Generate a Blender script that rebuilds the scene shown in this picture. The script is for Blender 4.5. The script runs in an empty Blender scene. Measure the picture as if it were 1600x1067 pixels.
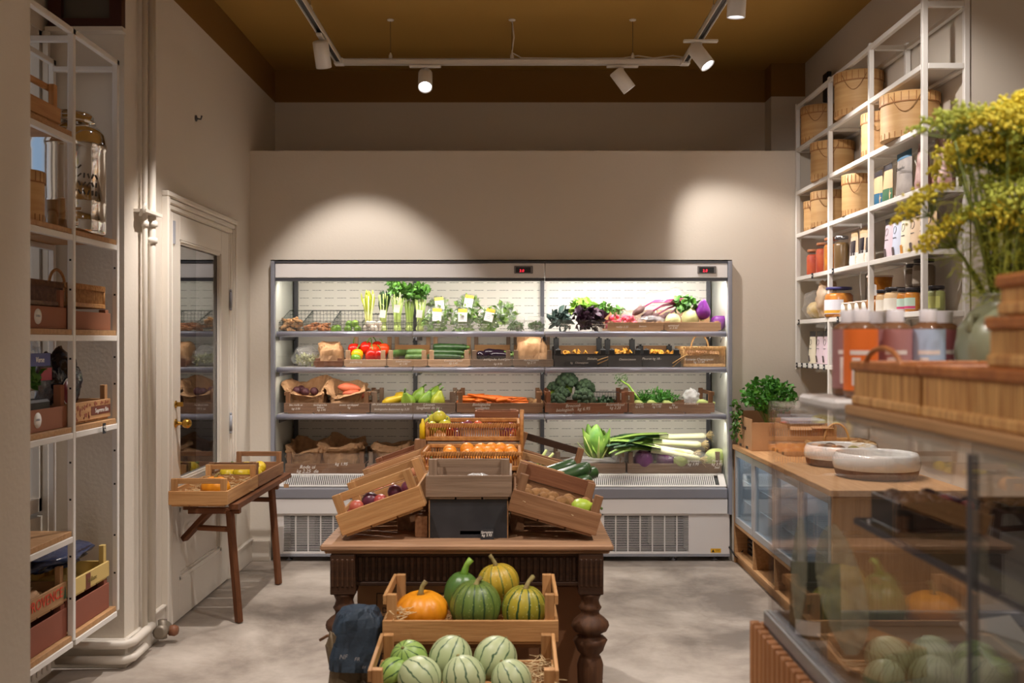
import bpy, math, random
from mathutils import Vector, Matrix, Euler, noise
S = bpy.context.scene
C = S.collection
PI = math.pi
# ------------------------------------------------------------------ camera, world, exposure
F, HZ, EYE = 1555.6, 533.5, 1.49
cd = bpy.data.cameras.new('camera'); cam = bpy.data.objects.new('camera', cd); C.objects.link(cam)
cam.location = (0, 0, EYE); cam.rotation_euler = (PI/2, 0, 0)
cd.lens = 35; cd.sensor_width = 36; cd.clip_start = .05
cd.dof.use_dof = True; cd.dof.focus_distance = 5.0; cd.dof.aperture_fstop = 4.0
S.camera = cam
S.view_settings.view_transform = 'Standard'; S.view_settings.look = 'None'
S.view_settings.exposure = 0.2; S.view_settings.gamma = 1.0
w = bpy.data.worlds.new('world'); S.world = w; w.use_nodes = True
bg = w.node_tree.nodes['Background']; bg.inputs[1].default_value = .5
# daylight on the window side (-X), the warm lamp lit shop on every other side
_tc = w.node_tree.nodes.new('ShaderNodeTexCoord'); _sx = w.node_tree.nodes.new('ShaderNodeSeparateXYZ'); _mr = w.node_tree.nodes.new('ShaderNodeMapRange'); _mx = w.node_tree.nodes.new('ShaderNodeMix')
_mx.data_type = 'RGBA'; _mr.inputs[1].default_value = -.5; _mr.inputs[2].default_value = -.95; _mx.inputs[6].default_value = (.85, .68, .52, 1); _mx.inputs[7].default_value = (.5, .75, 1.1, 1)
for _a, _b in ((_tc.outputs['Generated'], _sx.inputs[0]), (_sx.outputs[0], _mr.inputs[0]), (_mr.outputs[0], _mx.inputs[0]), (_mx.outputs[2], bg.inputs[0])): w.node_tree.links.new(_a, _b)
SPOT_COL = (1.0, .92, .86)
def area(name, loc, rot, sx, sy, power, col):
    l = bpy.data.lights.new(name, 'AREA'); l.shape = 'RECTANGLE'; l.size = sx; l.size_y = sy; l.energy = power; l.color = col
    o = bpy.data.objects.new(name, l); C.objects.link(o); o.location = loc; o.rotation_euler = rot; return o
# strip lamps of the display case (under its canopy and under each shelf) and an added, unseen warm fill light above the viewpoint
area('canopy_strip_left', (-.67, 6.83, 1.90), (math.radians(28), 0, 0), 1.8, .03, 5.5, (1, .93, .84))
area('canopy_strip_right', (.86, 6.83, 1.90), (math.radians(28), 0, 0), 1.2, .03, 8, (1, .96, .92))
area('deck_strip_right', (.86, 6.83, .93), (math.radians(28), 0, 0), 1.2, .03, 2.6, (1, .93, .84))
for _z in (1.525, 1.281):
    area('shelf_strip_left', (-.67, 6.81, _z), (math.radians(24), 0, 0), 1.8, .02, 2.8, (1, .92, .82))
    area('shelf_strip_right', (.86, 6.81, _z), (math.radians(24), 0, 0), 1.2, .02, 2.0, (1, .93, .84))
area('warm_fill_area', (0, .6, 3.45), (0, 0, 0), 2.0, 2.2, 10, (1, .78, .58))
# ------------------------------------------------------------------ helpers
def at(px, py, Y): return Vector(((px-800)/F*Y, Y, EYE-(py-HZ)/F*Y))
def fx(px, Y): return (px-800)/F*Y
def fz(py, Y): return EYE-(py-HZ)/F*Y
def lin(r, g, b):
    f = lambda c: (c/255/12.92) if c/255 <= .04045 else ((c/255+.055)/1.055)**2.4
    return (f(r), f(g), f(b), 1)
class MB:
    def __init__(s): s.v = []; s.f = []; s.sm = []
    def add(s, vs, fs, smooth=False):
        b = len(s.v); s.v += [tuple(x) for x in vs]
        for f in fs: s.f.append([i+b for i in f]); s.sm.append(smooth)
        return s
    def box(s, c, d, M=None):
        x, y, z = d[0]/2, d[1]/2, d[2]/2
        vs = [Vector((i*x, j*y, k*z)) for i in (-1, 1) for j in (-1, 1) for k in (-1, 1)]
        if M: vs = [M @ v for v in vs]
        vs = [v+Vector(c) for v in vs]
        return s.add(vs, [(0, 1, 3, 2), (4, 6, 7, 5), (0, 4, 5, 1), (2, 3, 7, 6), (0, 2, 6, 4), (1, 5, 7, 3)])
    def bb(s, x0, x1, y0, y1, z0, z1): return s.box(((x0+x1)/2, (y0+y1)/2, (z0+z1)/2), (x1-x0, y1-y0, z1-z0))
    def tube(s, pts, r, n=8, closed=False, caps=True, flat=1.0):
        pts = [Vector(p) for p in pts]; m = len(pts)
        rs = r if isinstance(r, (list, tuple)) else [r]*m
        prev = None; vs = []
        for i, p in enumerate(pts):
            a = pts[(i-1) % m] if (closed or i > 0) else p
            b = pts[(i+1) % m] if (closed or i < m-1) else p
            t = (b-a)
            t = t.normalized() if t.length > 1e-9 else Vector((0, 0, 1))
            if prev is None:
                u = t.orthogonal().normalized()
                if abs(t.z) < .99: u = t.cross(Vector((0, 0, 1))).normalized()
            else:
                u = prev-t*prev.dot(t); u = u.normalized() if u.length > 1e-9 else t.orthogonal().normalized()
            prev = u; w = t.cross(u)
            for k in range(n):
                a_ = 2*PI*k/n
                vs.append(p+(u*math.cos(a_)+w*math.sin(a_)*flat)*rs[i])
        fs = []
        for i in range(m if closed else m-1):
            j = (i+1) % m
            for k in range(n):
                k2 = (k+1) % n
                fs.append((i*n+k, i*n+k2, j*n+k2, j*n+k))
        if caps and not closed:
            fs.append(tuple(range(n))[::-1]); fs.append(tuple((m-1)*n+k for k in range(n)))
        return s.add(vs, fs, True)
    def lathe(s, prof, n=24, c=(0, 0, 0), fn=None, M=None, caps=True, smooth=True):
        vs = []; m = len(prof); c = Vector(c)
        for i, (r, z) in enumerate(prof):
            for k in range(n):
                a = 2*PI*k/n; rr = r
                if fn: rr = r*fn(a, i/(m-1))
                v = Vector((rr*math.cos(a), rr*math.sin(a), z))
                vs.append((M @ v if M else v)+c)
        fs = [(i*n+k, i*n+(k+1) % n, (i+1)*n+(k+1) % n, (i+1)*n+k) for i in range(m-1) for k in range(n)]
        if caps: fs += [tuple(range(n))[::-1], tuple((m-1)*n+k for k in range(n))]
        return s.add(vs, fs, smooth)
    def ball(s, c, r, nu=14, nv=9, fn=None, M=None, smooth=True):
        r = (r, r, r) if not isinstance(r, (tuple, list)) else r; vs = []; c = Vector(c)
        for i in range(nv+1):
            t = PI*i/nv
            for k in range(nu):
                a = 2*PI*k/nu
                d = Vector((math.sin(t)*math.cos(a), math.sin(t)*math.sin(a), -math.cos(t)))
                q = fn(d, a, t) if fn else 1
                v = Vector((d.x*r[0], d.y*r[1], d.z*r[2]))*q if not isinstance(q, Vector) else Vector((q.x*r[0], q.y*r[1], q.z*r[2]))
                vs.append((M @ v if M else v)+c)
        return s.add(vs, [(i*nu+k, i*nu+(k+1) % nu, (i+1)*nu+(k+1) % nu, (i+1)*nu+k) for i in range(nv) for k in range(nu)], smooth)
    def grid(s, fn, nu, nv, smooth=True):
        vs = [fn(i/nu, j/nv) for i in range(nu+1) for j in range(nv+1)]
        return s.add(vs, [(i*(nv+1)+j, (i+1)*(nv+1)+j, (i+1)*(nv+1)+j+1, i*(nv+1)+j+1) for i in range(nu) for j in range(nv)], smooth)
    def leaf(s, base, d, up, L, W, bend=.3, ruf=.1, nu=6, nv=4, cup=.2, seed=0, sharp=1.0):
        d = Vector(d).normalized(); up = Vector(up); side = d.cross(up).normalized(); up = side.cross(d).normalized(); base = Vector(base)
        def fn(u, v):
            q = v*2-1; ww = W*(math.sin(PI*min(1, max(0, u*.96+.02))**sharp)**.7)
            z = -bend*L*u*u+cup*ww*q*q+ruf*ww*math.sin(seed+u*9+q*3)*abs(q)
            return base+d*(L*u*(1-.25*abs(bend)*u))+side*(ww*q*.5)+up*z
        return s.grid(fn, nu, nv)
    def build(s, name, mat, parent=None, bev=0, loc=None, rot=None):
        me = bpy.data.meshes.new(name); me.from_pydata(s.v, [], s.f); me.polygons.foreach_set('use_smooth', s.sm); me.materials.append(mat); me.update()
        o = bpy.data.objects.new(name, me); C.objects.link(o)
        if parent: o.parent = parent
        if loc is not None: o.location = loc
        if rot is not None: o.rotation_euler = rot
        if bev:
            b = o.modifiers.new('b', 'BEVEL'); b.width = bev; b.segments = 1; b.limit_method = 'ANGLE'
        return o
def tag(o, label, cat, group=None, kind=None):
    o['label'] = label; o['category'] = cat
    if group: o['group'] = group
    if kind: o['kind'] = kind
    return o
def thing(name, label, cat, loc=(0, 0, 0), rot=(0, 0, 0), group=None):
    o = bpy.data.objects.new(name, None); o.empty_display_size = .05; C.objects.link(o)
    o.location = loc; o.rotation_euler = rot; return tag(o, label, cat, group)
def dup(root, loc, rot=(0, 0, 0), label=None, group=None, sc=None):
    r = root.copy(); C.objects.link(r); r.location = loc; r.rotation_euler = rot
    if label: r['label'] = label
    if group: r['group'] = group
    if sc: r.scale = sc if isinstance(sc, (tuple, list)) else (sc,)*3
    for ch in list(root.children):
        c = ch.copy(); C.objects.link(c); c.parent = r
        for g in ch.children:
            q = g.copy(); C.objects.link(q); q.parent = c
    return r
class Kind:
    """first placement moves the original, later ones copy it with its parts"""
    def __init__(s, fn): s.fn = fn; s.root = None
    def put(s, loc, label, group=None, rot=(0, 0, 0), sc=1.0):
        if s.root is None:
            o = s.root = s.fn(); o.location = loc; o.rotation_euler = rot; o['label'] = label
            if group: o['group'] = group
            o.scale = sc if isinstance(sc, (tuple, list)) else (sc,)*3
            return o
        return dup(s.root, loc, rot, label, group, sc if isinstance(sc, (tuple, list)) else (sc,)*3)
def struct(name, mb, m, bev=0):
    o = mb.build(name, m, bev=bev); o['kind'] = 'structure'; return o
def board(parent, name, size, loc, m, rot=None, bev=.0015):
    """a plank whose grain runs along its longest side"""
    a = max(range(3), key=lambda i: size[i])
    if a == 0: d, R = size, Matrix.Identity(3)
    elif a == 1: d, R = (size[1], size[0], size[2]), Euler((0, 0, PI/2)).to_matrix()
    else: d, R = (size[2], size[1], size[0]), Euler((0, PI/2, 0)).to_matrix()
    o = MB().box((0, 0, 0), d).build(name, m, parent, bev)
    if rot: R = Euler(rot).to_matrix() @ R
    o.location = loc; o.rotation_euler = R.to_euler(); return o
def text(parent, name, body, size, loc, m, rot=(PI/2, 0, 0), shear=.25, align='CENTER', space=.85):
    c = bpy.data.curves.new(name, 'FONT'); c.body = body; c.size = size; c.shear = shear; c.align_x = align; c.extrude = .0004; c.space_line = space
    c.materials.append(m); c.resolution_u = 2
    q = bpy.data.objects.new('tmp', c); me = bpy.data.meshes.new_from_object(q); bpy.data.objects.remove(q)
    o = bpy.data.objects.new(name, me); C.objects.link(o); o.parent = parent; o.location = loc; o.rotation_euler = rot; return o
ORD = ['leftmost', 'second', 'third', 'fourth', 'fifth', 'sixth', 'seventh', 'eighth', 'ninth', 'tenth', 'eleventh', 'twelfth']
def nth(i, n, what):
    """'leftmost X' / 'third X from the left' / 'rightmost X'"""
    if n == 1: return what
    if i == 0: return 'leftmost '+what
    if i == n-1: return 'rightmost '+what
    return f'{ORD[i]} {what} from the left'
# ------------------------------------------------------------------ materials
def _nt(name):
    m = bpy.data.materials.new(name); m.use_nodes = True; nt = m.node_tree
    return m, nt, nt.nodes['Principled BSDF'], nt.nodes.new, nt.links.new
def c4(c): return tuple(c) if len(c) == 4 else (c[0], c[1], c[2], 1)
MATS = {}
def mat(name, col, rough=.5, metal=0, col2=None, ns=12, stretch=(1, 1, 1), var=0, bump=0, bs=40, emit=0, spec=.5, ramp=(.35, .65), sss=0, coat=0):
    if name in MATS: return MATS[name]
    m, nt, b, N, L = _nt(name); MATS[name] = m
    col = c4(col); b.inputs['Base Color'].default_value = col; b.inputs['Roughness'].default_value = rough; b.inputs['Metallic'].default_value = metal
    b.inputs['Specular IOR Level'].default_value = spec
    if coat: b.inputs['Coat Weight'].default_value = coat; b.inputs['Coat Roughness'].default_value = .1
    if emit: b.inputs['Emission Color'].default_value = col; b.inputs['Emission Strength'].default_value = emit
    if col2 or bump or var:
        tc = N('ShaderNodeTexCoord'); mp = N('ShaderNodeMapping'); mp.inputs['Scale'].default_value = stretch
        oi = N('ShaderNodeObjectInfo'); ad = N('ShaderNodeVectorMath'); ad.operation = 'ADD'
        sc = N('ShaderNodeVectorMath'); sc.operation = 'SCALE'; sc.inputs[0].default_value = (7, 13, 5); L(oi.outputs['Random'], sc.inputs['Scale'])
        L(tc.outputs['Object'], ad.inputs[0]); L(sc.outputs[0], ad.inputs[1]); L(ad.outputs[0], mp.inputs[0])
    src = None
    if col2:
        n = N('ShaderNodeTexNoise'); n.inputs['Scale'].default_value = ns; n.inputs['Detail'].default_value = 5; L(mp.outputs[0], n.inputs['Vector'])
        r = N('ShaderNodeValToRGB'); r.color_ramp.elements[0].position = ramp[0]; r.color_ramp.elements[1].position = ramp[1]
        r.color_ramp.elements[0].color = col; r.color_ramp.elements[1].color = c4(col2); L(n.outputs['Fac'], r.inputs[0]); src = r.outputs[0]
    if var:
        h = N('ShaderNodeHueSaturation'); mr = N('ShaderNodeMapRange'); mr.inputs[3].default_value = 1-var; mr.inputs[4].default_value = 1+var
        L(oi.outputs['Random'], mr.inputs[0]); L(mr.outputs[0], h.inputs['Value'])
        if src: L(src, h.inputs['Color'])
        else: h.inputs['Color'].default_value = col
        src = h.outputs[0]
    if src: L(src, b.inputs['Base Color'])
    if bump:
        n2 = N('ShaderNodeTexNoise'); n2.inputs['Scale'].default_value = bs; n2.inputs['Detail'].default_value = 4; L(mp.outputs[0], n2.inputs['Vector'])
        bp = N('ShaderNodeBump'); bp.inputs['Strength'].default_value = bump; bp.inputs['Distance'].default_value = .01; L(n2.outputs['Fac'], bp.inputs['Height']); L(bp.outputs[0], b.inputs['Normal'])
    return m
def wood(name, c1, c2, axis=0, rough=.6, var=.18, ns=6, s=22, bump=.12):
    st = [s]*3; st[axis] = 1.3
    return mat(name, c1, rough, col2=c2, ns=ns/2, stretch=tuple(st), var=var, bump=bump, bs=8, ramp=(.3, .7), spec=.3)
def glass(name, tint=(1, 1, 1), rough=.0, base=.04, dirt=.0, ior=1.45):
    if name in MATS: return MATS[name]
    m, nt, b, N, L = _nt(name); MATS[name] = m; nt.nodes.remove(b)
    t = N('ShaderNodeBsdfTransparent'); t.inputs[0].default_value = c4(tint); g = N('ShaderNodeBsdfGlossy'); g.inputs['Roughness'].default_value = rough
    lw = N('ShaderNodeLayerWeight'); lw.inputs[0].default_value = .5; f0 = ((ior-1)/(ior+1))**2
    pw = N('ShaderNodeMath'); pw.operation = 'POWER'; pw.inputs[1].default_value = 5; L(lw.outputs['Facing'], pw.inputs[0])
    fr = N('ShaderNodeMath'); fr.operation = 'MULTIPLY_ADD'; fr.inputs[1].default_value = (1-f0)*.7; fr.inputs[2].default_value = f0*.9; L(pw.outputs[0], fr.inputs[0])
    mx = N('ShaderNodeMixShader'); L(fr.outputs[0], mx.inputs[0]); L(t.outputs[0], mx.inputs[1]); L(g.outputs[0], mx.inputs[2]); out = mx.outputs[0]
    if dirt:
        d = N('ShaderNodeBsdfDiffuse'); d.inputs[0].default_value = (.8, .8, .8, 1); m2 = N('ShaderNodeMixShader'); m2.inputs[0].default_value = dirt
        L(out, m2.inputs[1]); L(d.outputs[0], m2.inputs[2]); out = m2.outputs[0]
    L(out, nt.nodes['Material Output'].inputs[0]); return m
def film(name, col=(1, 1, 1), dens=.12, bs=30, gl=.25):
    """thin crinkled plastic film"""
    if name in MATS: return MATS[name]
    m, nt, b, N, L = _nt(name); MATS[name] = m; nt.nodes.remove(b)
    tc = N('ShaderNodeTexCoord'); n = N('ShaderNodeTexNoise'); n.inputs['Scale'].default_value = bs; n.inputs['Detail'].default_value = 3; L(tc.outputs['Object'], n.inputs['Vector'])
    bp = N('ShaderNodeBump'); bp.inputs['Strength'].default_value = .9; bp.inputs['Distance'].default_value = .02; L(n.outputs['Fac'], bp.inputs['Height'])
    t = N('ShaderNodeBsdfTransparent'); g = N('ShaderNodeBsdfGlossy'); g.inputs['Roughness'].default_value = .12; L(bp.outputs[0], g.inputs['Normal'])
    d = N('ShaderNodeBsdfDiffuse'); d.inputs[0].default_value = c4(col); L(bp.outputs[0], d.inputs['Normal'])
    lw = N('ShaderNodeLayerWeight'); lw.inputs[0].default_value = .35; L(bp.outputs[0], lw.inputs['Normal'])
    m1 = N('ShaderNodeMixShader'); m1.inputs[0].default_value = dens; L(t.outputs[0], m1.inputs[1]); L(d.outputs[0], m1.inputs[2])
    mu = N('ShaderNodeMath'); mu.operation = 'MULTIPLY'; mu.inputs[1].default_value = gl; L(lw.outputs['Facing'], mu.inputs[0])
    m2 = N('ShaderNodeMixShader'); L(mu.outputs[0], m2.inputs[0]); L(m1.outputs[0], m2.inputs[1]); L(g.outputs[0], m2.inputs[2])
    L(m2.outputs[0], nt.nodes['Material Output'].inputs[0]); return m
def stripes(name, c1, c2, n, width=.18, wob=.25, speck=None, c3=None):
    """stripes that run from pole to pole of a round fruit (object coordinates)"""
    if name in MATS: return MATS[name]
    m, nt, b, N, L = _nt(name); MATS[name] = m; b.inputs['Roughness'].default_value = .42
    def M(op, a, bb=None):
        q = N('ShaderNodeMath'); q.operation = op
        for i, x in enumerate((a, bb)):
            if x is None: continue
            if isinstance(x, (int, float)): q.inputs[i].default_value = x
            else: L(x, q.inputs[i])
        return q.outputs[0]
    tc = N('ShaderNodeTexCoord'); sp = N('ShaderNodeSeparateXYZ'); L(tc.outputs['Object'], sp.inputs[0])
    nz = N('ShaderNodeTexNoise'); nz.inputs['Scale'].default_value = 45; nz.inputs['Detail'].default_value = 4; L(tc.outputs['Object'], nz.inputs['Vector'])
    ang = M('ARCTAN2', sp.outputs[1], sp.outputs[0]); k = M('MULTIPLY', ang, n/(2*PI)); k = M('ADD', k, M('MULTIPLY', M('SUBTRACT', nz.outputs['Fac'], .5), wob))
    fr = M('ABSOLUTE', M('SUBTRACT', M('FRACT', M('ADD', k, 100.0)), .5)); fac = M('LESS_THAN', fr, width/2)
    n2 = N('ShaderNodeTexNoise'); n2.inputs['Scale'].default_value = 14; L(tc.outputs['Object'], n2.inputs['Vector'])
    mixA = N('ShaderNodeMix'); mixA.data_type = 'RGBA'; L(n2.outputs['Fac'], mixA.inputs[0]); mixA.inputs[6].default_value = c4(c1); mixA.inputs[7].default_value = c4(c3 or c1)
    mx = N('ShaderNodeMix'); mx.data_type = 'RGBA'; L(fac, mx.inputs[0]); L(mixA.outputs[2], mx.inputs[6]); mx.inputs[7].default_value = c4(c2); out = mx.outputs[2]
    if speck:
        vo = N('ShaderNodeTexVoronoi'); vo.inputs['Scale'].default_value = 95; L(tc.outputs['Object'], vo.inputs['Vector'])
        s2 = N('ShaderNodeMix'); s2.data_type = 'RGBA'; L(M('LESS_THAN', vo.outputs['Distance'], .16), s2.inputs[0]); L(out, s2.inputs[6]); s2.inputs[7].default_value = c4(speck); out = s2.outputs[2]
    L(out, b.inputs['Base Color']); return m
def painted(name, col, zsplit, col_hi, rough=.75):
    """wall paint, brown above the height ZSPLIT"""
    m, nt, b, N, L = _nt(name); b.inputs['Roughness'].default_value = rough; b.inputs['Specular IOR Level'].default_value = .25
    g = N('ShaderNodeNewGeometry'); sp = N('ShaderNodeSeparateXYZ'); L(g.outputs['Position'], sp.inputs[0])
    q = N('ShaderNodeMath'); q.operation = 'GREATER_THAN'; q.inputs[1].default_value = zsplit; L(sp.outputs[2], q.inputs[0])
    mx = N('ShaderNodeMix'); mx.data_type = 'RGBA'; L(q.outputs[0], mx.inputs[0]); mx.inputs[6].default_value = c4(col); mx.inputs[7].default_value = c4(col_hi); L(mx.outputs[2], b.inputs['Base Color'])
    n2 = N('ShaderNodeTexNoise'); n2.inputs['Scale'].default_value = 60; L(g.outputs['Position'], n2.inputs['Vector'])
    bp = N('ShaderNodeBump'); bp.inputs['Strength'].default_value = .08; bp.inputs['Distance'].default_value = .01; L(n2.outputs['Fac'], bp.inputs['Height']); L(bp.outputs[0], b.inputs['Normal'])
    return m
WALLC, BROWN = lin(212, 203, 190), lin(132, 96, 46)
M_wall = painted('wall_paint', WALLC, 3.286, BROWN)
M_ceil = mat('ceiling_paint', lin(168, 130, 60), .8)
M_trim = mat('cream_gloss_paint', lin(216, 208, 196), .45)
M_white = mat('white_metal', lin(226, 222, 216), .4)
M_grey = mat('grey_metal', lin(150, 152, 160), .4)
M_dgrey = mat('dark_grey_metal', lin(70, 70, 76), .45)
M_steel = mat('brushed_steel', lin(190, 190, 198), .25, 1)
M_chrome = mat('polished_steel', lin(225, 222, 218), .1, 1)
M_brass = mat('brass', lin(190, 150, 70), .25, 1)
M_black = mat('black_plastic', lin(24, 24, 26), .4)
M_chalk = mat('chalkboard_black', lin(34, 34, 38), .7, col2=lin(50, 50, 54), ns=9)
M_ink = mat('white_marker_ink', lin(250, 246, 238), .7)
M_paper = mat('white_paper', lin(240, 238, 234), .7)
M_glass = glass('clear_glass', dirt=.012)
M_pine = wood('pale_pine', lin(186, 144, 102), lin(160, 118, 78))
M_honey = wood('honey_wood', lin(194, 148, 98), lin(168, 120, 74))
M_weath = wood('weathered_wood', lin(150, 126, 106), lin(122, 100, 82))
M_brown = wood('brown_wood', lin(152, 112, 80), lin(122, 84, 56))
M_pale = wood('pale_crate_wood', lin(214, 180, 146), lin(190, 152, 116))
M_red = wood('reddish_wood', lin(146, 96, 66), lin(118, 72, 48))
M_dark = wood('dark_oak', lin(74, 48, 30), lin(50, 31, 20), s=30)
M_top = wood('worn_oak_top', lin(172, 134, 102), lin(138, 104, 78))
M_oak = wood('oak_x', lin(190, 148, 104), lin(168, 126, 84), var=.04)
M_oaky = wood('oak_y', lin(190, 148, 104), lin(168, 126, 84), axis=1, var=.04)
M_kraft = mat('kraft_paper', lin(186, 146, 106), .75, col2=lin(168, 128, 90), ns=20, bump=.5, bs=30)
M_card = mat('cardboard', lin(184, 140, 98), .8, col2=lin(170, 126, 86), ns=6, var=.06)
M_redcard = mat('reddish_cardboard', lin(150, 96, 68), .8)
M_straw = mat('wood_wool', lin(222, 196, 150), .8)
M_cane = mat('cane', lin(196, 146, 88), .5, col2=lin(164, 112, 62), ns=60)
M_cane_l = mat('pale_cane', lin(216, 174, 116), .5, col2=lin(196, 150, 94), ns=60)
M_film = film('clear_plastic_film')
M_filmd = film('cloudy_plastic_film', dens=.3)
M_leaf = mat('green_leaf', lin(82, 130, 40), .5, col2=lin(52, 96, 28), ns=25, var=.15)
M_lleaf = mat('light_green_leaf', lin(150, 186, 70), .5, col2=lin(104, 150, 46), ns=25, var=.12)
M_dleaf = mat('dark_green_leaf', lin(50, 84, 42), .5, col2=lin(32, 60, 32), ns=25, var=.15)
M_pleaf = mat('purple_leaf', lin(74, 34, 58), .5, col2=lin(44, 22, 40), ns=25, var=.15)
M_stem = mat('pale_stem', lin(206, 216, 140), .5, col2=lin(184, 204, 110), ns=10)
# ------------------------------------------------------------------ room shell
XL, XR, YP, YB, ZC, YN = -1.78, 2.15, 6.763, 7.48, 3.53, 4.57
def concrete():
    m, nt, b, N, L = _nt('concrete_floor'); g = N('ShaderNodeNewGeometry'); b.inputs['Specular IOR Level'].default_value = .35
    n1 = N('ShaderNodeTexNoise'); n1.inputs['Scale'].default_value = 1.3; n1.inputs['Detail'].default_value = 8; n1.inputs['Roughness'].default_value = .65; L(g.outputs['Position'], n1.inputs['Vector'])
    n1.inputs['Distortion'].default_value = .25
    r = N('ShaderNodeValToRGB'); e = r.color_ramp.elements; e[0].position = .36; e[0].color = lin(116, 106, 97); e[1].position = .64; e[1].color = lin(188, 178, 167)
    q = e.new(.5); q.color = lin(160, 149, 138); L(n1.outputs['Fac'], r.inputs[0])
    vo = N('ShaderNodeTexVoronoi'); vo.feature = 'DISTANCE_TO_EDGE'; vo.inputs['Scale'].default_value = .9
    n2 = N('ShaderNodeTexNoise'); n2.inputs['Scale'].default_value = 3; n2.inputs['Detail'].default_value = 6; L(g.outputs['Position'], n2.inputs['Vector'])
    ad = N('ShaderNodeMixRGB'); ad.inputs[0].default_value = .25; L(g.outputs['Position'], ad.inputs[1]); L(n2.outputs['Color'], ad.inputs[2]); L(ad.outputs[0], vo.inputs['Vector'])
    cr = N('ShaderNodeMath'); cr.operation = 'LESS_THAN'; cr.inputs[1].default_value = .006; L(vo.outputs['Distance'], cr.inputs[0])
    cm = N('ShaderNodeMath'); cm.operation = 'MULTIPLY'; cm.inputs[1].default_value = .12; L(cr.outputs[0], cm.inputs[0])
    mx = N('ShaderNodeMix'); mx.data_type = 'RGBA'; L(cm.outputs[0], mx.inputs[0]); L(r.outputs[0], mx.inputs[6]); mx.inputs[7].default_value = lin(110, 96, 84); L(mx.outputs[2], b.inputs['Base Color'])
    rr = N('ShaderNodeMapRange'); rr.inputs[3].default_value = .35; rr.inputs[4].default_value = .6; L(n1.outputs['Fac'], rr.inputs[0]); L(rr.outputs[0], b.inputs['Roughness'])
    bp = N('ShaderNodeBump'); bp.inputs['Strength'].default_value = .12; bp.inputs['Distance'].default_value = .02; L(n2.outputs['Fac'], bp.inputs['Height']); L(bp.outputs[0], b.inputs['Normal'])
    return m
struct('floor', MB().bb(-3, 4, -1.2, 8, -.1, 0), concrete())
struct('ceiling', MB().bb(-3, 4, -1.2, 8, ZC, ZC+.1), M_ceil)
struct('wall_left', MB().bb(XL-.2, XL, YN, 5.16, 0, ZC).bb(XL-.2, XL, 6.24, YB, 0, ZC).bb(XL-.2, XL, 5.16, 6.24, 2.19, ZC), M_wall)
struct('wall_left_niche', MB().bb(-2.13, XL-.2, YN, YN+.12, 0, ZC).bb(-2.25, -2.13, 2.48, 3.0, 0, ZC).bb(-2.25, -2.13, 4.53, YN+.12, 0, ZC).bb(-2.25, -2.13, 3.0, 4.53, 0, .7).bb(-2.25, -2.13, 3.0, 4.53, 2.9, ZC), M_wall)
struct('wall_left_front', MB().bb(-2.4, -1.2, -1.2, 2.48, 0, ZC), M_wall)
struct('wall_back', MB().bb(XL, 1.99, YB, YB+.1, 0, ZC).bb(1.9, XR+.1, YB-.18, YB+.1, 0, ZC), M_wall)
struct('wall_partition', MB().bb(XL, -1.64, YP, YP+.1, 0, 2.785).bb(1.495, XR, YP, YP+.1, 0, 2.785).bb(-1.64, 1.495, YP, YP+.1, 2.045, 2.785), M_wall)
struct('wall_right', MB().bb(XR, XR+.15, 4.66, YB, 0, ZC).bb(XR+.15, 4, 4.66, 4.8, 0, ZC), mat('right_wall_paint', WALLC, .75))
struct('wall_right_front', MB().bb(3.85, 4, -1.2, 4.66, 0, ZC), M_wall)
# window in the niche (outer daylight), its casing, transom pane, radiator
wf = MB()
for z in (.72, 2.84): wf.bb(-2.2, -2.14, 3.0, 4.53, z, z+.06)
for y in (3.0, 3.7, 4.505): wf.bb(-2.2, -2.14, y, y+.025, .72, 2.9)
o = struct('window_1', wf, M_trim)
MB().bb(-2.175, -2.17, 3.02, 4.51, .76, 2.86).build('glass_pane', glass('window_glass', dirt=.05), o)
o = struct('trim_window', MB().bb(-2.1285, -2.105, 4.515, 4.538, 0, 2.9), M_trim)
o = tag(MB().bb(-2.11, -1.775, YN-.045, YN, 2.92, 2.96).bb(-2.11, -1.775, YN-.045, YN, 3.3, 3.34).bb(-2.11, -2.05, YN-.045, YN, 2.96, 3.3).bb(-1.83, -1.775, YN-.045, YN, 2.96, 3.3).build('framed_pane', mat('dark_stained_frame', lin(62, 28, 24), .4)), 'dark brown framed pane on the wall above the left shelf rack', 'frame')
MB().bb(-2.06, -1.82, YN-.02, YN-.005, 2.95, 3.31).build('pane', mat('smoked_pane', lin(84, 82, 78), .15), o)
MB().bb(-2.12, -1.768, YN-.055, YN, 2.9, 2.9195).build('ledge', M_trim, o)
r = MB().bb(-2.1, -1.99, 2.9, 4.3, .06, .26)
for i in range(30): r.bb(-1.99, -1.982, 2.92+i*.046, 2.95+i*.046, .08, .24)
r.bb(-2.08, -2.02, 3.0, 3.05, 0, .06).bb(-2.08, -2.02, 4.2, 4.25, 0, .06)
tag(r.build('radiator', M_white, bev=.004), 'white ribbed radiator on the floor under the left shelf rack', 'radiator')
# baseboards
struct('baseboard_left', MB().bb(XL, XL+.018, 4.86, 5.06, 0, .14).bb(XL, XL+.018, 6.35, YP, 0, .14).bb(XL, XL+.026, 4.86, 5.06, .14, .155).bb(XL, XL+.026, 6.35, YP, .14, .155), M_trim, bev=.004)
struct('baseboard_back', MB().bb(XL, -1.645, YP-.018, YP, 0, .14), M_trim, bev=.004)
struct('baseboard_niche', MB().bb(-2.12, XL+.02, YN-.03, YN, 0, .13).bb(XL, XL+.02, YN, 4.86, 0, .13), M_trim, bev=.004)
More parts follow.
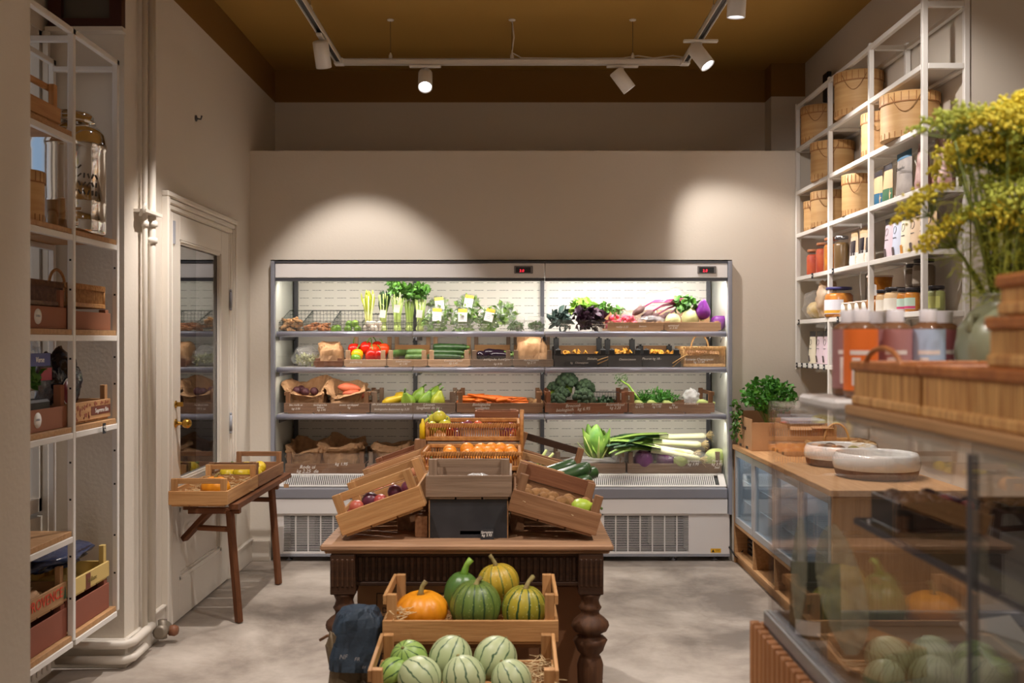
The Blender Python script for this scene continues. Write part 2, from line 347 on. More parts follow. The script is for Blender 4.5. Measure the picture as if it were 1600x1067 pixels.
# pipes
def pipe(name, label, pts, r, n=12): return tag(MB().tube(pts, r, n).build(name, M_trim), label, 'pipe', 'heating pipes')
def flange(parent, y, z, r): MB().lathe([(r*1.02, -.015), (r*1.45, -.012), (r*1.45, .012), (r*1.02, .015)], 12, (-1.75, y, z)).build('coupling', M_trim, parent)
p1 = pipe('heating_pipe', 'thicker cream painted pipe up the left wall, nearer the door frame', [(-1.75, 4.84, .10), (-1.75, 4.84, ZC)], .018)
p2 = pipe('heating_pipe', 'thinner cream painted pipe up the left wall, nearer the shelf rack', [(-1.75, 4.745, .13), (-1.75, 4.745, ZC)], .013)
for z in (2.06, 1.98): flange(p1, 4.84, z, .018)
flange(p2, 4.745, 2.05, .013)
b = MB().bb(-1.782, -1.72, 4.68, 4.90, 2.10, 2.115).tube([(-1.75, 4.68, 2.08), (-1.72, 4.68, 2.14)], .008, 6); b.build('wall_bracket', M_trim, p1)
p3 = pipe('heating_pipe', 'upper of two cream floor pipes bending below the left shelf rack', [(-1.735, 4.80, .12), (-1.735, 4.70, .12), (-1.735, 4.56, .115), (-1.76, 4.515, .115), (-1.85, 4.51, .115), (-2.02, 4.50, .12), (-2.06, 4.46, .14)], .02)
p4 = pipe('heating_pipe', 'lower of two cream floor pipes bending below the left shelf rack', [(-1.735, 4.70, .05), (-1.735, 4.56, .045), (-1.76, 4.515, .045), (-1.85, 4.51, .045), (-2.06, 4.50, .05)], .02)
v = tag(MB().lathe([(.02, -.05), (.032, -.05), (.032, .05), (.02, .05)], 12, (-1.72, 4.90, .07), M=Euler((PI/2, 0, 0)).to_matrix()).tube([(-1.72, 4.9, .03), (-1.72, 4.9, .12)], .022, 10).build('radiator_valve', mat('old_valve_metal', lin(150, 140, 126), .5, .6)), 'grey metal valve at the foot of the left wall pipes', 'valve')
MB().lathe([(.004, 0), (.026, .005), (.028, .03), (.02, .045), (.004, .045)], 12, (-1.7, 4.93, .06), M=Euler((PI/2, 0, PI/2)).to_matrix()).build('valve_knob', mat('valve_knob', lin(140, 92, 66), .5), v)
# hook on the left wall
o = tag(MB().lathe([(.004, 0), (.018, .002), (.018, .006), (.006, .01)], 10, (XL, 5.6, 2.745), M=Euler((0, PI/2, 0)).to_matrix()).tube([(XL, 5.6, 2.745), (XL+.03, 5.6, 2.74), (XL+.035, 5.6, 2.76)], .005, 6).build('wall_hook', M_dgrey), 'small dark metal hook high on the left wall', 'hook')
# ------------------------------------------------------------------ glazed door in the left wall
dc = MB()
for d, e, x in ((0, .03, .035), (.03, .06, .025), (.06, .09, .018)):
    dc.bb(XL-.005, XL+x, 5.06+d, 5.06+e, 0, 2.26-e).bb(XL-.005, XL+x, 6.34-e, 6.34-d, 0, 2.26-e).bb(XL-.005, XL+x, 5.06+d, 6.34-d, 2.26-e, 2.26-d)
dc.bb(XL-.06, XL+.012, 5.15, 5.18, 0, 2.17).bb(XL-.06, XL+.012, 6.22, 6.25, 0, 2.17).bb(XL-.06, XL+.0125, 5.15, 6.25, 2.168, 2.195)
struct('trim_door', dc, M_trim, bev=.006)
d = MB(); x0, x1 = XL-.03, XL+.012
GY0, GY1, GZ0, GZ1 = 5.30, 6.06, .74, 2.03
d.bb(x0, x1, 5.185, GY0, .012, 2.165).bb(x0, x1, GY1, 6.215, .012, 2.165).bb(x0, x1, GY0, GY1, GZ1, 2.165).bb(x0, x1, GY0, GY1, .60, GZ0).bb(x0, x1, GY0, GY1, .012, .22).bb(x0, x0+.02, GY0, GY1, .22, .6)
door = struct('door_1', d, M_trim, bev=.004)
gl = MB()
for a in (0, .012):
    for q in ((GY0, GY0+.02-a, GZ0, GZ1), (GY1-.02+a, GY1, GZ0, GZ1), (GY0, GY1, GZ0, GZ0+.02-a), (GY0, GY1, GZ1-.02+a, GZ1)): gl.bb(x0+.02, x1-.006+a*.5, *q)
    for q in ((GY0, GY0+.03-a, .22, .6), (GY1-.03+a, GY1, .22, .6), (GY0, GY1, .22, .25-a), (GY0, GY1, .57+a, .6)): gl.bb(x0+.01, x1-.014+a, *q)
gl.build('panel_moulding', M_trim, door)
MB().bb(x0+.012, x0+.018, GY0, GY1, GZ0, GZ1).build('glass_pane', glass('door_glass', tint=(.6, .62, .66), ior=3.2), door)
MB().bb(x0-.6, x0-.58, 5.0, 6.4, 0, 2.4).bb(x0-.58, x0-.2, 5.0, 5.05, 0, 2.4).bb(x0-.58, x0-.2, 6.35, 6.4, 0, 2.4).bb(x0-.58, x0-.2, 5.05, 6.35, 2.35, 2.4).build('light_blocking_box', mat('blocking_box_dark', lin(40, 40, 46), .9), door)  # added dark box that keeps outside light from showing through the door glass
for z in (1.16, 1.06):
    pl = MB().lathe([(.004, 0), (.024, .001), (.024, .005), (.012, .009), (.008, .03), (.008, .045)] if z < 1.1 else [(.004, 0), (.02, .001), (.02, .005), (.004, .009)], 16, (x1, 5.23, z), M=Euler((0, PI/2, 0)).to_matrix()).build('door_knob' if z < 1.1 else 'lock_cylinder', M_brass, door)
    if z < 1.1: MB().ball((x1+.06, 5.23, z), .026, 14, 10).build('knob', M_brass, pl)
    else: MB().bb(x1+.008, x1+.04, 5.226, 5.234, z-.012, z+.012).build('key', M_brass, pl)
for z in (.98, 1.75): MB().tube([(x1+.01, 6.225, z-.05), (x1+.01, 6.225, z+.05)], .009, 8).ball((x1+.01, 6.225, z+.058), .009, 8, 6).ball((x1+.01, 6.225, z-.058), .009, 8, 6).build('hinge', M_grey, door)
MB().bb(x1, x1+.008, 5.19, 5.21, 2.0, 2.12).build('door_closer_plate', M_grey, door)
# ------------------------------------------------------------------ ceiling track and spotlights
TX, TY, TZ = 1.095, 6.31, 3.26
t = thing('lighting_track', 'white U-shaped lighting track hung by wires below the brown ceiling', 'track light', (0, TY, TZ))
def rail(name, a, b):
    a, b = Vector(a), Vector(b); d = b-a; m = MB(); n = d.normalized(); s = n.cross(Vector((0, 0, 1)))*.018
    for sg in (-1, 1):
        m.tube([a+s*sg, b+s*sg], .0001, 4)
    M = Matrix((n, n.cross(Vector((0, 0, -1))), Vector((0, 0, 1)))).transposed()
    m = MB().box((a+b)/2+Vector((0, 0, .016)), (d.length, .04, .006), M)
    for sg in (-1, 1): m.box((a+b)/2+s*sg, (d.length, .004, .034), M)
    m.build(name, M_white, t); MB().box((a+b)/2+Vector((0, 0, .004)), (d.length-.02, .03, .016), M).build('conductor_channel', M_black, t)
rail('rail', (-TX, 0, 0), (TX, 0, 0)); rail('rail', (-TX, 0, 0), (-TX, -6.2, 0)); rail('rail', (TX, 0, 0), (TX, -6.2, 0))
for sx in (-1, 1): MB().bb(sx*TX-.03, sx*TX+.03, -.03, .03, -.018, .022).build('corner_joint', M_white, t, bev=.003)
for x, y in ((-.77, 0), (0, 0), (.765, 0), (-TX, -.9), (TX, -.9), (-TX, -3), (TX, -3)):
    k = MB().tube([(x, y, .02), (x, y, ZC-TZ)], .0022, 5).build('hanging_wire', mat('wire_grey', lin(120, 104, 80), .4, .5), t)
    MB().lathe([(.012, .018), (.012, .04), (.004, .06)], 8, (x, y, 0)).build('wire_clip', M_white, k); MB().lathe([(.004, ZC-TZ-.012), (.022, ZC-TZ-.006), (.022, ZC-TZ)], 10, (x, y, 0)).build('ceiling_rose', M_white, k)
MB().tube([(0, 0, ZC-TZ), (.012, .01, .16), (.0, 0, .06), (.06, .01, .03), (.4, .012, .026), (.7, .015, .03), (.8, .015, .045), (.9, .015, .03), (1.02, .012, .045), (TX, 0, .03)], .005, 6).build('feed_cable', M_white, t)
def lens_mat(on): return mat('lamp_lens_on', lin(240, 244, 255), .3, emit=9) if on else mat('lamp_lens', lin(200, 200, 205), .2)
def spot(mount, aim, power, deg, label, blend=.55, along=1, drop=.085, size=.03, col=SPOT_COL):
    r = thing('track_spotlight', label, 'spotlight', mount, group='track spotlights'); d = (Vector(aim)-Vector(mount)-Vector((0, 0, -drop-.03))).normalized()
    MB().bb(*((-.1, .1, -.016, .016) if along else (-.016, .016, -.1, .1)), -.034, -.0185).build('adapter', M_white, r, bev=.003)
    MB().tube([(0, 0, -.034), (0, 0, -drop)], .009, 8).build('stem', M_white, r)
    q = d.to_track_quat('Z', 'Y'); c = Vector((0, 0, -drop-.03))
    b = MB().lathe([(.008, -.075), (.04, -.075), (.045, -.07), (.045, .075), (.041, .075), (.04, .05)], 24, caps=False).lathe([(.001, -.0745), (.04, -.0745)], 24, caps=False).build('lamp_barrel', M_white, r, loc=c); b.rotation_euler = q.to_euler()
    MB().lathe([(.0005, .05), (.041, .05)], 24, caps=False).build('lens', lens_mat(True), b)
    l = bpy.data.lights.new('lamp_beam', 'SPOT'); l.energy = power; l.color = col; l.spot_size = math.radians(deg); l.spot_blend = blend; l.shadow_soft_size = size
    lo = bpy.data.objects.new('lamp_beam', l); C.objects.link(lo); lo.parent = r; lo.location = c+d*.1; lo.rotation_euler = (-d).to_track_quat('Z', 'Y').to_euler()
    return r
def on_track(x, y): return (x, y, TZ)
spot(on_track(-TX, 5.74), (-1.04, 6.24, 2.2), 84, 66, 'white spotlight on the left track leg, aimed at the produce case', along=0, blend=.5)
spot(on_track(-.55, TY), (-.4, 4.3, .8), 190, 66, 'white spotlight with lit lens, second from the left on the cross track')
spot(on_track(.70, TY), (1.75, 6.46, 1.80), 90, 58, 'white spotlight on the cross track tilted toward the right wall', blend=.5)
spot(on_track(TX, 5.78), (2.05, 5.2, 1.6), 110, 84, 'white spotlight at the far end of the right track leg')
spot(on_track(TX, 4.85), (1.0, 5.2, .1), 130, 76, 'white spotlight at the top edge on the right track leg', along=0)
spot(on_track(-TX, 4.5), (-1.35, 5.4, .3), 170, 72, 'white spotlight on the left track leg above the shelf rack', along=0)
spot(on_track(-TX, 2.6), (-.25, 3.3, .5), 120, 70, 'white spotlight on the left track leg above the melon crate', along=0)
spot(on_track(TX, 2.9), (.3, 3.8, .6), 120, 70, 'white spotlight on the right track leg above the glass case', along=0)
spot(on_track(TX, 1.0), (.85, 1.7, 1.3), 84, 74, 'white spotlight on the right track leg above the dill vase', along=0)
spot(on_track(-TX, 1.7), (.62, 1.5, 1.38), 70, 62, 'white spotlight on the left track leg nearest the viewer', along=0)
spot(on_track(TX, 3.9), (1.95, 5.3, 2.0), 60, 80, 'white spotlight on the right track leg facing the storage shelf', along=0)
# ------------------------------------------------------------------ refrigerated produce case
def slotted():
    m, nt, b, N, L = _nt('slotted_back_panel'); b.inputs['Roughness'].default_value = .45
    tc = N('ShaderNodeTexCoord'); sp = N('ShaderNodeSeparateXYZ'); L(tc.outputs['Object'], sp.inputs[0])
    def M(op, a, bb):
        q = N('ShaderNodeMath'); q.operation = op
        for i, x in enumerate((a, bb)):
            if isinstance(x, (int, float)): q.inputs[i].default_value = x
            elif x is not None: L(x, q.inputs[i])
        return q.outputs[0]
    u = M('FRACT', M('ADD', M('DIVIDE', sp.outputs[0], .0918), 100), None)
    f = M('MULTIPLY', M('LESS_THAN', u, .74), M('LESS_THAN', M('FRACT', M('DIVIDE', u, .25), None), .84))
    f = M('MULTIPLY', f, M('LESS_THAN', M('FRACT', M('DIVIDE', sp.outputs[2], .0565), None), .055))
    mx = N('ShaderNodeMix'); mx.data_type = 'RGBA'; L(f, mx.inputs[0]); mx.inputs[6].default_value = lin(228, 224, 214); mx.inputs[7].default_value = lin(70, 68, 66); L(mx.outputs[2], b.inputs['Base Color']); return m
FX0, FX1, FXM, FXH = -1.63, 1.487, .222, -.674     # left, right, joint of the two units, middle joint of the left one
YF = YP                                             # front plane
Z1, Z2, Z3, Z4 = 1.558, 1.314, .995, .57            # shelf surfaces
fr = thing('refrigerated_display_case', 'long open fronted refrigerated produce case set into the rear partition', 'fridge', (0, YF, 0))
def fb(name, m, boxes, parent=fr, bev=0):
    b = MB()
    for q in boxes: b.bb(*q)
    return b.build(name, m, parent, bev)
M_fwhite = mat('case_white_enamel', lin(226, 222, 220), .35)
M_alu = mat('anodised_rail', lin(176, 176, 192), .3, .35)
M_bump = mat('grey_bumper', lin(134, 134, 142), .45)
fb('back_panel', slotted(), [(FX0+.03, FX1-.03, .56, .58, .5, 1.98)])
fb('inner_ceiling', M_fwhite, [(FX0+.03, FX1-.03, .03, .58, 1.98, 2.02)])
for x0, x1 in ((FX0, FX0+.025), (FX1-.025, FX1)):
    e = fb('end_frame', mat('end_frame_grey', lin(140, 142, 152), .4), [(x0, x1, -.045, .0, .32, 2.034)], bev=.003)
    fb('end_panel', mat('end_panel_enamel', lin(206, 210, 200), .12), [(x0+.005, x1-.005, .0, .56, .5, 2.0)], e)
for x in (FX0+.045, -.71, FXM, FX1-.045):
    s = fb('shelf_upright', M_dgrey, [(x-.014, x+.014, .535, .5595, .5, 1.979)])
for x0, x1, nm in ((FX0+.027, FXM-.002, 'l'), (FXM+.002, FX1-.027, 'r')):
    c = fb('canopy', M_fwhite, [(x0, x1, -.025, .03, 1.921, 2.02)], bev=.003)
    fb('canopy_trim', M_dgrey, [(x0, x1, -.03, .03, 2.0205, 2.034), (x0, x1, -.02, .03, 1.90, 1.9205)], c)
    MB().tube([(x0+.05, .07, 1.955), (x1-.05, .07, 1.955)], .012, 10).build('lamp_tube', mat('lamp_tube_lit', (1, .96, .9, 1), .3, emit=2.5), c)
    px = 818 if nm == 'l' else 1103
    d = fb('temperature_display', mat('display_bezel', lin(112, 106, 106), .4), [(fx(px-14.5, YF), fx(px+14.5, YF), -.034, -.0255, fz(428, YF), fz(416, YF))], c, .003)
    d.parent = fr
    q = fb('display_window', M_black, [(fx(px-12, YF), fx(px+11, YF), -.0355, -.0345, fz(426.5, YF), fz(418, YF))], d)
    text(d, 'red_digits', '3.0' if nm == 'l' else '2.8', .026, (fx(px-3, YF), -.036, fz(425.5, YF)), mat('red_led', (1, .02, .05, 1), .4, emit=2.2), shear=.1)
# shelves: three levels of three bays, each with price rail and clear riser
for z in (Z1, Z2, Z3):
    for x0, x1 in ((FX0+.03, FXH-.003), (FXH+.003, FXM-.003), (FXM+.003, FX1-.03)):
        s = fb('shelf', M_fwhite, [(x0, x1, .02, .5345, z-.02, z)])
        p = MB(); zz = z-.018
        prof = [(-.012+.022*math.cos(a), zz+.019*math.sin(a)) for a in [PI/2+i*PI/6 for i in range(7)]]
        vs = [(x, .028+y, zq) for x in (x0, x1) for y, zq in prof]; n = len(prof)
        p.add(vs, [(i, i+1, n+i+1, n+i) for i in range(n-1)], True).add([], [])
        p.f.append(list(range(n))[::-1]); p.sm.append(False); p.f.append(list(range(n, 2*n))); p.sm.append(False)
        p.build('price_rail', M_alu, s)
        fb('clear_riser', glass('riser_acrylic', dirt=.02), [(x0+.003, x1-.003, .012, .016, z+.001, z+.08)], s)
        fb('shelf_bracket', M_dgrey, [(x0+.01, x0+.014, .03, .53, z-.06, z-.0201)], s)
for px, z in ((646, Z1), (646, Z2), (845, Z1), (845, Z2), (1106, Z1), (1124, Z1), (1106, Z2), (1124, Z2)):
    x = fx(px, 6.85); k = MB().tube([(x+.012, .05, z-.022), (x, .05, z-.075)], .0025, 5); k.build('tag_hook', M_black, fr)
# deck, intake grille, bumper, lower body
M_slit = mat('grille_enamel', lin(222, 219, 215), .4)
fb('deck', M_fwhite, [(FX0+.03, FX1-.03, .10, .559, .5, Z4)])
for x0, x1 in ((FX0+.03, FXM-.002), (FXM+.002, FX1-.03)):
    g = MB(); n = int((x1-x0-.1)/.0135); R = Euler((math.radians(38), 0, 0)).to_matrix()
    for i in range(n): g.box((x0+.05+i*.0135, .052, .541), (.0068, .11, .006), R)
    for q in ((.095, .573), (.006, .507)): g.box(((x0+x1)/2, q[0], q[1]), (x1-x0, .014, .007), R)
    for x in (x0+.022, x1-.022): g.box((x, .052, .541), (.044, .10, .007), R)
    g.build('intake_grille', M_slit, fr); MB().box(((x0+x1)/2, .058, .528), (x1-x0-.01, .10, .006), R).build('grille_shade_slab', M_black, fr)  # black slab stands in for the shade between the grille slats
    fb('bumper', M_bump, [(x0, x1, -.05, .004, .428, .50)], bev=.008)
    fb('fascia', M_fwhite, [(x0, x1, -.04, .02, .325, .427)], bev=.003)
fb('lower_body', M_fwhite, [(FX0+.01, -1.55, -.02, .5, .05, .324), (-.62, -.60, -.02, .5, .05, .324), (.42, .62, -.02, .5, .05, .324), (1.2, FX1-.012, -.02, .5, .05, .324), (-1.55, 1.2, -.02, .0, .05, .066), (-1.55, 1.2, -.02, .0, .31, .324)], bev=.002)
fb('machine_compartment', mat('dark_machine_bay', lin(30, 29, 28), .8), [(-1.55, 1.2, .2, .22, .06, .32)])
for q in ((.95, 1.12), (-1.5, -1.36)): fb('compressor', mat('grey_compressor', lin(120, 118, 114), .5), [(*q, .1, .19, .09, .3)])
fb('bottom_rail', M_grey, [(FX0+.01, FX1-.012, -.025, .0, .035, .0499)])
for x0, x1 in ((-1.55, -.62), (-.60, .42), (.62, 1.2)):
    g = MB(); w = x1-x0; nb = max(2, round(w/.085)); nh = 21
    for i in range(nb+1): g.bb(x0+i*w/nb-.004, x0+i*w/nb+.004, -.019, -.013, .066, .31)
    for j in range(nh+1): g.bb(x0, x1, -.016, -.010, .066+j*.244/nh-.0017, .066+j*.244/nh+.0017)
    g.build('louvre_grille', M_fwhite, fr)
for x in (-1.52, -.5, .5, 1.1, 1.38):
    MB().lathe([(.024, 0), (.024, .008), (.007, .012), (.007, .036)], 12, (x, .03, 0)).build('levelling_foot', M_steel, fr)
k = fb('warning_sticker', mat('yellow_sticker', lin(236, 180, 40), .5), [(1.345, 1.415, -.0215, -.0205, .06, .088)])
MB().add([(1.352, -.0217, .064), (1.372, -.0217, .064), (1.362, -.0217, .083)], [(0, 1, 2)]).build('warning_triangle', M_black, k)
fb('sticker_lines', M_black, [(1.378, 1.408, -.0219, -.0216, .078, .080), (1.378, 1.404, -.0219, -.0216, .070, .072)], k)
c = tag(MB().tube([(1.47, 6.74, .10), (1.50, 6.70, .05), (1.52, 6.70, .03), (1.57, 6.72, .10), (1.60, 6.74, .16)], .006, 6).build('power_cable', M_black), 'thin black power cable between produce case and wooden counter', 'cable')
# handwriting on risers and crate fronts: part of the case's risers
def script(px, py, body, size=.02, Y=YF+.0115, sh=.3, rot=0): text(fr, 'price_handwriting', body, size, (fx(px, Y), Y-YF, fz(py, Y)), M_ink, (PI/2, -math.radians(rot), 0), sh)
for a in ((682, 508, 'rucola\n zakje'), (706, 510, 'veldsla\nzakje'), (722, 508, 'spinazie\n200g 2.50'), (750, 508, 'snijbiet, mizuna\n200 gr 3.00'), (808, 510, 'cress\n2.45'), (838, 510, 'cress\n2.45'),
          (884, 508, 'Palmkool\nbos 3.20'), (936, 508, 'bindsla rood\nen groen st\n1.95'), (972, 512, 'radijs 2.25'), (1004, 511, 'bieten'), (1052, 510, 'spitskool\nst 3.45'),
          (475, 567, 'ui', ), (556, 567, 'paprika kg', ), (630, 566, 'komkommer\nst 1.95'), (708, 565, 'Courgette kool\nkg 3.40'), (776, 563, 'biologische Aubergine'), (778, 570, 'kg 4.95'), (830, 564, 'Aardappelen\nkg 2.10'),
          (925, 562, 'Shiitake', .022), (905, 568, 'kg   Champignon', .018), (980, 563, 'Oesterzwam', .022), (1018, 562, 'Pleurot kg 18.-', .022), (1092, 563, 'Kastanje Champignon\nkg 11.95', .022),
          (462, 634, 'bio rode ui'), (462, 640, 'kg 3.95'), (500, 634, 'biologische\n bieten\n   kg 3.95'), (545, 634, 'zoete aardappel\nkg'), (612, 633, 'alle patisson en pompoen kg 4.95\n\nbiologische Butternut kg 3.25'), (670, 634, 'Limoen\nSpaghetti de kg -', .026),
          (752, 634, 'Biologische\n wortelen\n    kg 2.25', .027), (895, 636, 'Broccoli\nbiologisch   kg 6.95', .03, YF+.0115, .3, 3), (961, 634, 'Boerenkool\nkg 2.25', .026), (999, 633, 'venkel\nkg 2.95'), (1026, 633, 'Bospeen\nkg 1.95'), (1052, 634, 'Sla\nkg 1.95'), (1080, 632, 'Knolselderij')): script(*a)
for a in ((480, 732, 'Rode ui\nkg 2.25  de\n   Bospeen', .034, YF+.088), (533, 727, 'kg 1.95', .03, YF+.088), (600, 730, 'kg 2.95', .03, YF+.088), (1083, 722, 'kruiden\nkg 3.95', .026, YF+.088), (1120, 722, 'Prei st\nkg 2.95\nhol', .026, YF+.088)): script(*a)
for px0, px1 in ((442, 850), (853, 1132)):
    fb('deck_riser', glass('riser_acrylic', dirt=.02), [(fx(px0, YF+.09), fx(px1, YF+.09), .09, .094, Z4+.012, Z4+.15)])
# ------------------------------------------------------------------ makers: crates, baskets, bags
def crate(label, W, L, loc, hb=.072, ht=.15, m=None, rot=(0, 0, 0), rails='', posts='fb', t=.009, hbb=None, railh=.026, group=None, name='wooden_crate', feet=True, hside=None, htb=None):
    """open slatted crate: origin at the middle of its bottom front edge, front towards -Y"""
    m = m or M_pine; r = thing(name, label, 'crate', Vector(loc)+Vector((0, 0, .0015)), rot, group); hbb = hbb or hb; hs = hside or hb; z0 = .008 if feet else 0
    b = MB(); n = 4
    for i in range(n): b.bb(-W/2+.002, W/2-.002, .002+i*(L-.004)/n, .002+(i+.86)*(L-.004)/n, z0, z0+.006)
    o = b.build('bottom_slats', m, r)
    if feet:
        for i in range(3): board(r, 'foot_batten', (W*.29, .03, z0-.0003), (-W/2+W*(.19+.31*i), .02, (z0-.0003)/2), m, bev=0)
    board(r, 'front_board', (W, t, hb-z0), (0, t/2, z0+(hb-z0)/2), m); board(r, 'back_board', (W, t, hbb-z0), (0, L-t/2, z0+(hbb-z0)/2), m)
    for s in (-1, 1): board(r, 'side_board', (t, L-2*t-.001, hs-z0), (s*(W/2-t/2), L/2, z0+(hs-z0)/2), m)
    p = .022
    for s in (-1, 1):
        for y, e in ((t+p/2+.0005, 'f'), (L-t-p/2-.0005, 'b')):
            hh = (htb or ht) if e == 'b' else ht
            if e in posts: board(r, 'corner_post', (.03, p, hh-z0-.007), (s*(W/2-t-.0155), y, z0+.007+(hh-z0-.007)/2), m)
    for k in rails:
        if k in 'fb':
            y = t/2-.0 if k == 'f' else L-t/2
            y = t+p+.0055 if k == 'f' else L-t/2
            board(r, 'top_rail', (W-2*t-.002, t, railh), (0, y, ht-railh/2-.001), m)
        else: board(r, 'top_rail', (t, L-2*t, railh), ((-1 if k == 'l' else 1)*(W/2-t/2), L/2, ht-railh/2-.001), m)
    return r
def wicker(label, W, L, H, loc, rot=(0, 0, 0), handle=None, m=None, group=None, name='wicker_basket', pitch=.0105, rimh=.022, mr=None):
    m = m or M_cane; mr = mr or m; r = thing(name, label, 'basket', loc, rot, group)
    def ring(z, h, w, nm, mm):
        b = MB()
        for s in (-1, 1): b.box((0, s*(L/2), z), (W+w, w, h)); b.box((s*(W/2), 0, z), (w, L-w, h))
        o = b.build(nm, mm, r, .003); return o
    ring(.012, .02, .014, 'base_rim', mr); top = ring(H-rimh/2, rimh, .014, 'top_rim', mr)
    MB().bb(-W/2+.007, W/2-.007, -L/2+.007, L/2-.007, .003, .009).build('floor_panel', m, r)
    st = MB()
    for i in range(int(W/pitch)):
        x = -W/2+.008+i*pitch
        for s in (-1, 1): st.tube([(x, s*L/2, .02), (x, s*L/2, H-rimh)], .0026, 5, caps=False)
    for i in range(int(L/pitch)):
        y = -L/2+.008+i*pitch
        for s in (-1, 1): st.tube([(s*W/2, y, .02), (s*W/2, y, H-rimh)], .0026, 5, caps=False)
    st.build('upright_canes', m, r)
    wr = MB()
    for i in range(int(W/pitch)):
        x = -W/2+.004+i*pitch
        for s in (-1, 1): wr.tube([(x, s*(L/2+.0075), H-rimh-.001), (x+.003, s*(L/2+.0085), H-rimh/2), (x+.002, s*(L/2+.006), H+.001)], .0036, 5, caps=False)
    for i in range(int(L/pitch)):
        y = -L/2+.004+i*pitch
        for s in (-1, 1): wr.tube([(s*(W/2+.0075), y, H-rimh-.001), (s*(W/2+.0085), y+.003, H-rimh/2), (s*(W/2+.006), y+.002, H+.001)], .0036, 5, caps=False)
    wr.build('rim_binding', mr, top)
    for s in (-1, 1):
        for q in (-1, 1): MB().tube([(s*W/2, q*L/2, .004), (s*W/2, q*L/2, H)], .007, 7).build('corner_cane', mr, r)
    if handle:
        ax, wd, hh = handle; pts = [(math.cos(a)*wd/2, 0, H-.01+math.sin(a)*hh) for a in [PI*i/14 for i in range(15)]]
        if ax == 'y': pts = [(0, x, z) for x, _, z in pts]
        MB().tube(pts, .0065, 8).build('handle', m, r)
    return r
def fbm(v, o=3): return noise.fractal(Vector(v), 1.0, 2.0, o)
def paper_bag(label, w, d, h, loc, rot=(0, 0, 0), seed=0, open_top=True, m=None, group=None, name='paper_bag', level=.55, low_front=.35, cat='paper bag'):
    """soft kraft bag; open ones have a rolled down crumpled mouth, lower at the front"""
    m = m or M_kraft; nu = 44; mb = MB(); rings = []
    def sup(a, q=.55): c, s = math.cos(a), math.sin(a); return math.copysign(abs(c)**q, c)*w/2, math.copysign(abs(s)**q, s)*d/2
    if open_top: prof = [(1, 0), (1.0, .2), (1.03, .45), (1.04, .7), (1.03, .84), (1.12, .86), (1.17, .78), (1.19, .86), (1.12, .97), (1.0, 1.0), (.9, .93), (.87, .72), (.85, level), (.5, level-.05), (.02, level-.03)]
    else: prof = [(1, 0), (1.02, .2), (1.02, .45), (.97, .68), (.86, .84), (.78, .93), (.66, .99), (.4, .97), (.02, .9)]
    for i, (s, z) in enumerate(prof):
        for k in range(nu):
            a = 2*PI*k/nu; x, y = sup(a); x *= s; y *= s
            fr = max(0, -math.sin(a)); lift = 1-low_front*fr*(z if open_top else 0)
            amp = (.02+.075*z)*min(w, d)*2.4
            n1 = fbm((x*8+seed*7, y*8, z*h*10+seed)); n2 = abs(fbm((x*20+seed, y*20+3, z*h*22)))-.25
            r = Vector((x, y, 0)); L = r.length or 1
            zz = z*h*lift+n1*.16*h*z+fbm((x*3.5+seed*3, y*3.5, 1))*.22*h*z*z
            mb.v.append((x+x/L*(n1*amp+n2*amp*.6), y+y/L*(n1*amp+n2*amp*.6), max(.001 if i else 0, zz)))
    for i in range(len(prof)-1):
        for k in range(nu): mb.f.append([i*nu+k, i*nu+(k+1) % nu, (i+1)*nu+(k+1) % nu, (i+1)*nu+k]); mb.sm.append((k+i) % 3 == 0)
    mb.f.append([k for k in range(nu)][::-1]); mb.sm.append(False)
    o = mb.build(name, m, loc=loc, rot=rot); return tag(o, label, cat, group)
def plastic_heap(label, w, d, h, loc, seed=0, m=None, cat='plastic bag', rot=(0, 0, 0), name='plastic_bag', group=None):
    def fn(dv, a, t):
        n = 1+.35*fbm((dv.x*2.2+seed*5, dv.y*2.2, dv.z*2.2))+.12*fbm((dv.x*6+seed, dv.y*6, dv.z*6)); return Vector((dv.x*n, dv.y*n, max(-.9, dv.z*n)))
    return tag(MB().ball((0, 0, h*.5), (w/2, d/2, h*.55), 30, 18, fn).build(name, m or M_film, loc=loc, rot=rot), label, cat, group)
def straw(label, w, d, h, loc, n=60, seed=0, rot=(0, 0, 0)):
    R = random.Random(seed); b = MB()
    for i in range(n):
        x, y = R.uniform(-w/2, w/2), R.uniform(-d/2, d/2); a = R.uniform(0, 2*PI); l = R.uniform(.015, .03); z = R.uniform(.002, h)
        b.tube([(x, y, z), (x+math.cos(a)*l, y+math.sin(a)*l, z+R.uniform(.0, .012)), (x+math.cos(a+.9)*l*1.6, y+math.sin(a+.9)*l*1.6, z+R.uniform(-.002, .006))], .0011, 3, caps=False)
    return tag(b.build('wood_wool', M_straw, loc=loc, rot=rot), label, 'packing straw', kind='stuff')
# ------------------------------------------------------------------ makers: fruit and vegetables (origin at the middle of the base unless noted)
def ribbed(name, cat, m, r, h, ribs, depth, stem_m, stem_h=.05, seed=0, dip=.12, curl=.02, sw=.008):
    def f():
        root = thing(name, 'x', cat)
        def fn(d, a, t):
            q = 1-depth*abs(math.cos(a*ribs/2))**6+.015*fbm((d.x*2+seed, d.y*2, d.z*2)); z = d.z*(1-dip*2*math.exp(-((d.x**2+d.y**2)/.06)))
            return Vector((d.x*q, d.y*q, z))
        MB().ball((0, 0, h*.46), (r, r, h/2), ribs*6, 22, fn).build('skin', m, root)
        z0 = h*.46+h/2*(1-2*dip)
        MB().tube([(0, 0, z0-.006), (.002, 0, z0+stem_h*.3), (curl*.4, .003, z0+stem_h*.7), (curl, .006, z0+stem_h)], [sw*2.0, sw*1.1, sw*.9, sw*1.05], 7).build('stalk', stem_m, root)
        return root
    return f
M_pstem = mat('pumpkin_stalk', lin(150, 138, 84), .7, col2=lin(120, 100, 56), ns=40)
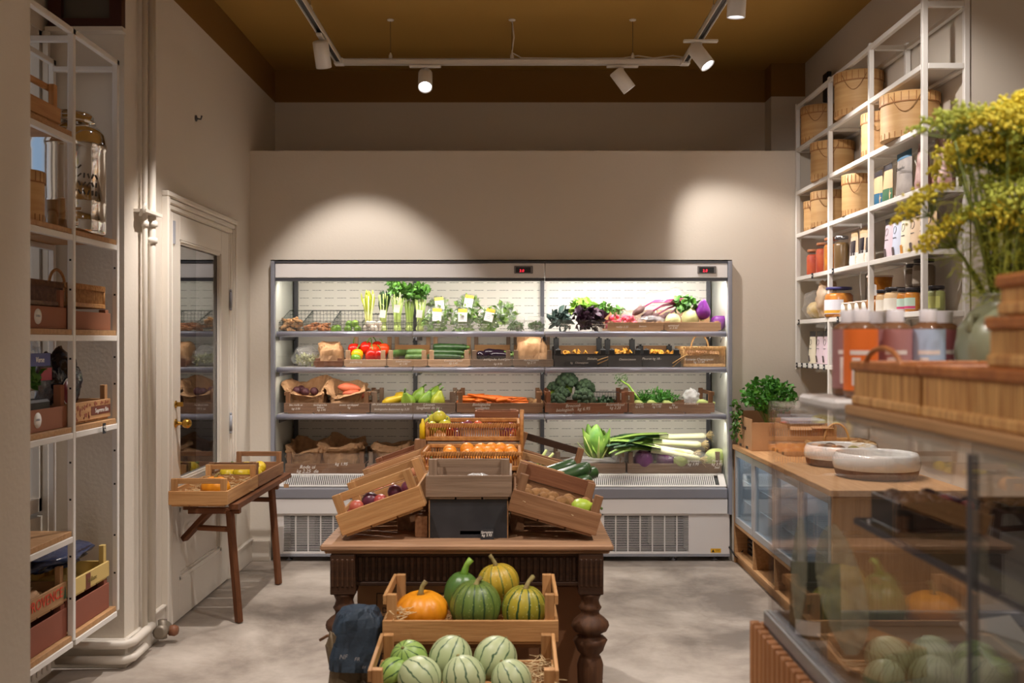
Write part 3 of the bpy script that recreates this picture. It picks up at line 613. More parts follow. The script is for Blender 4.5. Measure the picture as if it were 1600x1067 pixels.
M_gstem = mat('green_stalk', lin(92, 124, 52), .5)
def fruit(name, cat, m, r, sq=1.0, stem=None, point=0, skin='skin', nub=None, lumps=.02, seed=0):
    def f():
        root = thing(name, 'x', cat)
        def fn(d, a, t): 
            k = 1+lumps*fbm((d.x*1.7+seed, d.y*1.7, d.z*1.7)); z = d.z+point*max(0, d.z)**6-.1*math.exp(-((d.x**2+d.y**2)/.03))*(d.z > 0)*(0 if point else 1)
            return Vector((d.x*k, d.y*k, z))
        MB().ball((0, 0, r*sq), (r, r, r*sq), 18, 12, fn).build(skin, m, root)
        if stem: MB().tube([(0, 0, 2*r*sq-.008), (.002, 0, 2*r*sq+stem)], [.004, .003], 6).build('stalk', M_gstem, root)
        if nub: MB().lathe([(.001, 0), (r*.25, .001), (r*.2, .004), (.001, .003)], 6, (0, 0, 2*r*sq-.007)).build('calyx', nub, root)
        return root
    return f
def pepper(m, r=.042):
    def f():
        root = thing('bell_pepper', 'x', 'pepper')
        def fn(d, a, t):
            q = (1-.11*abs(math.sin(a*1.5+.4))**3*0-.1*(1-abs(math.cos(a*2)))**2)*(1+.12*d.z); z = d.z*(1-.35*math.exp(-((d.x**2+d.y**2)/.08))); return Vector((d.x*q, d.y*q, z))
        MB().ball((0, 0, r*1.1), (r, r, r*1.1), 24, 14, fn).build('skin', m, root)
        MB().lathe([(.016, 0), (.011, .004), (.006, .007), (.004, .01)], 8, (0, 0, r*1.7)).tube([(0, 0, r*1.75), (.003, 0, r*2.2), (.014, 0, r*2.7), (.026, .0, r*2.85)], [.0055, .004, .004, .0048], 6).build('stalk', mat('pepper_stalk', lin(96, 140, 44), .45), root)
        return root
    return f
def longveg(name, cat, m, L, r, bend=.1, prof=None, cap=None, capname='stalk', capm=None, nn=10):
    """lies along X, origin under its middle"""
    prof = prof or [(0, .25), (.04, .7), (.12, .9), (.5, 1), (.85, .95), (.96, .75), (1, .3)]
    def f():
        root = thing(name, 'x', cat)
        P = lambda u: Vector((-L/2+L*u, bend*L*(1-(2*u-1)**2), r))
        MB().tube([P(u) for u, _ in prof], [r*q for _, q in prof], nn).build('skin', m, root)
        if cap:
            MB().tube([P(1-.02)+Vector((0, 0, 0)), P(1)+Vector((cap*.5, -bend*cap, .0)), P(1)+Vector((cap, -bend*cap*2, .003))], [r*.55, r*.35, r*.4], 7).build(capname, capm or M_gstem, root)
        return root
    return f
def cabbage(name, m, r, hz=1.0, vm=None, seed=0, point=0, nl=7):
    def f():
        root = thing(name, 'x', 'cabbage')
        def fn(d, a, t):
            q = 1+.05*fbm((d.x*3+seed, d.y*3, d.z*3)); z = d.z+point*max(0, d.z)**4; k = 1-.45*point*max(0, d.z)**2; return Vector((d.x*q*k, d.y*q*k, z))
        MB().ball((0, 0, r*hz), (r*.95, r*.95, r*.95*hz), 26, 18, fn).build('heart', m, root)
        for i in range(nl):
            a0 = 2*PI*i/nl+seed; th = 1.15+.3*math.sin(i*2.3+seed)
            def g(u, v, a0=a0, i=i):
                a = a0+(v-.5)*1.75*math.sin(PI*min(.95, .25+u*.7)); t = .25+u*(PI-.75)
                k = 1.01+.02*(i % 3)+.10*max(0, u-.75)*(1+math.sin(v*17+i))+.015*math.sin(v*40)*u
                d = Vector((math.sin(t)*math.cos(a), math.sin(t)*math.sin(a), -math.cos(t))); z = d.z+point*max(0, d.z)**4; kk = k*(1-.45*point*max(0, d.z)**2)
                return Vector((d.x*r*.97*kk, d.y*r*.97*kk, r*hz+z*r*.97*hz*k))
            MB().grid(g, 10, 10).build('outer_leaf', vm or m, root)
        MB().lathe([(.001, 0), (r*.26, 0), (r*.22, r*.2)], 9, (0, 0, -.008)).build('stump', M_stem, root)
        return root
    return f
def lettuce(name, cat, m, L, n=16, seed=0, mroot=None, spread=.7, W=.09, sh=1.0, ribs=False):
    """head with its stump at the origin, leaves along +Z"""
    def f():
        root = thing(name, 'x', cat); R = random.Random(seed)
        for i in range(n):
            a = i*2.4; s = spread*(.15+.85*i/n); d = Vector((math.cos(a)*s, math.sin(a)*s, 1)); q = .8+.25*R.random()
            up = Vector((-math.cos(a), -math.sin(a), .2))
            MB().leaf(Vector((math.cos(a), math.sin(a), 0))*.012*(i/n+.2), d, up, L*q, W*(.75+.5*R.random()), -.18-.2*R.random(), .16, 8, 6, .3, seed+i, sh).build('leaf', m, root)
            if ribs: MB().tube([Vector((math.cos(a), math.sin(a), 0))*.012*(i/n+.2)+d.normalized()*L*q*u*(1-.06*u)-up.normalized()*(.004-.22*L*q*u*u*.0) for u in (0, .25, .5, .75)], [.011, .008, .005, .002], 6, flat=.5).build('rib', M_stem, root)
        MB().lathe([(.001, -.012), (.022, -.01), (.026, .01), (.02, .035)], 9).build('stump', mroot or M_stem, root)
        return root
    return f
def sprigs(parent, name, m, c, rad, n, L, W, seed=0, up=.6, base=None):
    """tangle of small leaves filling an ellipsoid: one foliage part"""
    R = random.Random(seed); b = MB(); rad = Vector(rad)
    for i in range(n):
        while True:
            d = Vector((R.uniform(-1, 1), R.uniform(-1, 1), R.uniform(-1, 1)))
            if d.length < 1: break
        p = Vector(c)+Vector((d.x*rad.x, d.y*rad.y, d.z*rad.z)); q = Vector((R.gauss(0, 1), R.gauss(0, 1), R.gauss(up, 1)))
        b.leaf(p, q, Vector((R.gauss(0, 1), R.gauss(0, 1), 1)), L*R.uniform(.6, 1.3), W*R.uniform(.6, 1.3), R.uniform(-.3, .4), .15, 3, 2, .3, i)
    return b.build(name, m, parent)
def broccoli(seed=0, r=.055, mm=None):
    def f():
        root = thing('broccoli_head', 'x', 'broccoli'); R = random.Random(seed); b = MB()
        for i in range(26):
            z = 1-(i+.5)/26*1.25; a = i*2.4; q = math.sqrt(max(0, 1-z*z)); d = Vector((q*math.cos(a), q*math.sin(a), z)); rr = r*R.uniform(.24, .34)
            def fn(v, aa, t, i=i): return 1+.22*noise.noise(v*4.5+Vector((i*3+seed, 0, 0)))
            b.ball(Vector((0, 0, r*.85))+d*r*.82, rr, 11, 8, fn)
        b.build('florets', mm or mat('broccoli_green', lin(60, 82, 50), .75, col2=lin(38, 56, 36), ns=60, bump=.9, bs=220, var=.1), root)
        MB().tube([(0, 0, 0), (0, 0, r*.9)], [.016, .026], 8).build('stem', M_lleaf, root); return root
    return f
# ------------------------------------------------------------------ what stands in the produce case
YC = YF+.045                                         # front of the crates on the shelves
def shelf_crate(px0, px1, z, label, m, Y=YC, L=.40, **k): return crate(label, (px1-px0)/F*Y-.004, L, ((fx(px0, Y)+fx(px1, Y))/2, Y, z), m=m, **k)
# --- third level: five long crates
for a, b, lab, m in ((443, 578, 'brown slatted crate holding two paper sacks on the third case shelf', M_brown), (579, 712, 'grey brown slatted crate full of yellow and green squash', M_weath),
                     (713, 848, 'brown slatted crate of carrots on the third case shelf', M_brown), (851, 981, 'brown slatted crate of broccoli on the third case shelf', M_red), (982, 1117, 'brown slatted crate of fennel and leafy fronds', M_brown)):
    shelf_crate(a, b, Z3, lab, m, ht=.15, rails='lr', htb=.16)
paper_bag('open kraft paper sack of dark beetroot in the third shelf crate', .25, .27, .22, (fx(482, 6.99), 6.99, Z3+.015), seed=1, low_front=.5)
paper_bag('open kraft paper sack of sweet potatoes in the third shelf crate', .235, .27, .195, (fx(543, 6.99), 6.99, Z3+.015), seed=2, low_front=.5)
M_beet = mat('beet_skin', lin(64, 24, 38), .6, col2=lin(88, 48, 52), ns=20)
kb = Kind(fruit('beetroot', 'beetroot', M_beet, .03, .95, seed=3))
for i, (px, y, z) in enumerate(((464, 6.93, .125), (474, 6.92, .12), (487, 6.95, .13), (470, 6.99, .15))): kb.put((fx(px, y), y, Z3+z), 'small dark beetroot in the open paper sack, third case shelf', 'beetroots in the paper sack', (.4*i, .3*i, i))
ks = Kind(longveg('sweet_potato', 'sweet potato', mat('sweet_potato_skin', lin(206, 108, 72), .55, col2=lin(180, 84, 56), ns=14), .16, .036, .08, [(0, .1), (.08, .5), (.3, .95), (.6, 1), (.88, .6), (1, .1)]))
for px, y, z, rz, l in ((545, 6.93, .135, .15, 'upper sweet potato in the open paper sack'), (552, 6.91, .09, -.1, 'lower sweet potato in the open paper sack')): ks.put((fx(px, y), y, Z3+z), l, rot=(0, .1, rz))
# squash
M_ysq = mat('yellow_squash', lin(226, 196, 40), .4, col2=lin(206, 170, 30), ns=8); M_gsq = mat('green_squash', lin(150, 180, 66), .35, col2=lin(108, 150, 48), ns=9); M_ygsq = mat('yellow_green_squash', lin(200, 196, 60), .35, col2=lin(150, 172, 52), ns=7)
kl = Kind(longveg('yellow_squash', 'squash', M_ysq, .17, .038, .05, [(0, .15), (.05, .6), (.25, 1), (.6, .8), (.9, .45), (1, .35)], .025))
def gourd(m):
    def f():
        r = thing('gourd_squash', 'x', 'squash'); pr = [(.002, 0), (.03, .004), (.047, .025), (.05, .05), (.04, .08), (.024, .1), (.015, .118), (.01, .125)]
        MB().lathe(pr, 20, fn=lambda a, u: 1+.03*math.sin(a*5)).build('skin', m, r); MB().tube([(0, 0, .122), (.006, 0, .14), (.016, 0, .152)], [.008, .006, .007], 7).build('stalk', M_gstem, r); return r
    return f
kg, ky = Kind(gourd(M_gsq)), Kind(gourd(M_ygsq))
kl.put((fx(618, 6.89), 6.89, Z3+.05), 'long bright yellow squash at the left of the squash crate', rot=(0, -.3, .1))
kl.put((fx(632, 7.02), 7.02, Z3+.06), 'yellow squash lying behind the front row in the squash crate', rot=(0, .2, -.3))
for i, (px, y, z, rt) in enumerate(((641, 6.89, .04, (.5, -.3, 0)), (660, 6.9, .04, (.4, .2, 1)), (650, 7.0, .06, (.1, .4, 0)), (671, 7.03, .07, (.1, .5, .5)))):
    kg.put((fx(px, y), y, Z3+z), ('round pale green squash, front row next to the yellow squash', 'round pale green squash in the middle of the front row', 'green squash with upright neck behind the front row', 'green squash with neck, rear right of the squash crate')[i], rot=rt)
ky.put((fx(682, 6.9), 6.9, Z3+.03), 'round yellow green squash at the right of the squash crate', rot=(.2, .15, .4), sc=1.05)
# carrots
kc = Kind(longveg('carrot', 'carrot', mat('carrot_skin', lin(232, 122, 28), .45, col2=lin(214, 100, 20), ns=18, var=.1), .17, .0165, .05, [(0, .12), (.1, .4), (.5, .75), (.9, 1), (.98, .8), (1, .3)]))
R = random.Random(4)
for i in range(42):
    u = R.random(); px = 728+u*84+(R.random()-.5)*14; y = 6.87+.2*R.random(); lay = i//14; z = .05+lay*.024*(1.0-.45*u)
    kc.put((fx(px, y), y, Z3+z), 'orange carrot lying in the carrot pile on the third shelf', 'carrots in the crate', (R.uniform(-.2, .2), R.uniform(-.12, .12)+.12*(lay > 0), R.choice((0, PI))+R.uniform(-.5, .5)), R.uniform(.8, 1.1))
kce = Kind(fruit('celeriac', 'celeriac', mat('celeriac_skin', lin(170, 130, 84), .8, col2=lin(126, 92, 58), ns=30, bump=.8, bs=60), .045, .9, lumps=.15))
for i, (px, y) in enumerate(((828, 7.05), (838, 6.93), (815, 7.1))): kce.put((fx(px, y), y, Z3+.02), ('rough brown celeriac behind the carrots', 'rough brown celeriac at the right end of the carrot crate', 'rough brown celeriac against the back of the carrot crate')[i], rot=(.3*i, 0, i))
# broccoli
kbr = [Kind(broccoli(i)) for i in (0, 5)]
for i, (px, y, z, s, l) in enumerate(((872, 6.9, .03, .95, 'broccoli head at the lower left of the broccoli crate'), (904, 6.9, .035, 1.15, 'large broccoli head, front middle of the broccoli crate'), (920, 6.93, .01, .75, 'small broccoli head at the front right of the pile'),
                                      (862, 7.0, .12, .75, 'broccoli head at the upper left of the pile'), (889, 7.0, .13, 1.2, 'biggest broccoli head on top of the pile'), (916, 7.01, .11, 1.0, 'broccoli head at the upper right of the pile'), (880, 6.96, .075, .85, 'broccoli head between the lower and upper rows'))):
    kbr[i % 2].put((fx(px, y), y, Z3+z), l, rot=(.5 if z < .05 else .25, (px-890)*.012, i), sc=s*1.2)
o = thing('wire_tray', 'dark wire tray at the back of the broccoli crate', 'tray', (fx(947, 7.05), 7.05, Z3+.06))
b = MB()
for i in range(9): b.tube([(-.08+i*.02, .06, .0), (-.08+i*.02, .06, .075)], .0015, 4)
b.tube([(-.085, .06, .075), (.085, .06, .075), (.085, -.04, .075)], .003, 5).tube([(-.085, .06, .04), (.085, .06, .04)], .0018, 4); b.build('wire_grid', M_dgrey, o)
o = thing('kale_bunch', 'dark green curly kale bunch beside the broccoli', 'kale', (fx(945, 6.92), 6.92, Z3+.02)); sprigs(o, 'foliage', M_dleaf, (0, 0, .045), (.075, .07, .035), 150, .03, .02, 1)
# fennel crate
o = thing('fennel_fronds', 'bright green heap of fennel fronds in the fennel crate', 'fennel', (fx(1025, 6.95), 6.95, Z3+.045)); sprigs(o, 'foliage', mat('frond_green', lin(70, 138, 34), .5, col2=lin(44, 104, 22), ns=30), (0, 0, .05), (.16, .1, .05), 620, .04, .010, 2, .3)
kf = Kind(longveg('fennel_bulb', 'fennel', M_stem, .11, .024, .02, [(0, .3), (.1, .9), (.35, 1), (.6, .5), (1, .3)]))
for i, (px, y) in enumerate(((1001, 6.87), (1022, 6.87), (1046, 6.87))): kf.put((fx(px, y), y, Z3+.04), nth(i, 3, 'pale fennel bulb at the front of the fennel crate'), rot=(0, .2, .5-.3*i))
o = thing('fennel_stalk', 'long fennel stalk with feathery tip leaning over the crate edge', 'fennel', (fx(1003, 6.9), 6.9, Z3+.07))
MB().tube([(.0, 0, 0), (-.04, .02, .05), (-.09, .03, .12), (-.15, .03, .16)], [.011, .009, .008, .004], 7).build('stem', M_lleaf, o); sprigs(o, 'feathery_leaf', M_leaf, (-.15, .03, .15), (.05, .03, .05), 60, .03, .005, 5, .4)
plastic_heap('clear plastic bag bunched up in the fennel crate', .11, .12, .1, (fx(1080, 6.9), 6.9, Z3+.06), 3, M_filmd)
kf.put((fx(1103, 6.88), 6.88, Z3+.04), 'pale fennel bulb beside the clear bag, far right end', rot=(0, 0, .2), sc=1.2)
# --- second level
for a, b, lab, m, hb in ((490, 537, 'small low wooden crate under a paper sack, second case shelf', M_red, .042), (537, 604, 'pale slatted crate full of red peppers', M_pale, .052), (604, 668, 'pale slatted crate of cucumbers, next to the peppers', M_pale, .052),
                     (668, 735, 'slatted crate of large dark zucchini', M_pale, .052), (735, 800, 'slatted crate of shiny eggplants', M_weath, .052), (800, 865, 'slatted crate holding a closed paper sack', M_weath, .052)):
    if hb < .05: crate(lab, .2, .3, (fx(513, YC), YC, Z2), hb=hb, ht=.06, m=m)
    else: shelf_crate(a, b, Z2, lab, m, hb=hb, ht=.115, htb=.21, hbb=.05); c = bpy.data.objects; 
for a, b in ((604, 668), (668, 735), (735, 800), (800, 865), (537, 604)):
    root = [o for o in C.objects if o.get('category') == 'crate' and abs(o.location.x-(fx(a, YC)+fx(b, YC))/2) < .01 and abs(o.location.z-Z2) < .01][0]
    board(root, 'back_rail', ((b-a)/F*YC-.03, .009, .07), (0, .355, .115), M_honey)
paper_bag('crumpled paper sack on the small low crate', .17, .2, .15, (fx(517, 6.95), 6.95, Z2+.015), seed=5, open_top=False)
o = plastic_heap('clear plastic bag of pale greens at the left end of the second shelf', .2, .2, .13, (fx(480, 6.98), 6.98, Z2+.004), 8, M_film); sprigs(o, 'greens', mat('pale_greens', lin(168, 172, 110), .6, var=.1), (0, 0, .04), (.075, .07, .035), 160, .03, .02, 9)
kr = Kind(pepper(mat('red_pepper', lin(214, 40, 22), .2, col2=lin(190, 24, 16), ns=5))); ko = Kind(pepper(mat('orange_red_pepper', lin(228, 72, 26), .2))); kyp = Kind(pepper(mat('yellow_pepper', lin(240, 190, 30), .2))); kgp = Kind(pepper(mat('green_pepper', lin(120, 176, 54), .2)))
for i, (k, px, y, z, s, l) in enumerate(((kyp, 559, 6.89, .035, 1, 'yellow bell pepper at the front of the pepper crate'), (kgp, 555, 6.865, .015, .85, 'green bell pepper in the front left corner of the pepper crate'), (kr, 577, 6.875, .03, 1.05, 'glossy red pepper, front row middle of the pepper crate'), (kr, 594, 6.875, .03, 1.05, 'glossy red pepper, front row right of the pepper crate'),
        (kr, 554, 6.95, .075, 1, 'red pepper with curled stalk, back row left'), (kr, 571, 6.96, .085, 1.05, 'red pepper on top of the middle of the pile'), (ko, 585, 6.95, .075, .95, 'orange red pepper, second row of the pepper crate'), (ko, 600, 6.95, .075, 1, 'orange red pepper, back row right of the pepper crate'), (kr, 591, 7.03, .09, 1, 'red pepper at the very back of the pepper crate'))):
    k.put((fx(px, y), y, Z2+z), l, rot=(.25*(i % 3)-.2, .2*(i % 2)-.1, i*1.3), sc=s)
M_zuc = mat('zucchini_skin', lin(38, 66, 34), .3, col2=lin(56, 86, 44), ns=40); M_cuc = mat('cucumber_skin', lin(72, 108, 54), .4, col2=lin(108, 140, 76), ns=14)
kcu = Kind(longveg('cucumber', 'cucumber', M_cuc, .22, .026, .02)); kz = Kind(longveg('zucchini', 'zucchini', M_zuc, .235, .029, .035, [(0, .5), (.03, .85), (.2, 1), (.6, .92), (.9, .72), (1, .6)], .018))
for i, (px, y, z, rz) in enumerate(((650, 6.9, .055, .1), (648, 6.88, .02, -.05), (626, 6.98, .05, 1.2), (618, 6.93, .045, 1.4))): kcu.put((fx(px, y), y, Z2+z+.02), ('upper green cucumber in the cucumber crate', 'lower green cucumber in the cucumber crate', 'green cucumber pointing forward, second from the peppers', 'green cucumber pointing forward, nearest the peppers')[i], rot=(0, 0, rz), sc=(.62 if i < 2 else 1, 1, 1))
for i, (px, y, z, rz) in enumerate(((703, 6.93, .085, .06), (698, 6.89, .045, -.06), (694, 6.87, .016, .0), (704, 6.99, .05, .1))): kz.put((fx(px, y), y, Z2+z+.022), ('topmost dark zucchini in the zucchini crate', 'middle dark zucchini below the topmost one', 'lowest dark zucchini at the front board', 'dark zucchini at the back of the zucchini crate')[i], rot=(0, 0, rz))
M_egg = mat('eggplant_skin', lin(34, 20, 36), .15); ke = Kind(longveg('eggplant', 'eggplant', M_egg, .15, .033, .1, [(0, .2), (.05, .7), (.25, 1), (.6, .8), (.9, .5), (1, .3)], .03))
for i, (px, y, z, rz) in enumerate(((757, 6.89, .03, 1.0), (772, 6.93, .045, .2), (780, 6.9, .03, -.3), (785, 6.98, .04, .4))): ke.put((fx(px, y), y, Z2+z+.018), nth(i, 4, 'shiny dark eggplant in the eggplant crate'), rot=(0, 0, rz))
paper_bag('full closed kraft paper sack in the second shelf crate', .2, .26, .2, (fx(832, 6.99), 6.99, Z2+.015), seed=7, open_top=False)
def carton(px0, px1, label, h, hp, Y=YC, L=.38):
    W = (px1-px0)/F*Y-.004; r = thing('black_carton', label, 'carton', ((fx(px0, Y)+fx(px1, Y))/2, Y, Z2+.0015)); t = .006
    MB().bb(-W/2, W/2, 0, L, 0, .005).bb(-W/2, W/2, 0, t, .005, h).bb(-W/2, W/2, L-t, L, .005, h+.05).bb(-W/2, -W/2+t, t, L-t, .005, h).bb(W/2-t, W/2, t, L-t, .005, h).build('tray', M_chalk, r)
    MB().bb(-W/2+t+.001, W/2-t-.001, L-t-.004, L-t-.001, .006, h+.055).bb(-W/2+t+.001, -W/2+t+.004, t, L-t-.005, .006, h-.002).build('kraft_lining', M_card, r)
    for s in (-1, 1):
        for y0, hh in ((t+.001, h+.03), (L-.06, hp)): MB().bb(min(s*(W/2-t-.001), s*(W/2-.045)), max(s*(W/2-t-.001), s*(W/2-.045)), y0, y0+.03, .006, hh).bb(s*(W/2-.026)-.008, s*(W/2-.026)+.008, y0+.008, y0+.022, hh, hh+.008).build('corner_pillar', M_black, r, .002)
    return r
carton(866, 949, 'black carton with tall corners, first of the mushroom cartons', .09, .20); carton(950, 1003, 'narrow black mushroom carton with wooden tongs resting on it', .09, .19); carton(1004, 1064, 'black mushroom carton beside the wicker basket', .09, .145)
def chanterelle():
    r = thing('chanterelle', 'x', 'mushroom'); MB().lathe([(.003, 0), (.004, .012), (.008, .022), (.015, .028), (.012, .027), (.004, .022), (.001, .018)], 10, fn=lambda a, u: 1+.18*u*math.sin(a*3)).build('cap', mat('chanterelle', lin(222, 156, 48), .6, var=.2), r); return r
km = Kind(chanterelle); R = random.Random(9)
for px0, px1, n, g in ((875, 940, 9, 'yellow mushroom scattered in the first black carton'), (960, 990, 16, 'yellow mushroom heaped under the wooden tongs'), (1012, 1054, 18, 'yellow mushroom in the carton beside the wicker basket')):
    for i in range(n): y = R.uniform(6.84, 6.93); km.put((fx(R.uniform(px0, px1), y), y, Z2+R.uniform(.075, .1)), g, g.replace('mushroom', 'mushrooms'), (R.uniform(-1, 1), R.uniform(-1, 1), R.uniform(0, 6)), R.uniform(.8, 1.2))
def tongs(label, p0, p1, n):
    a, b = Vector(p0), Vector(p1); d = (b-a); r = thing('wooden_tongs', label, 'tongs', a)
    for s in (-1, 1): MB().tube([Vector((0, 0, .012*s)), d*.5+Vector((0, 0, .007*s)), d], [.008, .006, .006], 6, flat=.5).build('tong_arm', mat('golden_wood', lin(190, 146, 78), .45), r)
tongs('wooden tongs lying across the narrow black mushroom carton', (fx(934, 6.79), 6.79, Z2+.035), (fx(981, 6.85), 6.86, Z2+.115), 0); tongs('wooden tongs leaning between black carton and wicker basket', (fx(1051, 6.79), 6.79, Z2+.015), (fx(1074, 6.8), 6.80, Z2+.09), 1)
wicker('wide wicker basket with handle and paper liner on the second shelf', .275, .34, .14, (1.318, 6.99, Z2+.002), handle=('x', .12, .09), m=M_cane_l)
paper_bag('brown paper liner in the wide wicker basket, second shelf', .22, .27, .105, (1.318, 6.985, Z2+.014), seed=12, low_front=.15, level=.7)
kmu = Kind(fruit('brown_mushroom', 'mushroom', mat('brown_mushroom', lin(172, 130, 96), .6), .022, .7))
for i in range(8): y = 6.90+.05*(i % 2); kmu.put((1.225+.027*i, y, Z2+.085), 'brown capped mushroom on the paper in the wicker basket', 'brown mushrooms in the wicker basket', (.2*i, 0, i))
# --- lowest level on the deck
YD = YF+.115
for a, b, lab, m in ((445, 571, 'brown crate with two paper sacks on the case deck', M_brown), (573, 700, 'grey brown crate with one paper sack on the case deck', M_weath), (866, 978, 'grey brown crate of romaine lettuce on the case deck', M_weath), (980, 1128, 'grey brown crate of cabbages on the case deck', M_weath)):
    shelf_crate(a, b, Z4, lab, m, Y=YD, L=.40, hb=.075, ht=.155)
for px, wv, hv, sd, l in ((482, .25, .19, 21, 'open kraft sack nearest the case end on the deck'), (538, .27, .205, 22, 'large open kraft sack, second on the deck'), (612, .23, .19, 23, 'open kraft sack with rolled mouth behind the produce table'), (662, .21, .18, 24, 'kraft sack partly hidden by the produce table baskets')):
    paper_bag(l, wv, .3, hv, (fx(px, 7.05), 7.05, Z4+.018), seed=sd, low_front=.2)
kle = Kind(lettuce('romaine_lettuce', 'lettuce', mat('romaine_leaf', lin(140, 178, 72), .5, col2=lin(78, 126, 44), ns=12, var=.2), .25, 20, 1, mat('lettuce_root', lin(150, 110, 66), .6), spread=.85, W=.085, sh=.85, ribs=True))
kle.put((fx(933, 6.95), 6.93, Z4+.075), 'big romaine lettuce with cut stump facing out', rot=(-.3, 0, .3), sc=1.12); kle.put((fx(957, 7.08), 7.1, Z4+.08), 'darker romaine lettuce behind the big one', rot=(-.5, .35, 2), sc=.9)
plastic_heap('milky plastic bag beside the romaine lettuce', .13, .2, .15, (fx(968, 6.98), 6.98, Z4+.06), 5, M_filmd); plastic_heap('milky plastic liner draped along the lettuce crate', .42, .1, .06, (fx(925, 6.92), 6.935, Z4+.055), 6, M_filmd)
M_pc = mat('red_cabbage', lin(150, 78, 146), .35, col2=lin(176, 116, 170), ns=7); M_pcd = mat('dark_red_cabbage', lin(128, 54, 126), .35, col2=lin(96, 36, 100), ns=7); M_gc = mat('green_cabbage', lin(176, 196, 106), .45, col2=lin(206, 214, 150), ns=8); M_wc = mat('white_cabbage', lin(226, 224, 170), .45, col2=lin(206, 208, 138), ns=8)
kpc = Kind(cabbage('red_cabbage', M_pc, .075, vm=M_pcd, seed=1)); kgc = Kind(cabbage('pointed_cabbage', M_gc, .07, 1.0, seed=2, point=.35))
for px, y, z, s, l, rt in ((1002, 6.95, .035, .9, 'red cabbage in clear film, next to the plastic bag', (.3, .2, 0)), (1040, 6.97, .035, 1.0, 'red cabbage in the middle under the leeks', (.2, -.2, 1)), (1022, 7.1, .07, .95, 'red cabbage at the back under the leeks', (.2, .3, 2))): kpc.put((fx(px, y), y, Z4+z), l, rot=rt, sc=s)
for px, y, l, rt, s in ((1073, 6.95, 'pale green pointed cabbage in film, second from the right end', (.3, -.9, 0), .95), (1103, 6.96, 'pale green pointed cabbage at the right end of the deck', (.2, 1.0, .3), 1.05)): kgc.put((fx(px, y), y, Z4+.06), l, rot=rt, sc=s)
plastic_heap('clear film around the cabbages in the deck crate', .5, .12, .11, (fx(1060, 6.95), 6.92, Z4+.04), 16, film('thin_film', dens=.08))
def leek():
    r = thing('leek', 'x', 'leek')
    MB().tube([(.0, 0, 0), (.1, 0, 0), (.2, 0, 0), (.3, 0, 0), (.325, 0, 0)], [.021, .017, .0165, .019, .012], 10).build('shaft', mat('leek_white', lin(238, 236, 208), .4, col2=lin(226, 230, 180), ns=4), r)
    for i in range(7):
        s = (i-3)/3; L = .34*(1-.12*abs(s)); b = MB()
        def g(u, v, s=s, L=L, i=i): x = .06-u*L; return Vector((x, s*(.008+.12*u*u)+(v-.5)*.055*(1-.5*u)*(.6+min(1, u*3)*.4), .012*math.cos(s*2)+.03*u*u*(1 if i % 2 else .3)-.05*u*u*u+.010*abs(v-.5)*2))
        b.grid(g, 8, 2).build('leaf', mat('leek_leaf', lin(70, 104, 66), .5, col2=lin(44, 78, 54), ns=9, var=.2) if i % 3 else mat('leek_leaf_light', lin(140, 170, 84), .5), r)
    R = random.Random(3); b = MB()
    for i in range(26): d = Vector((1, R.uniform(-.8, .8), R.uniform(-.8, .8))); b.tube([(.32, 0, 0), Vector((.325, 0, 0))+d*.022, Vector((.33, 0, 0))+d*.04+Vector((R.uniform(-.01, .01), 0, -.005))], .0011, 3, caps=False)
    b.build('roots', mat('leek_root', lin(212, 190, 140), .8), r); return r
kk = Kind(leek)
for i, (px, py, y, ry, rz) in enumerate(((1032, 683, 7.0, -.02, .12), (1022, 690, 6.97, .06, .0), (1010, 697, 6.94, .15, -.05), (1020, 702, 6.9, .20, -.05))): kk.put((fx(px, y)-.01, y, fz(py, y)), ('uppermost leek of the fan on the cabbages', 'second leek from the top of the fan', 'third leek from the top of the fan', 'lowest leek lying in front on the cabbages')[i], rot=(.2, ry, rz), sc=(1.04, 1.2, 1.2))
# --- top level
def wire_bin(label, x0, x1, hb_, hf, L=.34):
    r = thing('wire_basket', label, 'basket', ((x0+x1)/2, YC, Z1)); W = x1-x0; b = MB(); t = .0013
    n = max(3, round(W/.026)); k = 8
    H = lambda y: hf+(hb_-hf)*y/L
    for i in range(n+1): x = -W/2+i*W/n; b.tube([(x, 0, hf), (x, 0, .003), (x, L, .003), (x, L, hb_)], t, 4)
    for s in (-1, 1):
        for j in range(k+1): y = L*j/k; b.tube([(s*W/2, y, .003), (s*W/2, y, H(y))], t, 4)
    for z in (.003, .025, .05, .075, .1, .125, .15):
        if z <= hb_: b.tube([(-W/2, L, z), (W/2, L, z)], t, 4)
        if z <= hf: b.tube([(-W/2, 0, z), (W/2, 0, z)], t, 4)
        y0 = max(0, (z-hf)/(hb_-hf)*L)
        if z <= hb_:
            for s in (-1, 1): b.tube([(s*W/2, y0, z), (s*W/2, L, z)], t, 4)
    b.build('wire_mesh', mat('green_black_wire', lin(52, 62, 56), .4), r)
    MB().tube([(-W/2, 0, hf), (W/2, 0, hf), (W/2, L, hb_), (-W/2, L, hb_)], .0026, 6, closed=True).build('rim_wire', mat('green_black_wire', lin(52, 62, 56), .4), r)
for a, b_, l in ((436, 473, 'dark wire basket of ginger at the end of the top shelf'), (474, 519, 'dark wire basket of knobbly brown roots, second on the top shelf'), (520, 566, 'dark wire basket of limes on the top shelf'), (567, 652, 'long dark wire basket of garlic, leeks and celery')):
    wire_bin(l, fx(a, YC), fx(b_, YC), .155 if b_ < 600 else .13, .06)
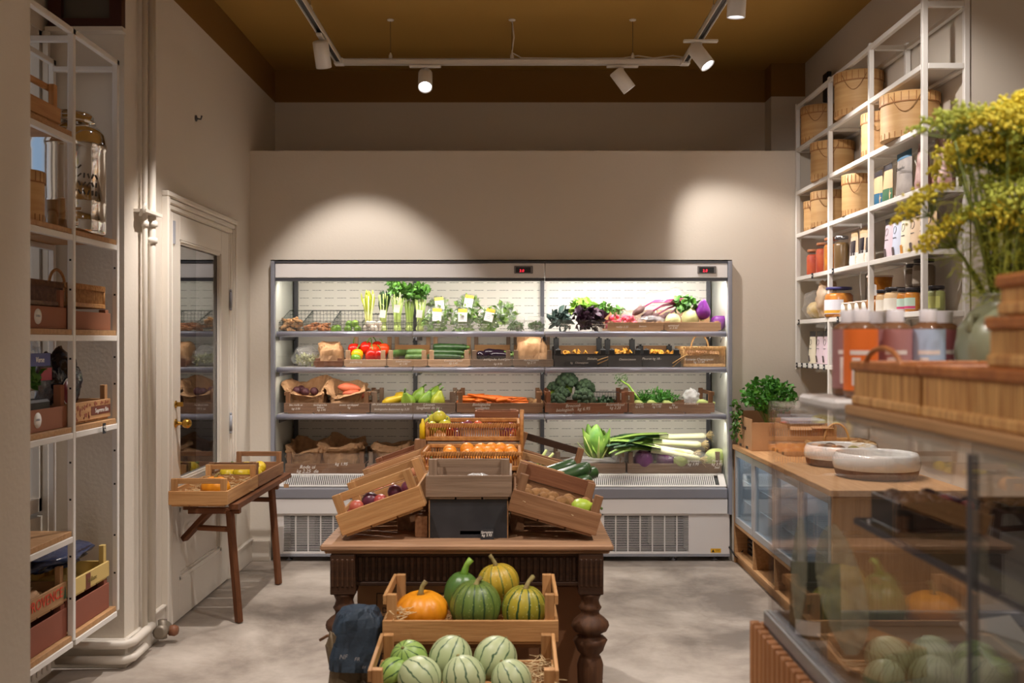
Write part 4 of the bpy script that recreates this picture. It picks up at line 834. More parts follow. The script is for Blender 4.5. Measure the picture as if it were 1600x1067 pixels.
def root_fn(m, nm, cat):
    def f():
        r = thing(nm, 'x', cat); b = MB(); b.tube([(-.04, 0, .014), (-.01, .004, .016), (.02, -.003, .014), (.045, .004, .016)], [.008, .015, .013, .008], 8).tube([(-.01, 0, .016), (-.018, .024, .018), (-.022, .034, .018)], [.012, .01, .005], 7).tube([(.018, 0, .014), (.03, -.022, .016)], [.011, .006], 7).build('skin', m, r); return r
    return f
kgi = Kind(root_fn(mat('ginger_skin', lin(186, 142, 92), .7, col2=lin(150, 104, 62), ns=30), 'ginger_root', 'ginger')); ktu = Kind(root_fn(mat('turmeric_skin', lin(184, 118, 66), .7, col2=lin(140, 84, 44), ns=30), 'turmeric_root', 'turmeric'))
R = random.Random(2)
for i in range(16): y = R.uniform(6.85, 7.0); kgi.put((fx(R.uniform(443, 465), y), y, Z1+.006+.018*(i//4)), 'knobbly ginger root in the end wire basket', 'ginger roots', (R.uniform(-.3, .3), R.uniform(-.4, .4), R.uniform(0, 6)), R.uniform(.9, 1.3))
for i in range(18): y = R.uniform(6.84, 7.0); ktu.put((fx(R.uniform(481, 512), y), y, Z1+.006+.016*(i//6)), 'small brown root in the second wire basket', 'brown roots', (R.uniform(-.3, .3), R.uniform(-.3, .3), R.uniform(0, 6)), R.uniform(.7, 1.0))
kli = Kind(fruit('lime', 'lime', mat('lime_skin', lin(122, 158, 40), .35, col2=lin(88, 130, 28), ns=10), .028, .95, nub=M_gstem))
for i, (px, y, z) in enumerate(((524, 6.85, .006), (539, 6.85, .006), (554, 6.85, .006), (546, 6.89, .045), (560, 6.9, .05), (533, 6.92, .02))): kli.put((fx(px, y), y, Z1+z), ('lime nearest the brown roots, front row of limes', 'middle lime of the front row', 'lime at the garlic end of the front row', 'upper lime above the middle of the front row', 'uppermost lime beside the garlic', 'lime behind the front row, near the brown roots')[i], rot=(1.2, .3*i, i))
kga = Kind(fruit('garlic_bulb', 'garlic', mat('garlic_skin', lin(232, 222, 206), .6, col2=lin(210, 190, 176), ns=18), .022, .8, point=.5, seed=1))
for i in range(11): y = R.uniform(6.84, 6.95); kga.put((fx(570+i*2.2+R.random()*2, y), y, Z1+.004+.03*(i % 2)), 'white garlic bulb in the long wire basket', 'garlic bulbs', (R.uniform(-.5, .5), R.uniform(-.5, .5), i), 1.0)
def celery(label, px, y, h, w, sm, lm, n=9, tagh=None, seed=0, leafy=.05, lw=.02, blade=False, nm='celery_bunch', cat='celery', rot=(0, 0, 0), ln=90):
    r = thing(nm, label, cat, (fx(px, y), y, Z1+.004), rot); R = random.Random(seed)
    for i in range(n):
        a = i*2.4; q = .3+.7*i/n; tip = Vector((math.cos(a)*w*q, math.sin(a)*w*.6*q, h*(.85 if blade else .72)*R.uniform(.9, 1.08)))
        MB().tube([(math.cos(a)*.02*q, math.sin(a)*.02*q, 0), Vector((math.cos(a)*.024*q, math.sin(a)*.022*q, h*.3)), tip], [.010, .009, .0045], 6, flat=.7).build('stalk', sm, r)
        if blade: MB().leaf(tip*.45, tip, (math.cos(a), math.sin(a), .1), h*.6, lw, .25*R.uniform(-.3, 1), .1, 6, 2, .3, i).build('leaf', lm, r)
    if not blade: sprigs(r, 'leaves', lm, (0, 0, h*.84), (w*1.15, w*.7, h*.17), ln, leafy, lw, seed, .7)
    MB().lathe([(.005, 0), (.026, .004), (.028, .02), (.02, .04)], 10).build('base', M_stem, r)
    if tagh:
        c = MB().box((0, -.04, tagh), (.042, .001, .055), Euler((.1, .12, 0)).to_matrix()).build('paper_tag', M_paper, r); MB().tube([(0, -.041, tagh+.025), (.01, -.035, tagh+.055), (-.01, -.03, tagh+.07)], .0015, 4).build('tag_string', M_paper, c)
M_cel = mat('celery_stalk', lin(196, 214, 130), .4, col2=lin(170, 198, 98), ns=8)
celery('yellow green leek standing among the garlic bulbs', 576, 6.92, .29, .045, mat('leek_stalk_pale', lin(226, 226, 150), .4), mat('yellow_green_blade', lin(170, 180, 50), .5), 6, seed=1, blade=True, lw=.035, nm='young_leek', cat='leek')
celery('dark green leek bunch with white paper tags', 599, 6.95, .29, .05, M_stem, M_dleaf, 8, .12, 2, blade=True, lw=.035, nm='leek_bunch', cat='leek')
celery('tall celery bunch with bright leafy top, tallest on the shelf', 621, 6.93, .345, .06, M_cel, M_leaf, 12, .155, 3, .045, .03)
celery('leafy celery bunch between the tallest one and the tagged one', 639, 6.98, .31, .05, M_cel, M_leaf, 9, None, 4, .045, .03); celery('celery bunch with a white tag, next to the salad bags', 656, 6.93, .31, .05, M_cel, M_leaf, 9, .12, 5, .045, .03)
M_lab = mat('label_orange', lin(240, 180, 60), .5)
M_sal = mat('salad_leaf', lin(150, 184, 84), .5, col2=lin(82, 128, 48), ns=25)
def salad(label, px, py, y, rt, m=M_sal, lab=True, s=1.0, seed=0):
    def fn(d, a, t): n = 1+.12*fbm((d.x*3+seed, d.y*3, d.z*3)); p = 2.6; q = (abs(d.x)**p+abs(d.z)**p+abs(d.y)**p)**(-1/p)*.9; return Vector((d.x*q*n, d.y*q*n, d.z*q*n))
    z = fz(py, y)
    r = thing('salad_bag', label, 'salad bag', (fx(px, y), y, z), rt); r.scale = (s,)*3
    MB().ball((0, 0, 0), (.082, .035, .095), 22, 16, fn).build('bag', film('salad_film', dens=.09, gl=.4), r)
    sprigs(r, 'leaves', m, (0, .004, -.012), (.072, .026, .078), 190, .044, .026, seed, .2)
    if lab:
        c = MB().box((.005, -.037, .02), (.058, .001, .088)).build('paper_label', M_paper, r); MB().box((.005, -.0378, .052), (.058, .0008, .024)).build('orange_band', M_lab, c)
        b = MB()
        for q in range(3): b.box((.0, -.0378, .02-q*.012), (.03, .0006, .0022))
        b.build('printed_lines', M_grey, c)
for a in (('labelled salad bag on top of another, next to the celery', 686, 482, 7.0, (-.35, -.1, .1)), ('labelled salad bag leaning above the others at the back', 731, 478, 7.03, (-.35, .15, -.1)), ('plain bag of herbs at the back, right of the salad bags', 790, 489, 7.0, (-.6, 1.0, 0), M_sal, False),
          ('labelled salad bag at the front beside the celery', 681, 499, 6.9, (-.3, .05, .1)), ('labelled salad bag, middle one of the front row', 722, 500, 6.9, (-.3, 0, 0)), ('labelled salad bag, tilted, right end of the front row', 762, 499, 6.9, (-.3, .25, 0))): salad(*a, seed=len(a[0]), s=1.06)
for i, (px, l) in enumerate(((806, 'clear plastic clamshell of cress beside the salad bags'), (838, 'clear plastic clamshell of cress beside the joint of the case'))):
    W, D = .128, .15; r = thing('clamshell_box', l, 'plastic box', (fx(px, 6.9), 6.9, Z1+.002))
    MB().lathe([(.001, .001), (.75, .001), (.86, .05), (.92, .056)], 4, M=Matrix.Diagonal((W*.74, D*.74, 1)) @ Matrix.Rotation(PI/4, 3, 'Z'), caps=False, smooth=False).build('tray', M_film, r)
    MB().lathe([(.96, .057), (.96, .06), (.84, .10), (.001, .102)], 4, M=Matrix.Diagonal((W*.74, D*.74, 1)) @ Matrix.Rotation(PI/4, 3, 'Z'), caps=False, smooth=False).build('lid', M_film, r)
    sprigs(r, 'cress', M_leaf, (0, 0, .03), (.05, .055, .026), 260, .026, .016, i); MB().box((.01, -.03, .1035), (.05, .05, .001)).build('paper_label', M_paper, r)
# right bay of the top level
def leafhead(label, nm, cat, px, py, y, m, rad, n, L, W, seed, rot=(0, 0, 0)): r = thing(nm, label, cat, (fx(px, y), y, fz(py, y)), rot); sprigs(r, 'foliage', m, (0, 0, 0), rad, n, L, W, seed, .4); return r
leafhead('blue green kale bunch at the joint of the case', 'kale_bunch', 'kale', 876, 501, 6.92, mat('blue_green_leaf', lin(70, 94, 84), .55, col2=lin(40, 62, 56), ns=20, var=.15), (.07, .07, .055), 110, .07, .032, 1)
leafhead('yellow green frilly lettuce above the dark purple one', 'frilly_lettuce', 'lettuce', 908, 482, 6.95, M_lleaf, (.075, .06, .05), 90, .055, .05, 2)
leafhead('dark purple frilly lettuce hanging over the riser', 'purple_lettuce', 'lettuce', 921, 498, 6.89, M_pleaf, (.10, .06, .065), 150, .055, .05, 3)
leafhead('parsley bunch behind the dark purple lettuce', 'parsley_bunch', 'parsley', 942, 483, 7.0, M_leaf, (.065, .05, .035), 80, .035, .025, 4)
shelf_crate(949, 1037, Z1, 'low wooden crate of radishes and beets on the top shelf', M_pine, hb=.062, ht=.07, hbb=.16); shelf_crate(1038, 1127, Z1, 'low wooden crate of cabbages on the top shelf', M_pine, hb=.062, ht=.07, hbb=.16)
kra = Kind(fruit('radish', 'radish', mat('radish_skin', lin(196, 34, 60), .35, col2=lin(222, 90, 110), ns=8), .017, 1.15, point=.4, seed=2))
R = random.Random(5)
for i in range(22): y = R.uniform(6.83, 6.93); kra.put((fx(R.uniform(952, 997), y), y, Z1+.05+.022*(i//8)), 'red radish in the low crate on the top shelf', 'radishes', (R.uniform(0, 3), R.uniform(0, 3), i), R.uniform(.8, 1.2))
leafhead('small tuft of radish leaves above the red radishes', 'radish_leaves', 'radish', 963, 485, 6.98, M_leaf, (.05, .04, .025), 50, .03, .02, 7)
b = thing('beetroot_bunch', 'bunch of long beetroots with magenta stalks and green leaves', 'beetroot', (fx(1030, 6.93), 6.93, fz(489, 6.93)))
for i, (a, z) in enumerate(((-.19, .03), (-.13, 0), (-.09, -.02), (-.035, -.03), (.0, -.01))):
    MB().tube([(a, -.02+.01*i, z-.045), (a+.02, -.015+.01*i, z-.03), (a+.06, -.01+.01*i, z-.005), (a+.085, .0+.01*i, z+.012)], [.006, .021, .026, .012], 9).build('beetroot', mat('long_beet_skin', lin(96, 66, 60), .7, col2=lin(72, 42, 44), ns=16), b)
    for k in range(3): MB().tube([(a+.08, .01*i, z+.01), (a+.14+.01*k, .0+.01*i, z+.045+.006*k), (.13+.02*k, .02*i-.02, .075+.012*k-.01*i)], [.007, .006, .004], 6).build('stalk', mat('beet_stalk', lin(164, 44, 92), .4), b)
sprigs(b, 'leaves', M_leaf, (.18, 0, .055), (.075, .06, .05), 80, .05, .045, 3)
plastic_heap('clear plastic bag around the beetroot bunch, reaching up to its leaves', .42, .2, .19, (fx(1045, 7.0), 7.03, Z1+.09), 11, film('thin_film', dens=.05)); plastic_heap('crumpled clear plastic bag behind the radishes', .2, .16, .14, (fx(985, 7.03), 7.03, Z1+.06), 12, M_film); plastic_heap('crumpled clear plastic bag in front of the beetroots', .17, .08, .06, (fx(1018, 6.9), 6.89, Z1+.045), 13, M_film)
kw = Kind(cabbage('white_cabbage', M_wc, .052, seed=4)); kw.put((fx(1051, 6.9), 6.9, Z1+.025), 'small white cabbage in the top shelf crate', rot=(.2, 0, 0)); kwp = Kind(cabbage('pointed_cabbage', M_wc, .062, seed=5, point=.3)); kwp.put((fx(1077, 6.91), 6.91, Z1+.03), 'pale savoy cabbage between the white and the purple one', rot=(.1, .1, 1))
kp2 = Kind(cabbage('purple_pointed_cabbage', mat('purple_cabbage', lin(128, 32, 142), .35, col2=lin(98, 22, 112), ns=7), .055, seed=6, point=.75)); kp2.put((fx(1097, 6.91), 6.91, Z1+.085), 'purple pointed cabbage standing upright, topmost in its crate', rot=(.25, .05, 0), sc=1.0); kp2.put((fx(1110, 6.9), 6.9, Z1+.035), 'purple cabbage lying under the upright purple one', rot=(.4, 1.1, .3), sc=1.0)
# ------------------------------------------------------------------ antique table and the produce stepped on it
TX0, TX1, TY0, TY1, TT = -.665, .352, 3.44, 4.80, .787
tb = thing('antique_table', 'antique oak table with turned legs and fluted apron carrying the produce', 'table', ((TX0+TX1)/2, TY0, 0))
cx = (TX1-TX0)/2; L = TY1-TY0
o = MB().bb(-cx, cx, 0, L, TT-.022, TT).bb(-cx+.012, cx-.012, .012, L-.012, TT-.034, TT-.0221).build('tabletop', M_top, tb, .006)
ap = MB()
ax = cx-.035
ap.bb(-ax+.08, ax-.08, .045, .06, TT-.15, TT-.0345).bb(-ax+.08, ax-.08, L-.06, L-.045, TT-.15, TT-.0345)
for s in (-1, 1): ap.bb(s*(ax-.012)-.008, s*(ax-.012)+.008, .08, L-.08, TT-.15, TT-.0345)
n = 34
for i in range(n):
    x = -ax+.1+i*(2*ax-.2)/(n-1); ap.bb(x-.0065, x+.0065, .036, .0449, TT-.135, TT-.05)
ap.bb(-ax+.08, ax-.08, .034, .0449, TT-.15, TT-.137).bb(-ax+.08, ax-.08, .034, .0449, TT-.048, TT-.0345)
ap.build('fluted_apron', M_dark, tb, .002)
prof = [(.03, .0), (.036, .02), (.03, .05), (.026, .08), (.03, .11), (.036, .2), (.044, .3), (.046, .36), (.038, .385), (.032, .395), (.046, .41), (.053, .43), (.058, .445), (.05, .455), (.036, .462), (.036, .47), (.056, .48), (.064, .495), (.06, .51), (.046, .525), (.032, .535), (.03, .545), (.036, .553), (.04, .56), (.034, .57), (.03, .585), (.036, .60), (.042, .61)]
for sx in (-1, 1):
    for y in (.05, L-.05):
        x = sx*(ax-.043)
        lg = MB().lathe(prof, 28, (x, y, 0), fn=lambda a, u: 1+(.05*abs(math.cos(a*7)) if .42 < u < .78 else 0)).build('turned_leg', wood('mid_oak', lin(98, 66, 44), lin(70, 45, 30), axis=2, s=14), tb)
        k = MB().bb(x-.043, x+.043, y-.043, y+.043, .612, TT-.0345)
        for i in range(5): k.bb(x-.034+i*.017-.005, x-.034+i*.017+.005, y-.0485, y-.0431, .64, TT-.05)
        k.build('corner_block', M_dark, lg, .003)
MB().bb(.06, .068, -.012, -.004, .70, .708).build('apron_peg', M_brass, tb)
# black painted box and the empty crate on it
bx = thing('black_display_box', 'black painted wooden box standing at the front of the table', 'box', (fx(732, 3.56), 3.56, TT))
W = .138
MB().bb(-W, W, 0, .010, .0, .012).bb(-W, -.03, 0, .01, .012, .026).bb(.055, W, 0, .01, .012, .026).bb(-W, W, 0, .01, .026, .132).bb(-W, W, .30, .31, 0, .132).bb(-W, -W+.01, .0101, .2999, 0, .132).bb(W-.01, W, .0101, .2999, 0, .132).bb(-W, W, 0, .31, .1321, .138).build('body', M_chalk, bx)
MB().bb(-W-.004, -W-.0005, -.002, .012, 0, .135).bb(W+.0005, W+.004, -.002, .012, 0, .135).build('edge_strip', M_pine, bx)
pt = tag(MB().box((fx(761, 3.535), 3.535, TT+.0185), (.047, .004, .036), Euler((-.12, 0, .05)).to_matrix()).build('price_card', M_chalk), 'small black price card leaning against the black box', 'price card')
text(pt, 'chalk_writing', 'Spruiten\nkg 3.95', .0125, (fx(760.5, 3.53), 3.5315, TT+.0225), M_ink, (PI/2-.12, 0, .05))
crate('weathered grey wooden crate standing on the black box', .308, .36, (fx(732.5, 3.55), 3.55, TT+.1385), hb=.085, ht=.142, htb=.09, m=M_weath, rails='f', railh=.030)
plastic_heap('crumpled clear bag inside the weathered crate on the black box', .14, .16, .05, (fx(745, 3.7), 3.7, TT+.155), 31, M_filmd)
# hidden supports that carry the rattan baskets
def riser(label, x0, x1, y0, y1, h):
    r = thing('display_riser', label, 'riser', ((x0+x1)/2, y0, TT)); w = (x1-x0)/2; d = y1-y0
    for i in range(3): board(r, 'top_slat', (2*w, d/3-.006, .012), (0, d*(i+.5)/3, h-.006), M_weath)
    for s in (-1, 1):
        for y in (.02, d-.02): board(r, 'riser_leg', (.03, .03, h-.0125), (s*(w-.016), y, (h-.0125)/2), M_weath)
        board(r, 'side_rail', (.012, d-.08, .04), (s*(w-.02), d/2, h*.5), M_weath)
    return r
riser('weathered wooden stand under the lower rattan basket', fx(664, 3.95), fx(816, 3.95), 3.96, 4.27, .185)
riser('weathered wooden stand under the upper rattan basket', fx(668, 4.29), fx(815, 4.29), 4.29, 4.62, .27)
M_rat = mat('rattan', lin(196, 138, 78), .45, col2=lin(166, 108, 54), ns=50)
wicker('lower rattan basket filled with oranges', .385, .30, .078, (fx(738.5, 4.07), 4.11, TT+.1865), m=M_rat, name='rattan_basket', rimh=.016)
wicker('upper rattan basket of plums and yellow apples', .395, .30, .078, (fx(739, 4.3), 4.45, TT+.2715), m=M_rat, name='rattan_basket', rimh=.018)
MB_post = MB().tube([(fx(816.5, 4.27), 4.275, TT+.0005), (fx(815, 4.27), 4.275, TT+.34), (fx(815.5, 4.27), 4.275, EYE-(640-HZ)/F*4.275)], .009, 9)
tag(MB_post.build('cane_post', M_rat), 'upright cane post at the corner of the rattan baskets', 'post')
k1 = Kind(fruit('orange_fruit', 'orange', mat('orange_peel', lin(236, 152, 36), .45, col2=lin(228, 134, 28), ns=30, bump=.2, bs=160), .031, .97))
R = random.Random(8); i = 0
for row, (y, z, n) in enumerate(((4.0, .012, 5), (4.06, .03, 6), (4.12, .045, 6))):
    for q in range(n):
        px = (700 if row == 0 else 706)+q*(90 if row == 0 else 96)/(n-1)
        if row == 0: px = 722+q*19
        k1.put((fx(px, y), y, TT+.1865+z), nth(q, n, 'orange in the '+['front', 'middle', 'rear'][row]+' row of the lower basket'), 'oranges in the lower rattan basket', (R.random(), R.random(), i)); i += 1
kap = Kind(fruit('yellow_apple', 'apple', mat('yellow_apple_skin', lin(222, 204, 64), .35, col2=lin(196, 196, 70), ns=7), .031, .92, stem=.012))
for px, y, z, l in ((677, 4.36, .04, 'yellow apple at the front left of the upper basket'), (693, 4.37, .045, 'yellow apple at the front, next to the plums'), (683, 4.43, .07, 'yellow apple behind the front two'), (688, 4.40, .082, 'topmost yellow apple of the upper basket'), (676, 4.47, .05, 'yellow apple at the rear of the upper basket'), (694, 4.46, .06, 'yellow apple beside the rear plums')): kap.put((fx(px, y), y, TT+.2715+z-.012), l, rot=(.3, .2, px))
kpl = Kind(fruit('plum', 'plum', mat('plum_skin', lin(150, 60, 72), .35, col2=lin(108, 44, 84), ns=8, var=.25), .021, 1.1)); krp = Kind(fruit('red_plum', 'plum', mat('red_plum_skin', lin(196, 66, 48), .35, col2=lin(214, 110, 60), ns=6, var=.15), .022, 1.0))
for r_ in range(3):
    for q in range(9):
        y = 4.34+r_*.06; px = 703+q*12+(r_ % 2)*5
        (kpl if (q+r_) % 3 else krp).put((fx(px, y), y, TT+.2715+.012+r_*.018), 'small plum in the upper rattan basket' if (q+r_) % 3 else 'small red plum among the darker plums', 'dark plums' if (q+r_) % 3 else 'red plums', (q, r_, 0))
o = MB().bb(-.10, .10, 0, .004, 0, .035).build('paper_liner', film('pale_liner', col=(.9, .85, .84), dens=.75), loc=(fx(752, 4.315), 4.318, TT+.292)); tag(o, 'pale paper liner inside the front of the upper basket', 'liner')
crate('reddish wooden crate behind the upper rattan basket', .205, .1, (fx(776, 4.66), 4.66, TT+.275), hb=.1, ht=.105, m=M_red); riser('stand under the reddish crate at the back of the table', fx(745, 4.64), fx(808, 4.64), 4.65, 4.78, .274)
tag(MB().lathe([(.001, 0), (.014, 0), (.014, .06), (.006, .072), (.005, .085), (.001, .086)], 12, (fx(660, 4.3), 4.31, 1.07)).build('yellow_squash', mat('yellow_plastic', lin(236, 200, 30), .4)), 'slim yellow squash standing at the side of the upper basket', 'squash')
board(thing('support_plank', 'wooden plank under the slim yellow squash', 'plank', (fx(657, 4.3), 4.31, TT)), 'plank', (.05, .05, .28), (0, 0, .141), M_brown)
# side crates, tilted outward; the left ones lean left, the right ones lean right
CL, CR = math.radians(20), math.radians(16.2)
def left_crate(y, label, m, ht=.15, rails='b', **k):
    w = .312; return crate(label, w, .36, (-.594+w/2*math.cos(CL)+.004*0, y, TT+.010+w/2*math.sin(CL)), hb=.082, ht=ht, m=m, rot=(0, -CL, 0), rails=rails, railh=.03, **k)
def right_crate(y, label, m, ht=.145, rails='b', **k):
    w = .322; return crate(label, w, .36, (.292-w/2*math.cos(CR), y, TT+.010+w/2*math.sin(CR)), hb=.086, ht=ht, m=m, rot=(0, CR, 0), rails=rails, railh=.03, **k)
lc = [left_crate(3.50, 'tilted wooden crate of plums and purple fruit, front left of the table', M_honey, rails='fb'), left_crate(3.90, 'tilted wooden crate of apples, second on the left of the table', M_pine, rails='fb'), left_crate(4.30, 'tilted reddish crate at the rear left of the table', M_red, rails='fb')]
rc = [right_crate(3.50, 'tilted wooden crate of kiwis, front right of the table', M_brown, rails=''), right_crate(3.90, 'tilted wooden crate of cucumbers, second on the right of the table', M_pine, rails='fb'), right_crate(4.30, 'tilted wooden crate of garlic and rhubarb, rear right of the table', M_brown, rails='f', hbb=.115, htb=.195)]
for r_, z in ((rc[0], .118),): board(r_, 'back_plank', (.30, .009, .06), (0, .35, z), M_red)
board(rc[2], 'top_rail', (.30, .009, .032), (0, .3555, .176), M_dark)
def inc(r_, x, y, z): bpy.context.view_layer.update(); return r_.matrix_basis @ Vector((x, y, z))
kpu = Kind(fruit('purple_fruit', 'passion fruit', mat('purple_fruit_skin', lin(70, 34, 62), .3, col2=lin(110, 50, 66), ns=8), .029, .97, nub=M_gstem))
for i, (x, y, z) in enumerate(((-.05, .06, .03), (.04, .07, .035), (.085, .09, .035), (-.1, .1, .02), (-.02, .16, .02), (.1, .2, .02), (.05, .18, .02))): kpu.put(inc(lc[0], x, y, z+.03), ('large glossy purple fruit behind the front board, left crate', 'purple fruit right of the largest one, left crate', 'purple fruit near the high end of the left crate', 'purple fruit at the low end of the left crate', 'purple fruit deep in the middle of the left crate', 'purple fruit at the rear high corner of the left crate', 'purple fruit behind the second one in the left crate')[i], rot=(.4*i, .3, i), sc=1.1 if i == 0 else .95)
krd = Kind(fruit('red_fruit', 'fig', mat('red_fruit_skin', lin(172, 66, 60), .4, col2=lin(196, 110, 84), ns=8), .027, .95))
for x, y, z, l in ((-.005, .05, .02, 'reddish fruit between purple ones in the front left crate'), (-.09, .04, .03, 'dark red fruit at the low end of the front left crate'), (-.11, .06, .01, 'dark red fruit in the low corner of the front left crate')): krd.put(inc(lc[0], x, y, z+.028), l)
kra2 = Kind(fruit('red_apple', 'apple', mat('red_apple_skin', lin(206, 84, 60), .35, col2=lin(226, 190, 140), ns=5, var=.1), .036, .9, stem=.012))
for i, (c_, x, y, z) in enumerate(((1, .10, .05, .07), (1, .12, .1, .075), (1, .05, .06, .02), (1, -.02, .1, .02), (1, .08, .2, .03), (1, -.08, .2, .02), (2, .1, .06, .03), (2, 0, .08, .02), (2, -.07, .2, .02))): kra2.put(inc(lc[c_], x, y, z), ('red and cream apple showing beside the weathered crate', 'red and cream apple just behind the showing one', 'red apple deep in the second left crate', 'red apple in the middle of the second left crate', 'red apple at the back of the second left crate', 'red apple at the low back of the second left crate', 'red apple at the high end of the reddish crate', 'red apple in the middle of the reddish crate', 'red apple at the low end of the reddish crate')[i], rot=(.5, .2*i, i))
kki = Kind(longveg('kiwi', 'kiwi', mat('kiwi_skin', lin(150, 108, 62), .85, col2=lin(122, 84, 46), ns=30, bump=.4, bs=150), .062, .025, 0, [(0, .2), (.06, .6), (.25, .95), (.5, 1), (.75, .95), (.94, .6), (1, .2)]))
R = random.Random(6)
for i, (x, y, z) in enumerate(((-.1, .07, .02), (-.06, .12, .02), (-.045, .05, .022), (.0, .06, .025), (.03, .055, .03), (.0, .13, .025), (.07, .11, .035), (.1, .09, .04), (-.1, .16, .02), (.05, .2, .02), (-.03, .22, .02))): kki.put(inc(rc[0], x, y, z+.03), 'brown fuzzy kiwi in the front right crate', 'kiwis in the front right crate', (R.random(), R.random()*.4+CR, R.random()*6))
kpe = Kind(gourd(mat('green_pear_skin', lin(168, 190, 62), .4, col2=lin(146, 174, 50), ns=8))); kpe.put(inc(rc[0], .06, .06, .065), 'green pear lying at the front of the kiwi crate', rot=(.2, 1.45, .2), sc=.72)
tag(straw('loose wood wool under the kiwis in the front right crate', .27, .3, .02, inc(rc[0], 0, .17, .045), 90, 3, (0, CR, 0)), 'loose wood wool under the kiwis in the front right crate', 'packing straw')
for i, (x, y, z, rz) in enumerate(((.02, .06, .08, .02), (.03, .11, .085, -.05), (.07, .16, .07, .1), (-.02, .2, .07, 0), (.04, .04, .045, 0), (-.03, .1, .04, .0))): kz.put(inc(rc[1], x, y, z), ('dark cucumber on top, just behind the rail', 'dark cucumber poking out over the low end', 'dark cucumber third from the rail', 'dark cucumber at the back of its crate', 'dark cucumber under the rail', 'dark cucumber below the top ones')[i]+' of the right table crate', rot=(0, CR+.02, PI+rz), sc=(1.2, 1, 1))
plastic_heap('clear plastic wrap at the high end of the cucumber crate', .12, .1, .04, inc(rc[1], -.09, .08, .09), 33, M_film)
for i, (x, y, z) in enumerate(((-.09, .06, .05), (-.06, .09, .05), (.0, .07, .05), (.03, .1, .05), (.06, .07, .055), (-.03, .15, .05), (.1, .12, .05))): kga.put(inc(rc[2], x, y, z+.03), 'garlic bulb in the rear right crate of the table', 'garlic in the rear right crate', (.4*i, .5, i), 1.1)
krh = Kind(longveg('rhubarb_stalk', 'rhubarb', M_stem, .09, .007, .02, [(0, .9), (.5, 1), (1, .8)]))
for i, (x, y, z, ry) in enumerate(((-.04, .05, .095, -1.0), (-.015, .06, .09, -.8), (.075, .07, .075, -1.35), (.09, .08, .075, -1.2))): krh.put(inc(rc[2], x, y, z+.03), nth(i, 4, 'pale green stalk sticking up in the rear right crate'), rot=(0, ry, .3))
kpu2 = Kind(fruit('red_shallot', 'shallot', mat('shallot_skin', lin(120, 48, 56), .45, col2=lin(150, 84, 76), ns=8), .019, 1.2, point=.6))
for i, (x, y, z) in enumerate(((-.12, .07, .05), (-.1, .12, .05), (.02, .05, .04), (.05, .04, .045), (.08, .04, .05), (-.06, .05, .04))): kpu2.put(inc(rc[2], x, y, z+.03), 'small red shallot in the rear right crate', 'red shallots', (1.2, .4*i, i))
# small boxes and blocks in the shade under the tilted crates
for x, y, w_, h, l in ((fx(660, 3.62), 3.62, .045, .075, 'small pale block under the left tilted crate'), (fx(640, 3.75), 3.75, .08, .06, 'small brown block in the shade under the left crate'), (fx(808, 3.75), 3.75, .05, .07, 'small brown block in the shade under the right crate')):
    board(thing('wooden_block', l, 'block', (x, y, TT+.001)), 'block', (w_, .1, h), (0, 0, h/2), M_brown)
# ------------------------------------------------------------------ crates standing on the floor in front of the table
pc = crate('honey coloured crate of pumpkins directly in front of the table', .548, .31, (fx(735, 3.1), 3.10, .545), hb=.074, ht=.152, m=M_honey, rails='lr', railh=.03, t=.011)
mc = crate('honey coloured crate of striped melons, lowest and nearest the viewer', .536, .30, (fx(724, 2.8), 2.79, .40), hb=.078, ht=.168, m=M_honey, rot=(math.radians(5), 0, 0), rails='lr', railh=.034, t=.011)
def stand(label, x0, x1, y0, y1, h, h2=None):
    h2 = h2 or h; r = thing('crate_stand', label, 'stand', ((x0+x1)/2, y0, 0)); w = (x1-x0)/2; d = y1-y0; a = math.atan2(h2-h, d)
    for i in range(3): board(r, 'stand_slat', (2*w, d/3-.01, .014), (0, d*(i+.5)/3, h-.0085+(h2-h)*(i+.5)/3), M_brown, rot=(a, 0, 0))
    for s in (-1, 1):
        for y, hh in ((.02, h), (d-.02, h2)): board(r, 'stand_leg', (.035, .035, hh-.022), (s*(w-.02), y, (hh-.022)/2), M_brown)
        board(r, 'stand_rail', (.014, d-.1, .05), (s*(w-.02), d/2, min(h, h2)*.4), M_brown)
    return r
stand('slatted stand carrying the pumpkin crate', fx(735, 3.1)-.26, fx(735, 3.1)+.26, 3.12, 3.40, .543); stand('slatted stand carrying the melon crate', fx(724, 2.8)-.25, fx(724, 2.8)+.25, 2.81, 3.07, .398, .421)
M_po = mat('orange_pumpkin', lin(232, 152, 26), .4, col2=lin(214, 128, 20), ns=8, bump=.05)
M_pg = stripes('green_pumpkin', lin(86, 116, 54), lin(44, 74, 40), 14, .16, .25, lin(150, 164, 90), lin(112, 128, 54)); M_py = stripes('yellow_green_pumpkin', lin(206, 164, 40), lin(110, 116, 44), 12, .14, .3, lin(210, 200, 120), lin(150, 140, 52)); M_pgy = stripes('green_yellow_pumpkin', lin(84, 116, 48), lin(46, 78, 38), 12, .2, .3, lin(196, 200, 140), lin(206, 176, 44))
PZ = .562
Kind(ribbed('orange_pumpkin', 'pumpkin', M_po, .087, .125, 12, .05, M_pstem, .045, 1)).put((fx(660, 3.22), 3.23, PZ), 'bright orange pumpkin with a short grey stalk', rot=(.05, -.06, 0))
Kind(ribbed('green_pumpkin', 'pumpkin', M_pg, .083, .165, 12, .04, M_pstem, .025, 2)).put((fx(742, 3.2), 3.22, PZ), 'big dark green ribbed pumpkin in the middle of the crate', rot=(.05, 0, .4))
Kind(ribbed('green_pumpkin', 'pumpkin', M_pgy, .073, .15, 12, .04, M_pstem, .035, 3, curl=.05)).put((fx(816, 3.2), 3.21, PZ), 'green pumpkin with yellow shoulders at the right of the crate', rot=(.08, .03, 1))
